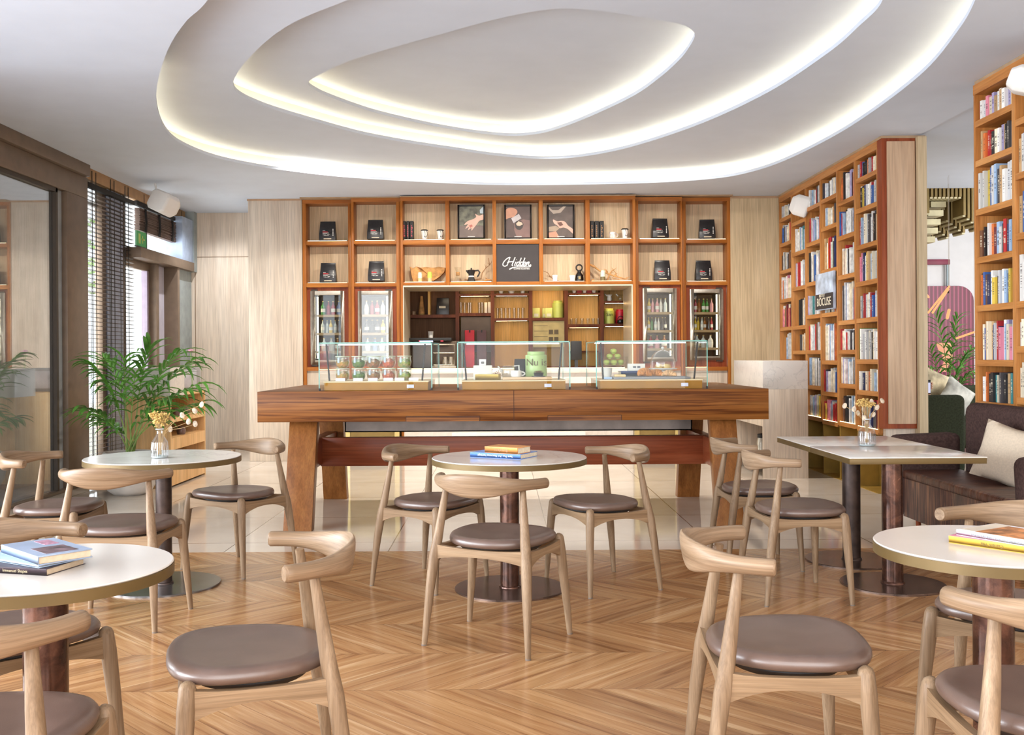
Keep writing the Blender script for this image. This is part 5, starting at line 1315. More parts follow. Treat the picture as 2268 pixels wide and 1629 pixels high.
hs = THING('host_stand', 'oak host stand with marble block, behind the potted palm', 'stand', (-3.55, 10.6, 0))
hx0, hx1, hy0, hy1 = -3.80, -3.34, 10.02, 11.2
hoak = WOOD('host_stand_oak', (206, 160, 106), (224, 180, 126), (232, 194, 144), 2, .8, .5, 9)
PART('marble_block', MB().box(hx0, hx1 - .0, hy0, hy0 + .45, .925, 1.215), block_marble, hs, bevel=.002)
PART('front_panel', MB().box(hx0, hx1, hy0, hy0 + .03, 0, .925), hoak, hs)
PART('back_panel', MB().box(hx0, hx1, hy1 - .03, hy1, 0, .95), hoak, hs)
PART('side_panel', MB().box(hx0, hx0 + .03, hy0 + .03, hy1 - .03, 0, .925), hoak, hs)
PART('top_board', MB().box(hx0, hx1, hy0 + .45, hy1, .925, .95), hoak, hs)
for z0, z1 in ((.66, .70), (.38, .50), (.02, .18)): PART('shelf', MB().box(hx0 + .03, hx1, hy0 + .03, hy1 - .03, z0, z1), hoak, hs)
t = THING('menu_holder', 'grey framed notice on the host stand behind palm fronds', 'notice', (hx1 - .1, hy1 - .1, .951))
PART('frame', MB().box(hx1 - .42, hx1 - .02, hy1 - .12, hy1 - .09, .951, 1.215), P('notice_grey_frame', (168, 164, 162), .5), t, bevel=.002)
PART('notice_paper', MB().box(hx1 - .34, hx1 - .06, hy1 - .124, hy1 - .12, .985, 1.18), P('notice_paper', (206, 202, 206), .6), t)
for i, (y, z, lab) in enumerate(((10.45, .7005, 'small dark lidded pot on the upper shelf of host stand'), (10.75, .7005, 'small dark pot beside another on the upper stand shelf'), (10.6, .5005, 'dark metal pot on the middle shelf of the host stand'))):
    ONE('small_pot', MB().lathe([(.04, 0), (.05, .04), (.035, .08), (.0001, .09)], (hx1 - .08, y, z), 14), P('smoky_pot', (104, 82, 76), .3), lab, 'pot', smooth=True)
for i, y in enumerate((10.52, 10.66)):
    ONE('metal_canister', MB().lathe([(.04, 0), (.04, .13), (.0001, .132)], (hx1 - .08, y, .1805), 16), steel_m if i == 0 else black_m, ('steel' if i == 0 else 'black') + ' canister on the lowest shelf of the host stand', 'canister', smooth=True)
t = THING('pink_white_flower', 'pink and white flower poking above the palm', 'flower', (-3.4, 11.0, .951))  # a pink and white flower on a thin stem
PART('stem', MB().tube([(-3.42, 11.0, .951), (-3.44, 11.0, 1.38)], .004, 6), leaf_pale, t)
q = MB(); q.lathe([(.0001, 0), (.02, .01), (.03, .025), (.02, .045), (.0001, .05)], (-3.44, 11.0, 1.37), 12); PART('flower_head', q, P('pink_petals', (220, 150, 170), .6, var=.3, sc=30), t, smooth=True)

# ================================================================== palms
def frond_leaf(mb, a, dirv, L, w, droop, n=5):
    dirv = dirv.normalized(); side = dirv.cross(Vector((0, 0, 1)))
    if side.length < .1: side = Vector((1, 0, 0))
    side.normalize(); vs = []; p = Vector(a); d = dirv.copy()
    for i in range(n + 1):
        s = i / n; ww = w * (math.sin(PI * min(.95, .12 + s * .88)) ** .8) * (1 - .15 * s) if s < 1 else .0003
        up = side.cross(d).normalized() * ww * .25
        vs += [p - side * ww * .5 + up, p.copy(), p + side * ww * .5 + up]
        d = (d + Vector((0, 0, -droop / n))).normalized(); p = p + d * L / n
    fs = []
    for i in range(n):
        for k in (0, 1): fs.append((i * 3 + k, i * 3 + k + 1, i * 3 + k + 4, i * 3 + k + 3))
    mb.add(vs, fs)
palm_m = P('palm_leaf_green', (92, 146, 60), .4, var=.3, sc=5); stem_m = P('palm_stem_green', (132, 158, 84), .5, var=.15)
def palm(c, fronds, label, pot, seed, wid=.03, sc=1.0, name='potted_palm'):
    t = THING(name, label, 'plant', c); rr = random.Random(seed)
    pot(t, c)
    zb = c[2] + pot.h
    for (tx, ty, tz, nl, ll) in fronds:
        base = Vector((c[0] + rr.uniform(-.05, .05), c[1] + rr.uniform(-.05, .05), zb - .03)); tip = Vector((tx, ty, tz))
        mid = base.lerp(tip, .5) + Vector((-(tip.x - base.x) * .22, -(tip.y - base.y) * .22, (tip.z - base.z) * .16 + .05)); pts = []
        for i in range(13):
            s = i / 12; pts.append(base * (1 - s) ** 2 + mid * 2 * s * (1 - s) + tip * s * s)
        sm = MB(); sm.tube(pts, [.007 * sc * (1 - .75 * i / 12) + .0008 for i in range(13)], 6)
        st = PART('stem', sm, stem_m, t, smooth=True)
        lm = MB()
        for k in range(nl):
            s = .42 + .58 * k / (nl - 1); i = min(int(s * 12), 11); f_ = s * 12 - i; p = pts[i].lerp(pts[i + 1], f_); tg = (pts[i + 1] - pts[i]).normalized()
            sd = tg.cross(Vector((0, 0, 1))); 
            if sd.length < .1: sd = Vector((1, 0, 0))
            sd.normalize()
            for sgn in (-1, 1):
                ang = .55 + .5 * (1 - s)
                d = tg * math.cos(ang) + sd * sgn * math.sin(ang) + Vector((0, 0, .25 + rr.uniform(-.12, .12)))
                frond_leaf(lm, p, d, ll * (.75 + .35 * math.sin(PI * (s - .35) / .7)) * rr.uniform(.85, 1.1), wid * rr.uniform(.8, 1.15), rr.uniform(.9, 1.7))
        PART('frond', lm, palm_m, t, smooth=True, label='arching frond of long narrow leaflets')
    return t
def bigpot(t, c):
    pm = P('pale_concrete_pot', (206, 200, 194), .85, var=.08, sc=6, bump=.2)
    PART('pot', MB().lathe([(.15, 0), (.205, .04), (.265, .15), (.285, .27), (.27, .36), (.245, .41), (.225, .41), (.24, .36), (.0001, .36)], c, 40), pm, t, smooth=True, angle=60)
    PART('soil', MB().lathe([(.236, .37), (.0001, .378)], c, 24), P('potting_soil', (70, 54, 44), .95, var=.3, sc=40), t)
bigpot.h = .40
pc = (-3.60, 9.62, 0)
def FP(px, py, d): 
    X, Z = PX(px, py, d); return (X, d, Z)
fr = [(*FP(205, 812, 9.5), 10, .38), (*FP(190, 905, 9.3), 9, .34), (*FP(232, 795, 9.8), 9, .36), (*FP(275, 800, 9.4), 8, .34), (*FP(330, 775, 9.6), 8, .36), (*FP(300, 830, 9.3), 8, .34), (*FP(392, 785, 9.55), 9, .38), (*FP(425, 800, 9.5), 9, .38),
      (*FP(440, 850, 9.35), 9, .38), (*FP(450, 890, 9.6), 9, .34), (*FP(215, 925, 9.7), 10, .24), (*FP(372, 880, 9.3), 8, .3)]
palm(pc, fr, 'potted palm in a round pale concrete pot by the blind', bigpot, 11, wid=.046)

# ================================================================== bookcases
COLY = [12.55, 12.02, 11.47, 10.93, 10.39, 9.865, 9.27]
A_ = [3.05, 2.755, 2.395, 2.04, 1.685, 1.285, .98, .622]; B_ = [2.925, 2.558, 2.148, 1.685, 1.38, 1.03, .63]
pats = [[3.04, 2.725, 2.385, 2.025, 1.675, 1.276, .98, .62], [2.92, 2.555, 2.14, 1.675, 1.38, 1.03, .63], [3.017, 2.61, 2.156, 1.783, 1.38, .981, .633], [3.026, 2.719, 2.253, 1.783, 1.267, .927, .615], [2.917, 2.558, 2.15, 1.68, 1.377, 1.03, .632], [3.076, 2.763, 2.402, 2.043, 1.684, 1.282, .979, .6215]]
pats[5][0] = 2.763 + .30; 
# first z entries are shelf surfaces; the space above the first one runs up to the top rail
TOPZ = 3.30
A_ = [z - .0225 for z in A_]; B_ = [z - .0225 for z in B_]; pats = [[z - .0225 for z in p_] for p_ in pats]
THK = .045; DEP = .30
led_book = EMIT('bookcase_light_strip', (255, 226, 170), 4.5, .01)
bk_m = {}
pal = {'cream': (226, 214, 190), 'white': (232, 230, 226), 'pale grey': (190, 190, 192), 'black': (38, 36, 38), 'charcoal': (74, 70, 72), 'navy': (40, 52, 96), 'blue': (60, 96, 160), 'pale blue': (150, 176, 206), 'teal': (60, 128, 130), 'green': (96, 140, 70), 'red': (176, 44, 48),
       'orange': (206, 110, 54), 'yellow': (220, 190, 80), 'pink': (214, 130, 150), 'lilac': (170, 160, 200), 'brown': (110, 74, 54), 'tan': (196, 160, 116), 'maroon': (110, 40, 50)}
def bkmat(nm):
    if nm in bk_m: return bk_m[nm]
    k = NT('book_spine_%s' % nm.replace(' ', '_')); c = pal[nm]
    tc = k.n('TexCoord').outputs['Generated']; ri = k.n('ObjectInfo').outputs['Random']
    sp = k.n('SeparateXYZ', {0: tc}); z = sp.outputs[2]
    v = k.n('CombineXYZ', {0: k.ma('MULTIPLY', ri, 40.0), 1: 0.0, 2: k.ma('MULTIPLY', z, 26.0)}).outputs[0]
    n = k.n('TexNoise', {'Vector': v, 'Scale': 1.0, 'Detail': 3.0}).outputs[0]
    mid = k.ma('LESS_THAN', k.ma('ABSOLUTE', k.ma('SUBTRACT', z, .55)), .26)
    yc = k.ma('LESS_THAN', k.ma('ABSOLUTE', k.ma('SUBTRACT', sp.outputs[1], .5)), .26)
    ink = k.ma('MULTIPLY', k.ma('MULTIPLY', k.ma('GREATER_THAN', n, .52), mid), yc)
    lum = sum(c) / 3; inkc = (60, 54, 60) if lum > 120 else (224, 214, 190)
    hue = k.ramp(ri, [(0, [x * .88 for x in c]), (.5, c), (1, [min(255, x * 1.1) for x in c])])
    col = k.mix(k.ma('MULTIPLY', ink, .75), hue, lin(inkc))
    bk_m[nm] = k.fin(col, .5); return bk_m[nm]
pagem = P('shelf_book_pages', (222, 208, 180), .9)
BOOKS = []     # (importance, x-front, y0, y1, z, h, depth, colour, label, lean)
def cellbooks(yfar, ynear, z, hmax, seed, cell_label, grp, fill=1.0, palw=None, xfront=XR):
    rr = random.Random(seed); y = yfar - .012 - (1 - fill) * (yfar - ynear) * .6; i = 0
    base = hmax * rr.uniform(.70, .86)
    names = list(pal); wts = palw or [20, 26, 12, 8, 5, 3, 3, 6, 1, 2, 4, 3, 3, 2, 4, 2, 3, 2]
    while y > ynear + .05:
        w = rr.uniform(.018, .042)
        if y - w < ynear + .008: break
        h = min(hmax - .012, base * rr.uniform(.86, 1.1)); dp = rr.uniform(.15, .2)
        nm = rr.choices(names, wts)[0]; fx = xfront + rr.uniform(.015, .05)
        size = 'slim' if w < .026 else ('thick' if w > .035 else 'medium')
        BOOKS.append((abs(yfar), fx, y - w, y - .001, z, h, dp, nm, '%s %s book, %s from left, %s' % (size, nm, ordn(min(i, 17)), cell_label), grp))
        y -= w; i += 1
rowname = ['top', 'second', 'third', 'fourth', 'fifth', 'sixth', 'seventh', 'lowest']
def bookcase(label, cols, pts, yfar_end, colname, bottom, seed0):
    t = THING('bookcase', label, 'bookcase', (XR + .15, (cols[0] + cols[-1]) / 2, 0))
    D = .022
    for i, y in enumerate(cols):
        PART('side_panel', MB().box(XR, XR + DEP, y - (D if i < len(cols) - 1 else 0), y + (0 if i == 0 else D) , bottom - .05, TOPZ), case_v, t, bevel=.002)
    PART('top_rail', MB().box(XR - .002, XR + DEP + .001, cols[-1], cols[0], TOPZ - .075, TOPZ + .0), case_y, t)
    PART('back_panel', MB().box(XR + DEP, XR + DEP + .02, cols[-1], cols[0], bottom - .05, TOPZ), oak_warm, t)
    for ci, sh in enumerate(pts):
        y1, y0 = cols[ci] - D, cols[ci + 1] + D
        for si, z in enumerate(sh):
            PART('shelf', MB().box(XR + .002, XR + DEP, y0, y1, z - THK, z), case_y, t)
        if sh[-1] < .7:
            PART('shelf_light', MB().box(XR + .004, XR + .010, y0 + .02, y1 - .02, sh[-1] + .0005, sh[-1] + .006), led_book, t)
    return t
bk1 = bookcase('tall teak bookcase of staggered shelves, running to the far right corner', COLY, pats, 12.55, None, .62, 1)
bk2 = bookcase('tall teak bookcase cut by the picture edge, behind the brown sofa', [7.38, 6.81, 6.26], [A_, B_], 7.38, None, .62, 2)
PART('base_panel', MB().box(XR + .04, XR + .06, 6.26, 7.38, 0, .57), brass_dull, bk2)
ccol = ['column at the far corner', 'second column from the far corner', 'third column from the far corner', 'third column from the end panel', 'second column from the end panel', 'column beside the end panel']
for ci in range(6):
    sh = pats[ci]; tops = [TOPZ - .075] + [z - THK for z in sh[:-1]]
    for si, (z, zt_) in enumerate(zip(sh, tops)):
        if zt_ - z < .12: continue
        if ci <= 1 and z < 1.22: continue
        if ci == 1 and si == 0: continue            # the speaker stands here
        if ci == 3 and si == 3: pass
        fill = {(0, 5): .45, (1, 3): .45, (1, 4): .3, (5, 4): .8}.get((ci, si), 1.0)
        pw = None
        if ci == 3 and si == 6: pw = [8, 6, 2, 2, 1, 1, 1, 1, 1, 1, 14, 14, 6, 4, 1, 6, 6, 6]
        if ci >= 4 and si == 7: pw = [6, 6, 2, 12, 6, 3, 3, 3, 1, 1, 12, 3, 3, 3, 2, 3, 3, 3]
        cellbooks(COLY[ci] - .022, COLY[ci + 1] + .022, z + .0005, zt_ - z, 100 + ci * 10 + si, '%s shelf, %s' % (rowname[si], ccol[ci]), 'books on the %s shelf, %s' % (rowname[si], ccol[ci]), fill, pw)
for ci, (yf, yn, sh) in enumerate(((7.38, 6.81, A_), (6.81, 6.284, B_))):
    tops = [TOPZ - .075] + [z - THK for z in sh[:-1]]
    for si, (z, zt_) in enumerate(zip(sh, tops)):
        if zt_ - z < .12: continue
        if z < .9: continue
        if ci == 1 and si == 0: continue
        pw = None
        if ci == 0 and si == 4: pw = [3, 3, 4, 2, 1, 5, 8, 6, 1, 1, 5, 3, 6, 2, 2, 1, 1, 1]
        if ci == 0 and si == 6: pw = [10, 4, 4, 14, 6, 2, 1, 2, 1, 1, 1, 1, 1, 1, 1, 1, 2, 1]
        cn = 'wide column of the near bookcase' if ci == 0 else 'cut column of the near bookcase'
        cellbooks(yf - .022, yn + (.022 if ci == 0 else 0), z + .0005, zt_ - z, 300 + ci * 10 + si, '%s shelf, %s' % (rowname[si], cn), 'books on the %s shelf, %s' % (rowname[si], cn), 1.0, pw)
BOOKS.sort(key=lambda b: b[0])
rest = MB(); rest_cols = list(pal)
for k, (im, fx, ya, yb, z, h, dp, nm, lab, grp) in enumerate(BOOKS):
    if k < 298:
        mb = MB(); c = .0012
        mb.cur = 0; mb.box(fx, fx + dp, ya, ya + c, z, z + h).box(fx, fx + dp, yb - c, yb, z, z + h).box(fx, fx + c, ya + c, yb - c, z, z + h)
        mb.box(fx + c, fx + dp - .004, ya + c, yb - c, z + .001, z + h - .003, 1)
        ONE('book', mb, [bkmat(nm), pagem], lab, 'book', grp)
    else:
        rest.box(fx, fx + dp, ya + .0006, yb, z, z + h, rest_cols.index(nm))
if rest.v:
    o = ONE('books_far_corner', rest, [P('far_book_%s' % n.replace(' ', '_'), pal[n], .5, var=.12, sc=25) for n in rest_cols], 'further small books filling the far corner columns of the bookcase', 'books')
    o['kind'] = 'stuff'
# face-out book lettered BOCUSE
ys, ye = COLY[3] - .03, COLY[4] + .03
X, Z0b = XR - .03, 1.79
t = THING('display_book', 'large face-out book with a cloudy cover lettered BOCUSE', 'book', (XR - .01, 10.66, 1.79))
yy0, yy1 = 10.42, 11.0
PART('cover', MB().box(XR - .035, XR - .005, yy0, yy1, 1.79, 2.19), P('book_cloud_cover', (176, 188, 206), .5, var=.2, sc=8), t, bevel=.002)
PART('title_band', MB().box(XR - .037, XR - .034, yy0, yy1, 1.80, 1.965), P('title_band_black', (46, 42, 44), .5), t)
LFT = Matrix.Rotation(R(-90), 4, 'Z') @ FRONT       # text facing -X
TEXT('title_lettering', 'BOCUSE', .125, Matrix.Translation((XR - .0385, (yy0 + yy1) / 2, 1.875)) @ LFT, P('title_cream', (230, 222, 200), .5), t)
TEXT('small_lettering', 'INSTITUT', .045, Matrix.Translation((XR - .0385, (yy0 + yy1) / 2 + .06, 1.945)) @ LFT, P('title_cream', (230, 222, 200), .5), t)
# titled book on the near bookcase
for (yb_, ztb, txt, sz, mt) in ((7.075, A_[6] + .16, 'BEDLAM', .045, P('dark_print', (90, 90, 96), .5)),):
    pass
# brass plinth and end panel of the far bookcase
pl = THING('brass_plinth', 'recessed brass plinth with fins below the far corner bookcase', 'plinth', (XR + .2, 10.9, 0))
PART('back_panel', MB().box(XR + .22, XR + .24, 9.3, 12.5, 0, .57), brass_dull, pl)
for y in COLY[1:-1]: PART('fin', MB().box(XR + .02, XR + .22, y - .015, y + .015, 0, .57), brass_dull, pl)
PART('floor_strip', MB().box(XR + .0, XR + .22, 9.3, 12.5, 0.0, .006), brass_dull, pl)
STRUCT('wall_right_end', MB().box(XR + .0, 3.83, 9.16, 9.27, .62, TOPZ), red_wood)
STRUCT('wall_right_end_panel', MB().box(XR + .045, 3.82, 9.145, 9.17, .665, TOPZ - .03), WOOD('tan_oak_end_panel', (186, 154, 124), (200, 168, 138), (210, 180, 150), 2, .8, .5, 9))
STRUCT('trim_right_end_base', MB().box(XR + .04, 3.83, 9.2, 9.27, 0, .62), oak_panel)
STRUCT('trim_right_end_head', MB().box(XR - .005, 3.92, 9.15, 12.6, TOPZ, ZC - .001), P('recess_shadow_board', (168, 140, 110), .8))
STRUCT('trim_right_jamb', MB().box(3.832, 3.91, 9.10, 9.6, 0, ZC - .02), oak_warm)
STRUCT('wall_right', MB().box(3.83, 3.95, 9.3, 15.2, 0, ZC).box(3.84, 3.95, -3.5, 7.36, 0, ZC), oak_warm)
STRUCT('wall_right_near', MB().box(XR, 3.84, -3.5, 6.24, 0, ZC), oak_panel)
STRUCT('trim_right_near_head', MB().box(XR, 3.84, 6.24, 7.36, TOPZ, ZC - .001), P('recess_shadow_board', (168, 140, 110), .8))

# ================================================================== lounge seen through the opening
STRUCT('wall_lounge_back', MB().box(3.95, 9.5, 14.6, 14.7, 0, ZC), P('white_mural_wall', (240, 240, 240), .6, var=.01))
STRUCT('wall_lounge_right', MB().box(9.4, 9.5, 5, 14.6, 0, ZC), ceil_m)
md = 14.55
mu = THING('suitcase_mural', 'giant crimson suitcase mural on the white lounge wall', 'mural', (XX(2098, md, 720), md, 0.4))
def MX(px): return XX(px, md, 720)
def MZ(py): return ZZ(py, md, 2098)
k = NT('suitcase_ribbed_crimson'); tc = k.n('TexCoord').outputs['Object']
w_ = k.n('TexWave', {'Vector': tc, 'Scale': 5.2, 'Distortion': .2}, bands_direction='X').outputs[0]
sm_ = k.fin(k.ramp(w_, [(.2, (108, 14, 48)), (.8, (132, 26, 66)), (.97, (176, 74, 108))]), .4)
q = MB(); pts = []
x0, x1, z0_, z1_ = MX(2015), MX(2155), .02, MZ(634); r = .22
for cx_, cz_, a0 in ((x1 - r, z1_ - r, 0), (x0 + r, z1_ - r, 90)):
    for i in range(7): a = R(a0 + 15 * i); pts.append((cx_ + r * math.cos(a), cz_ + r * math.sin(a)))
pts += [(x0, z0_), (x1, z0_)]
q.prism(pts, md - .03, md + .04, axis='y'); PART('suitcase_body', q, sm_, mu)
PART('handle_bar', MB().box(MX(2043), MX(2103), md - .04, md, MZ(587), MZ(575)), P('handle_maroon', (140, 50, 76), .5), mu, bevel=.01)
PART('handle_rod', MB().box(MX(2047), MX(2052), md - .03, md, MZ(646), MZ(587)), P('rod_grey_blue', (160, 178, 186), .5), mu)
PART('handle_rod', MB().box(MX(2096), MX(2101), md - .03, md, MZ(650), MZ(587)), P('rod_grey_blue', (160, 178, 186), .5), mu)
0 and PART('corner_guard', MB().box(MX(2136), MX(2156), md - .036, md - .03, MZ(655), MZ(636)), P('corner_dark_green', (54, 66, 60), .5), mu)
# brass slat canopy
cn = THING('slat_canopy', 'hanging brass slat canopy with a stepped arch in the lounge ceiling', 'canopy', (5.6, 11.5, 2.4))
slm = P('brass_canopy_slat', (126, 106, 60), .5, .35, var=.06); slw = P('canopy_slat_pale_end', (206, 198, 160), .5)
yc_ = 12.2
q1, q2 = MB(), MB()
for j, dy in enumerate((0, .45, .9, 1.35)):
    for px in range(2026, 2176, 9):
        yy = yc_ + dy * 1.0
        X = XX(px, yc_, 450)
        u = (px - 2112) / 76.0
        zc = (468 + 62 * abs(u) ** 1.6) if px < 2112 else (462 + 40 * abs(u) ** 1.2)
        if 2062 <= px <= 2126: zc = 436 + (8 if j % 2 else 0) + j * 5
        elif px < 2062: zc = 446 + (2062 - px) * 2.9
        else: zc = 470 + (px - 2126) * .8
        zz = ZZ(zc, yc_, px)
        q1.box(X, X + .03, yy, yy + .3, zz, ZC + .02); q2.box(X - .002, X + .032, yy + .02, yy + .28, zz - .02, zz)
q1.add(q2.v, q2.f, 1)
PART('slat', q1, [slm, slw], cn, label='dark brass vertical slats')
q = MB()
for i in range(6):
    px = 2040 + i * 6.5; yy = 12.0 + .1 * i
    X = XX(px, yy, 520); zz = ZZ(537 - i * 19.5, yy, px); q.box(X - .02, X + .17, yy, yy + .22, zz - .0, zz + .07)
PART('stepped_block', q, slw, cn, label='pale stepped blocks along the arch')
stick_m = EMIT('copper_light_stick', (255, 176, 116), 1.0, .02)
for i, (a, b, dd) in enumerate([((2038, 635), (2057, 659), 11.6), ((2036, 646), (2050, 660), 11.7), ((2103, 634), (2055, 694), 11.2), ((2101, 640), (2065, 694), 11.3), ((2158, 736), (2118, 750), 11.0), ((2102, 687), (2098, 705), 11.8)]):
    p0, p1 = Vector(FP(*a, dd)), Vector(FP(*b, dd + .2))
    t = THING('stick_lamp', ['glowing copper rod light, longer of the pair at the lounge opening edge', 'glowing copper rod light, shorter of the pair at the opening edge', 'long slanting copper rod light, upper of the crossed pair', 'long slanting copper rod light, lower of the crossed pair', 'copper rod light pointing right towards the near bookcase', 'short copper rod light just above the lounge palm'][i], 'lamp', tuple(p1))
    PART('light_rod', MB().tube([p0, p1], .012 if i != 5 else .018, 8), stick_m, t)
    PART('suspension_wire', MB().tube([p0, (p0.x, p0.y, ZC)], .0012, 4), steel_m, t)
# glowing copper pendant seen behind the palm
X, Z = PX(2090, 755, 13.6)
t = THING('twisted_pendant', 'pink-copper glowing twisted lantern behind the lounge palm', 'lamp', (X, 13.6, 0.9))
q = MB(); n = 12
prof = [(2073, 2107, 760), (2079, 2108, 778), (2088, 2110, 790), (2090, 2106, 802), (2086, 2100, 812), (2080, 2096, 824)]
vs = []
for i, (a, b, y) in enumerate(prof):
    ca, z = PX((a + b) / 2, y, 13.6); r_ = (b - a) / 2 * 13.6 / F
    vs += [(ca + r_ * math.cos(j * 2 * PI / n), 13.6 + r_ * .6 * math.sin(j * 2 * PI / n), z) for j in range(n)]
fs = [(i * n + j, i * n + (j + 1) % n, (i + 1) * n + (j + 1) % n, (i + 1) * n + j) for i in range(len(prof) - 1) for j in range(n)]
q.add(vs, fs); PART('lamp_shade', q, EMIT('lantern_glow', (255, 176, 140), .9, .1), t, smooth=True)
PART('stand', MB().tube([(X, 13.6, 0), (X, 13.6, .95)], .02, 8), steel_m, t)
def smallpot(t, c):
    PART('pot', MB().lathe([(.16, 0), (.2, .3), (.19, .36), (.17, .34), (.0001, .33)], c, 20), P('grey_planter', (120, 116, 110), .7), t, smooth=True)
smallpot.h = .35
lc = (XX(2100, 13.0, 860), 13.0, 0)
fr = [(*FP(2060, 775, 12.8), 9, .34), (*FP(2140, 790, 12.9), 9, .34), (*FP(2055, 815, 12.7), 9, .32), (*FP(2150, 775, 13.2), 9, .34), (*FP(2145, 830, 12.8), 9, .3), (*FP(2075, 705, 12.9), 9, .34), (*FP(2120, 708, 12.9), 8, .3), (*FP(2070, 838, 12.9), 8, .26), (*FP(2120, 745, 12.7), 8, .3)]
palm(lc, fr, 'tall potted palm in front of the suitcase mural', smallpot, 21, wid=.035, name='lounge_palm')
# green sofa and armchair
gs = THING('green_sofa', 'dark green sofa facing away under the suitcase mural', 'sofa', (5.9, 12.6, 0))
PART('backrest', MB().box(4.75, 7.4, 12.62, 12.80, .1, .905), greenfab_m, gs, bevel=.05, seg=3)
PART('seat', MB().box(4.8, 7.4, 11.9, 12.62, .18, .45), greenfab_m, gs, bevel=.05, seg=3)
ga = THING('green_armchair', 'dark green armchair seen from behind at the opening', 'armchair', (4.15, 9.9, 0))
gx1 = XX(2141, 9.8, 900)
PART('backrest', MB().box(3.98, gx1, 9.80, 9.95, .12, .90), greenfab_m, ga, bevel=.06, seg=4)
PART('seat', MB().box(4.0, gx1 - .04, 9.95, 10.55, .15, .44), greenfab_m, ga, bevel=.04, seg=3)
PART('leg', MB().box(gx1 - .1, gx1 - .06, 9.9, 9.94, 0, .15), black_m, ga)
cush_m = P('patterned_cushion', (176, 164, 136), .95, var=.3, sc=7)
def cushion(c, w, h, th, rot, mat, label, name='cushion'):
    mb = MB(); n = 12; vs = []
    for s in (-1, 1):
        for i in range(n + 1):
            for j in range(n + 1):
                u, v = i / n * 2 - 1, j / n * 2 - 1
                e = (1 - abs(u) ** 2.6) * (1 - abs(v) ** 2.6); pin = 1 - .07 * (1 - abs(u)) * abs(v) ** 3 - .0; pin2 = 1 - .07 * (1 - abs(v)) * abs(u) ** 3
                vs.append((u * w / 2 * pin2, s * th / 2 * (max(e, 0) ** .5) + .004 * math.sin(9 * u + 5 * v) * e, v * h / 2 * pin))
    fs = []; N = (n + 1) ** 2
    for s in (0, 1):
        for i in range(n):
            for j in range(n): a = s * N + i * (n + 1) + j; fs.append((a, a + 1, a + n + 2, a + n + 1))
    mb.add(vs, fs)
    o = OBJ(name, mb, mat, None, smooth=True, angle=70); o.location = c; o.rotation_euler = rot
    o['label'] = label; o['category'] = 'cushion'
    return o
cushion((XX(2078, 12.4, 860), 12.5, .92), .4, .36, .14, (R(-15), R(25), 0), cush_m, 'patterned cushion nearest the phone on the green sofa')
cushion((XX(2128, 12.2, 890), 12.3, .78), .42, .36, .14, (R(-10), R(35), R(8)), P('grey_cream_cushion', (168, 168, 160), .95, var=.25, sc=6), 'grey and cream cushion leaning at the right of the green sofa')
# person in the armchair, only the raised hand with a phone shows
skin = P('skin', (206, 152, 124), .5, var=.05)
pr = THING('person', 'person hidden by the wall end, raised hand holding a black phone', 'person', (4.17, 10.35, 0))
def skinned(name, pts, edges, rad, root, mat, sub=2):
    me = bpy.data.meshes.new(name); l = LOCS[root.name]
    me.from_pydata([(p[0] - l[0], p[1] - l[1], p[2] - l[2]) for p in pts], edges, [])
    o = bpy.data.objects.new(name, me); COL.objects.link(o); o.parent = root
    md_ = o.modifiers.new('skin', 'SKIN'); md_.use_smooth_shade = True
    for i, r_ in enumerate(rad): me.skin_vertices[0].data[i].radius = (r_, r_)
    me.skin_vertices[0].data[0].use_root = True
    s = o.modifiers.new('sub', 'SUBSURF'); s.levels = sub; s.render_levels = sub
    me.materials.append(mat); return o
hxp, hzp = PX(2056, 866, 10.3)
W0 = Vector((hxp - .01, 10.3, hzp - .01))
pts = [(4.15, 10.4, .56), (4.15, 10.36, .80), (4.15, 10.34, 1.0), (4.15, 10.34, 1.13), (4.145, 10.34, 1.22), (4.22, 10.34, 1.0), (hxp + .05, 10.36, .80), (hxp + .01, 10.32, hzp - .1), tuple(W0), (hxp - .005, 10.3, hzp + .03)]
skinned('body', pts, [(0, 1), (1, 2), (2, 3), (3, 4), (2, 5), (5, 6), (6, 7), (7, 8), (8, 9)], [.12, .11, .10, .05, .08, .055, .045, .034, .027, .032], pr, skin)
for i, dz in enumerate((.0, .019, .038, .055)):
    z = hzp + .022 + dz; b = (hxp + .005, 10.3, z - .004)
    skinned('finger', [b, (hxp + .032, 10.285, z + .004), (hxp + .026, 10.262, z + .006), (hxp + .006, 10.256, z + .004)], [(0, 1), (1, 2), (2, 3)], [.0095, .009, .008, .007], pr, skin, 1)
skinned('thumb', [(hxp - .012, 10.3, hzp + .015), (hxp - .034, 10.285, hzp + .04), (hxp - .034, 10.27, hzp + .065)], [(0, 1), (1, 2)], [.011, .010, .008], pr, skin, 1)
t = THING('smartphone', 'black phone with a lit pale screen held up beyond the wall', 'phone', (hxp - .01, 10.265, hzp))
PART('phone_body', MB().box(hxp - .034, hxp + .010, 10.262, 10.270, hzp - .03, hzp + .115), black_m, t, bevel=.003)
PART('phone_screen', MB().box(hxp - .031, hxp + .006, 10.2605, 10.262, hzp - .02, hzp + .085), EMIT('phone_screen', (226, 226, 255), .8, .1), t)

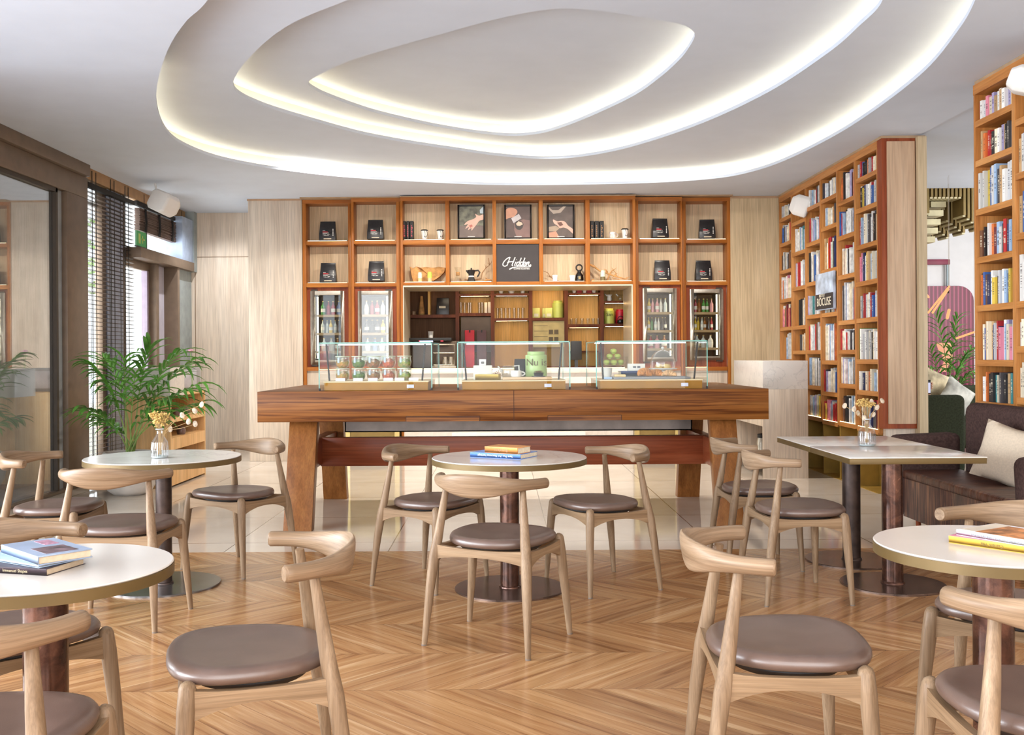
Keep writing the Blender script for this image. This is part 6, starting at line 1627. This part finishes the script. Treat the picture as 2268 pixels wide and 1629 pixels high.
# ================================================================== brown sofa
sf = THING('brown_sofa', 'dark brown felt sofa with a creased leather seat at the right wall', 'sofa', (3.2, 6.4, 0))
PART('backrest', MB().box(3.37, 3.515, 5.55, 7.27, .14, .955), brownfab_m, sf, bevel=.075, seg=4, smooth=True)
PART('armrest', MB().hexa([(2.90, 7.26, .13), (3.36, 7.26, .13), (3.36, 7.42, .13), (2.90, 7.42, .13)], [(2.88, 7.24, .71), (3.36, 7.24, .73), (3.36, 7.43, .73), (2.88, 7.43, .71)]), brownfab_m, sf, bevel=.05, seg=4, smooth=True)
PART('armrest', MB().hexa([(2.93, 5.52, .13), (3.40, 5.52, .13), (3.40, 5.68, .13), (2.93, 5.68, .13)], [(2.91, 5.50, .72), (3.40, 5.50, .73), (3.40, 5.70, .73), (2.91, 5.70, .72)]), brownfab_m, sf, bevel=.06, seg=4, smooth=True)
PART('seat', MB().box(2.925, 3.36, 5.70, 7.26, .40, .465), sofa_leather, sf, bevel=.02, seg=3)
PART('seat_front', MB().box(2.93, 3.36, 5.70, 6.47, .125, .405).box(2.93, 3.36, 6.475, 7.26, .125, .405), sofa_front_m, sf, bevel=.006)
for x, y in ((3.0, 5.78), (3.0, 7.16), (3.35, 5.78), (3.35, 7.16)): PART('leg', MB().tube([(x, y, 0), (x, y, .13)], [.014, .02], 10), red_wood, sf)
cushion((3.235, 6.36, .655), .39, .38, .14, (R(-12), R(14), R(-56)), linen_m, 'beige linen cushion leaning on the brown sofa')
# ================================================================== tables
def round_table(X, Y, r, cd, pr, colm, platem, topm, label, edge=brass_edge):
    X, Y = fix(X, Y)
    t = THING('round_table', label, 'table', (X, Y, 0))
    H = .744
    OBJ('table_top', MB().lathe([(r - .004, H - .006), (r - .001, H - .003), (r - .004, H), (.0001, H)], (0, 0, 0), 96), topm, t, smooth=True, world=False, angle=30)
    OBJ('brass_edge', MB().lathe([(r - .012, H - .036), (r, H - .035), (r, H - .006), (.0001, H - .006)], (0, 0, 0), 96), edge, t, smooth=True, world=False, angle=30)
    OBJ('underside_bracket', MB().box(-.12, .12, -.05, .05, H - .045, H - .036), black_m, t, world=False)
    OBJ('column', MB().lathe([(cd / 2, .012), (cd / 2, H - .04)], (0, 0, 0), 32), colm, t, smooth=True, world=False)
    OBJ('weld_ring', MB().lathe([(cd / 2 + .008, .010), (cd / 2 + .006, .018), (cd / 2, .022)], (0, 0, 0), 32), colm, t, smooth=True, world=False)
    OBJ('base_plate', MB().lathe([(pr, 0), (pr, .008), (pr - .003, .011), (.0001, .011)], (0, 0, 0), 72), platem, t, smooth=True, world=False, angle=30)
    return t
tA = (-1.93, 5.69); tB = (.05, 5.60); tC = (-1.235, 2.70); tD = (1.475, 2.97)
round_table(*tA, .4365, .09, .318, pipe_dark, P('steel_base_plate', (128, 124, 122), .2, .8, var=.12, sc=6), table_marble, 'round marble cafe table with a vase, by the potted palm')
round_table(*tB, .4365, .108, .312, copper_m, plate_m, table_marble, 'round marble cafe table in the centre with an orange and blue book')
round_table(*tC, .336, .116, .26, copper_m, plate_m, cream_top, 'round cream-topped cafe table cut by the left picture edge')
round_table(*tD, .335, .114, .26, copper_m, plate_m, cream_top, 'round cream-topped cafe table cut by the right picture edge')
def square_table(x0, x1, y0, y1, cx_, cy_, cd, colm, label):
    t = THING('square_table', label, 'table', (cx_, cy_, 0)); H = .744
    PART('table_top', MB().box(x0, x1, y0, y1, H - .006, H), table_marble, t, bevel=.001)
    PART('brass_edge', MB().box(x0 + .002, x1 - .002, y0 + .002, y1 - .002, H - .038, H - .006), brass_edge, t, bevel=.001)
    PART('column', MB().lathe([(cd / 2, .012), (cd / 2, H - .038)], (cx_, cy_, 0), 32), colm, t, smooth=True)
    PART('weld_ring', MB().lathe([(cd / 2 + .009, .010), (cd / 2 + .007, .018), (cd / 2, .024)], (cx_, cy_, 0), 32), colm, t, smooth=True)
    PART('base_plate', MB().lathe([(.286, 0), (.286, .008), (.283, .011), (.0001, .011)], (cx_, cy_, 0), 72), plate_m, t, smooth=True, angle=30)
k_ = 1 - ROLL * 2.3 / CH
square_table(1.90, 2.655, 5.43 , 6.13, 2.215, 5.64, .114, copper_m, 'marble square table on a copper pipe, nearer one beside the sofa')
square_table(1.90, 2.655, 6.135, 6.86, 2.215, 6.30, .110, pipe_dark, 'marble square table with a bottle vase, further one beside the sofa')

# ================================================================== chairs
def make_chair():
    t = THING('elbow_chair', 'oak elbow chair seen from behind in front of the centre table', 'chair', (0, 0, 0), 'oak elbow chairs with brown leather seats')
    loc = dict(world=False)
    # legs: feet spread, slightly curved, thickest at the seat
    for s in (-1, 1):
        pts = [(s * .268, .225, 0), (s * .258, .220, .12), (s * .243, .212, .28), (s * .232, .205, .40), (s * .226, .201, .455), (s * .2245, .2005, .468), (s * .224, .2, .476)]
        OBJ('leg', MB().tube(pts, [.0125, .0165, .0215, .0240, .0230, .0185, .007], 16), chair_oak, t, smooth=True, angle=60, **loc)
        pts = [(s * .260, -.225, 0), (s * .252, -.213, .12), (s * .242, -.196, .27), (s * .232, -.178, .40), (s * .221, -.163, .48), (s * .208, -.147, .59), (s * .197, -.132, .69), (s * .194, -.128, .72)]
        OBJ('leg', MB().tube(pts, [.0125, .0165, .0218, .0245, .0225, .0185, .0145, .014], 16), chair_oak, t, smooth=True, angle=60, **loc)
        OBJ('foot_cap', MB().lathe([(.0128, 0), (.0130, .006)], (s * .268, .225, 0), 12), P('foot_glide', (110, 100, 92), .6), t, **loc)
        OBJ('foot_cap', MB().lathe([(.0128, 0), (.0130, .006)], (s * .260, -.225, 0), 12), P('foot_glide', (110, 100, 92), .6), t, **loc)
    # rails, arched underneath
    def rail(a, b, za0, za1, bow, bo=0.0):
        m = MB(); n = 14; vs = []; a, b = Vector((*a, 0)), Vector((*b, 0)); u = (b - a).normalized(); w = Vector((-u.y, u.x, 0)) * .011
        for i in range(n + 1):
            s = i / n; c = a.lerp(b, s) + Vector((-u.y, u.x, 0)) * bo * math.sin(PI * s); e = abs(2 * s - 1)
            zt_ = za1 - .012 * (1 - e ** 2.5); zb_ = za0 + bow * (1 - e ** 2.2)
            for q in (-1, 1): vs += [(c.x + w.x * q, c.y + w.y * q, zb_), (c.x + w.x * q, c.y + w.y * q, zt_)]
        fs = []
        for i in range(n):
            o = i * 4
            fs += [(o, o + 4, o + 5, o + 1), (o + 2, o + 3, o + 7, o + 6), (o + 1, o + 5, o + 7, o + 3), (o, o + 2, o + 6, o + 4)]
        fs += [(0, 1, 3, 2), (n * 4, n * 4 + 2, n * 4 + 3, n * 4 + 1)]
        m.add(vs, fs); OBJ('seat_rail', m, chair_oak_h if abs(u.x) > .5 else chair_oak_y, t, smooth=True, angle=35, **loc)
    rail((-.228, .203), (.228, .203), .374, .452, .034)
    rail((-.226, -.176), (.226, -.176), .388, .456, .022)
    for s in (-1, 1): rail((s * .230, -.176), (s * .230, .203), .366, .455, .044)
    # seat: rounded shield pad
    m = MB(); n = 64
    def outline(a):
        c, s_ = math.cos(a), math.sin(a)
        r = 1 / ((abs(c) ** 2.7 + abs(s_) ** 2.7) ** (1 / 2.7))
        x, y = r * c, r * s_
        wd = .238 + .020 * y - .03 * max(0, -y) ** 2
        return x * wd, y * .225 + .034
    prof = [(.0, .4885), (.35, .4870), (.62, .4890), (.80, .4945), (.90, .4965), (.965, .4915), (.998, .4800), (1.0, .4700), (.985, .4600), (.94, .4540), (.80, .4520)]
    for r, z in prof[1:]:
        for j in range(n):
            x, y = outline(2 * PI * j / n); m.v.append((x * r, y * r + .012 * (1 - r), z + .004 * math.sin(2 * PI * j / n) * r))
    k = len(prof) - 1
    for i in range(k - 1):
        for j in range(n): m.f.append((i * n + j, i * n + (j + 1) % n, (i + 1) * n + (j + 1) % n, (i + 1) * n + j)); m.mi.append(0)
    c0_ = len(m.v); m.v.append((0, .024, prof[0][1]))
    for j in range(n): m.f.append((j, c0_, (j + 1) % n)); m.mi.append(0)
    m.f.append(tuple((k - 1) * n + j for j in range(n))); m.mi.append(0)
    OBJ('seat', m, leather_m, t, smooth=True, angle=80, **loc)
    OBJ('seat_underpad', MB().lathe([(.0001, .400), (.10, .402), (.175, .42), (.205, .444), (.205, .455)], (0, .03, 0), 32, sy=.92), P('black_seat_underside', (40, 36, 36), .8), t, smooth=True, **loc)
    # backrest: swept elbow, round at the ends and broad in the middle
    m = MB(); N = 40; K = 20; gr = []
    for i in range(N + 1):
        s = i / N * 2 - 1; a = abs(s)
        th = s * 1.36
        x = .262 * math.sin(th) / math.sin(1.36) * (1 + .02 * a)
        y = -.252 + .205 * (1 - math.cos(th)) / (1 - math.cos(1.36))
        mid = (math.cos(min(1, a / .80) * PI) + 1) / 2        # 1 in the middle, 0 at the arms
        hh = .0235 + .031 * mid; tt = .0225 - .0105 * mid
        z = .744 - .006 * mid
        tg = Vector((.262 * math.cos(th) * 1.36, .205 * math.sin(th) * 1.36, 0)).normalized(); nr = Vector((tg.y, -tg.x, 0))
        lean = -.28 * mid
        for j in range(K):
            q = 2 * PI * j / K; cu, su = math.cos(q), math.sin(q); p = .85
            uu = tt * (abs(cu) ** p) * (1 if cu >= 0 else -1); vv = hh * (abs(su) ** p) * (1 if su >= 0 else -1)
            c = Vector((x, y, z)) + nr * (uu - lean * vv * .6) + Vector((0, 0, 1)) * vv
            m.v.append(tuple(c)); gr.append((s * .42, uu * 1.0, vv * 1.0))
    for i in range(N):
        for j in range(K): m.f.append((i * K + j, i * K + (j + 1) % K, (i + 1) * K + (j + 1) % K, (i + 1) * K + j)); m.mi.append(0)
    for e, c in ((0, -1), (N, 1)):
        ring = [Vector(m.v[e * K + j]) for j in range(K)]; ctr = sum(ring, Vector()) / K
        o = len(m.v); out = (ring[0] - Vector(m.v[(K if e == 0 else (N - 1) * K)])).normalized() * .006
        for r_ in ring: m.v.append(tuple(ctr + (r_ - ctr) * .8 + out)); gr.append((c * .425, (r_ - ctr).z * .8, (r_ - ctr).x * .8))
        for j in range(K): m.f.append((e * K + j, e * K + (j + 1) % K, o + (j + 1) % K, o + j)); m.mi.append(0)
        m.f.append(tuple(o + j for j in range(K))); m.mi.append(0)
    bo = OBJ('backrest', m, chair_back, t, smooth=True, angle=50, **loc)
    at = bo.data.attributes.new('grain', 'FLOAT_VECTOR', 'POINT')
    for i_, g_ in enumerate(gr[:len(bo.data.vertices)]): at.data[i_].vector = g_
    return t
proto = make_chair()
chairs = [
    (-.017, 4.597, -26.4, 'oak elbow chair seen from behind in front of the centre table'),
    (-.415, 5.79, -120.7, 'oak elbow chair facing right, at the left of the centre table'),
    (.582, 5.712, 113.6, 'oak elbow chair facing left, at the right of the centre table'),
    (-1.885, 4.936, -3, 'oak elbow chair seen from behind before the table with a vase'),
    (-2.514, 5.57, -87, 'oak elbow chair at the left of the table by the palm'),
    (-1.621, 6.169, 148, 'oak elbow chair at the right of the palm-side table, before the walnut leg'),
    (1.607, 5.475, -87.6, 'oak elbow chair at the square tables, nearer of the two'),
    (1.605, 6.306, -90, 'oak elbow chair at the square tables, further and half hidden'),
    (-.68, 2.83, 107.2, 'big near oak elbow chair facing left, whole seat showing, left of centre'),
    (.80, 2.91, -94.8, 'big near oak elbow chair facing right, olive-brown seat showing'),
    (-1.518, 3.04, -132.2, 'oak elbow chair behind the cut left table, backrest above its books'),
    (-1.165, 2.175, 2, 'nearest oak elbow chair in the bottom left picture corner'),
    (1.74, 3.315, 140.5, 'oak elbow chair behind the cut right table, pale round arm end'),
    (1.328, 2.361, -5, 'nearest oak elbow chair in the bottom right picture corner'),
]
for i, (x, y, a, lab) in enumerate(chairs):
    X, Y = fix(x, y)
    if i == 0: proto.location = (X, Y, 0); proto.rotation_euler = (0, 0, R(a)); proto['label'] = lab
    else: COPY(proto, (X, Y, 0), R(a), lab)

# ================================================================== vases with dried flowers
vase_glass = GLASS('ribbed_vase_glass', (.90, .91, .93), 1.0, .08, .07)
def vase(px, py, d, h, r, label, kind, seed):
    X, _ = PX(px, py, d); z = .744
    t = THING('bottle_vase', label, 'vase', (X, d, z))
    q = MB(); n = 48; prof = [(r * .9, 0), (r, .008), (r * 1.02, h * .35), (r * .92, h * .55), (r * .5, h * .76), (r * .36, h * .84), (r * .36, h * .93), (r * .46, h)]
    for j in range(n):
        a = 2 * PI * j / n; rib = 1 + (.035 if j % 2 else -.02)
        for pr_, z_ in prof: f_ = rib if z_ < h * .7 and z_ > .004 else 1; q.v.append((X + pr_ * f_ * math.cos(a), d + pr_ * f_ * math.sin(a), z + z_))
    k = len(prof)
    for j in range(n):
        for i in range(k - 1): q.f.append((j * k + i, ((j + 1) % n) * k + i, ((j + 1) % n) * k + i + 1, j * k + i + 1)); q.mi.append(0)
    PART('bottle_glass', q, vase_glass, t, smooth=True, angle=20)
    PART('glass_base', MB().lathe([(r * .88, .002), (r * .9, .012), (.0001, .012)], (X, d, z), 24), P('thick_glass_base', (176, 186, 184), .15), t)
    PART('lip', MB().tube([(X + r * .46 * math.cos(a), d + r * .46 * math.sin(a), z + h) for a in [i * PI / 10 for i in range(21)]], .003, 6), P('glass_lip', (206, 212, 214), .15), t, smooth=True)
    rr = random.Random(seed)
    fl = THING('dried_flowers', 'dried flowers and pale seed pods in the vase %s' % ('by the palm' if kind == 0 else 'on the square table'), 'flowers', (X, d, z + .015))
    stemq, ballq = MB(), MB()
    dry = P('dry_straw_stem', (176, 146, 100), .8, var=.15); straw = P('dry_straw_flower', (206, 172, 104) if kind == 0 else (196, 166, 78), .9, var=.2, sc=60); pod = P('pale_seed_pod', (188, 172, 152), .7, var=.15, sc=60)
    def U3(dx, dz, dy=0): return Vector((X + dx, d + dy, z + dz))
    if kind == 0:
        heads = [(.0 + rr.uniform(-.045, .03), rr.uniform(h * 1.12, h * 1.55), rr.uniform(-.03, .03)) for _ in range(22)]
        pods = [(.13, .24), (.17, .205), (.20, .265), (.235, .30), (.055, .16), (.20, .19)]
    else:
        heads = [(rr.uniform(-.05, .03), h * 1.62 + rr.uniform(-.02, .015), rr.uniform(-.03, .03)) for _ in range(16)]
        pods = [(-.13, .245), (-.08, .225), (-.05, .20), (.06, .235), (.1, .275), (.03, .27), (-.02, .17), (.04, .19)]
    for hx_, hz_, hy_ in heads:
        stemq.tube([U3(rr.uniform(-.01, .01), .02), U3(hx_ * .2, h * .9), U3(hx_, hz_, hy_)], .0011, 4)
        for k in range(9):
            c = U3(hx_ + rr.gauss(0, .011), hz_ + rr.gauss(0, .007), hy_ + rr.gauss(0, .011)); ballq.lathe([(.0001, -.006), (.0062, 0), (.0001, .006)], c, 6)
    for dx, dz in pods:
        b = U3(dx, dz, rr.uniform(-.02, .02)); stemq.tube([U3(0, .03), U3(dx * .15, h * .95), U3(dx * .6, dz * .88), b], .0013, 4)
        u = Vector((rr.uniform(-.5, .8), 0, rr.uniform(.3, 1))).normalized() * .021; w = Vector((-u.z, .5 * u.x, u.x)).normalized() * .017; nn = u.cross(w).normalized() * .006
        ring = [b + u * math.cos(q_ * PI / 6) * (.75 if math.cos(q_ * PI / 6) < 0 else 1) + w * math.sin(q_ * PI / 6) * .8 for q_ in range(12)]
        podq = MB(); podq.add(ring + [b + nn * 1.2, b - nn * .4], [(i_, (i_ + 1) % 12, 12) for i_ in range(12)] + [((i_ + 1) % 12, i_, 13) for i_ in range(12)])
        PART('seed_pod', podq, pod, fl, smooth=True, angle=80)
    PART('stem', stemq, dry, fl); PART('flower_head', ballq, straw, fl)
vase(354, 1011, 5.66, .165, .047, 'ribbed clear glass bottle vase on the round table by the palm', 0, 3)
vase(1920, 993, 6.13, .165, .051, 'ribbed clear glass bottle vase on the square tables', 1, 8)

# ================================================================== books on the tables
def on(px, py, z):        # point on a horizontal plane
    u, v = und(px, py); d = (CH - z) * F / v
    return u * d / F, d
tz = .744
# centre table: blue book under orange book
bl = P('blue_cover', (104, 146, 220), .4, var=.03); orc = P('orange_sunset_cover', (222, 150, 84), .45, var=.15, sc=9)
x0, y0 = on(1041, 1013, tz); x1, y1 = on(1153, 1018.5, tz)
ang = math.atan2(y1 - y0, x1 - x0); w = math.hypot(x1 - x0, y1 - y0)
def place(x0, y0, x1, y1, dp):
    a = math.atan2(y1 - y0, x1 - x0); w = math.hypot(x1 - x0, y1 - y0)
    cx_, cy_ = (x0 + x1) / 2 - math.sin(a) * dp / 2, (y0 + y1) / 2 + math.cos(a) * dp / 2
    return cx_, cy_, w, a
cx_, cy_, w, a = place(x0, y0, x1, y1, .21)
book('blue_book', 'flat blue book with white spine lettering under the orange book', (cx_, cy_, tz), w, .21, .028, a, bl, 'Sant Pau. Art Nouveau heritage', rev=True)
x0, y0 = on(1073, 1003.5, tz + .028); x1, y1 = on(1146, 1007.5, tz + .028)
cx_, cy_, w, a = place(x0, y0, x1, y1, .15)
book('orange_book', 'thick orange and cream book on top of the blue book', (cx_, cy_, tz + .0285), w, .145, .036, a, orc, 'Barcelona', rev=True, text_m=P('faded_print', (190, 140, 110), .6))
# left near table
x0, y0 = on(-40, 1270, tz); x1, y1 = on(99, 1278, tz)
cx_, cy_, w, a = place(x0, y0, x1, y1, .17)
book('dark_paperback', 'dark paperback lying under the blue-grey book, left table', (cx_ , cy_, tz), w, .155, .018, a, P('dark_maroon_cover', (58, 44, 52), .4), 'Immanuel Shapes', pages=(206, 184, 156), text_m=P('faded_gold_print', (176, 160, 130), .6), hard=False)
x0, y0 = on(-45, 1240, tz + .018); x1, y1 = on(88, 1262, tz + .018)
cx_, cy_, w, a = place(x0, y0, x1, y1, .15)
book('pale_blue_book', 'thin pale blue book between the two larger books, left table', (cx_ - .01, cy_ + .005, tz + .0185), w, .14, .008, a, P('pale_blue_cover', (176, 198, 226), .4))
x0, y0 = on(2, 1226, tz + .027); x1, y1 = on(84, 1254, tz + .027)
cx_, cy_, w, a = place(x0, y0, x1, y1, .145)
greycov = P('blue_grey_cover', (150, 164, 186), .4, var=.06)
book('grey_hardback', 'blue-grey hardback with a dark painting on its cover, topmost left', (cx_, cy_, tz + .027), w, .145, .024, a, greycov, pages=(206, 184, 156), top=[(.02, .42, -.30, .30, P('cover_painting', (90, 74, 78), .4, var=.5, sc=30)), (-.40, -.10, .05, .32, P('cover_red_title', (176, 130, 150), .4, var=.2, sc=60))])
# right near table
x0, y0 = on(2101, 1203, tz); x1, y1 = on(2300, 1232, tz)
cx_, cy_, w, a = place(x0, y0, x1, y1, .19)
book('yellow_book', 'yellow-spined book with a round white badge, right table', (cx_, cy_, tz), w, .19, .022, a, P('yellow_cover', (220, 178, 74), .4, var=.03), 'Camins Vila', rev=True, text_m=P('olive_print', (130, 110, 60), .6), top=[(-.5, .5, -.5, .5, P('pink_cover_top', (222, 140, 160), .4))])
x0, y0 = on(2118, 1186, tz + .022); x1, y1 = on(2300, 1217, tz + .022)
cx_, cy_, w, a = place(x0, y0, x1, y1, .19)
book('white_book', 'white book with a brown photograph cover on the yellow book', (cx_, cy_, tz + .0225), w, .19, .018, a, P('white_cover', (226, 226, 234), .4, var=.02), 'Manel Vilaplana  Mon de Can Roca', text_m=P('grey_print', (160, 160, 166), .6), top=[(-.28, .48, -.46, .40, P('brown_photo_cover', (150, 100, 60), .4, var=.6, sc=26)), (-.48, -.28, -.46, .46, P('cream_photo_edge', (216, 204, 186), .4))])
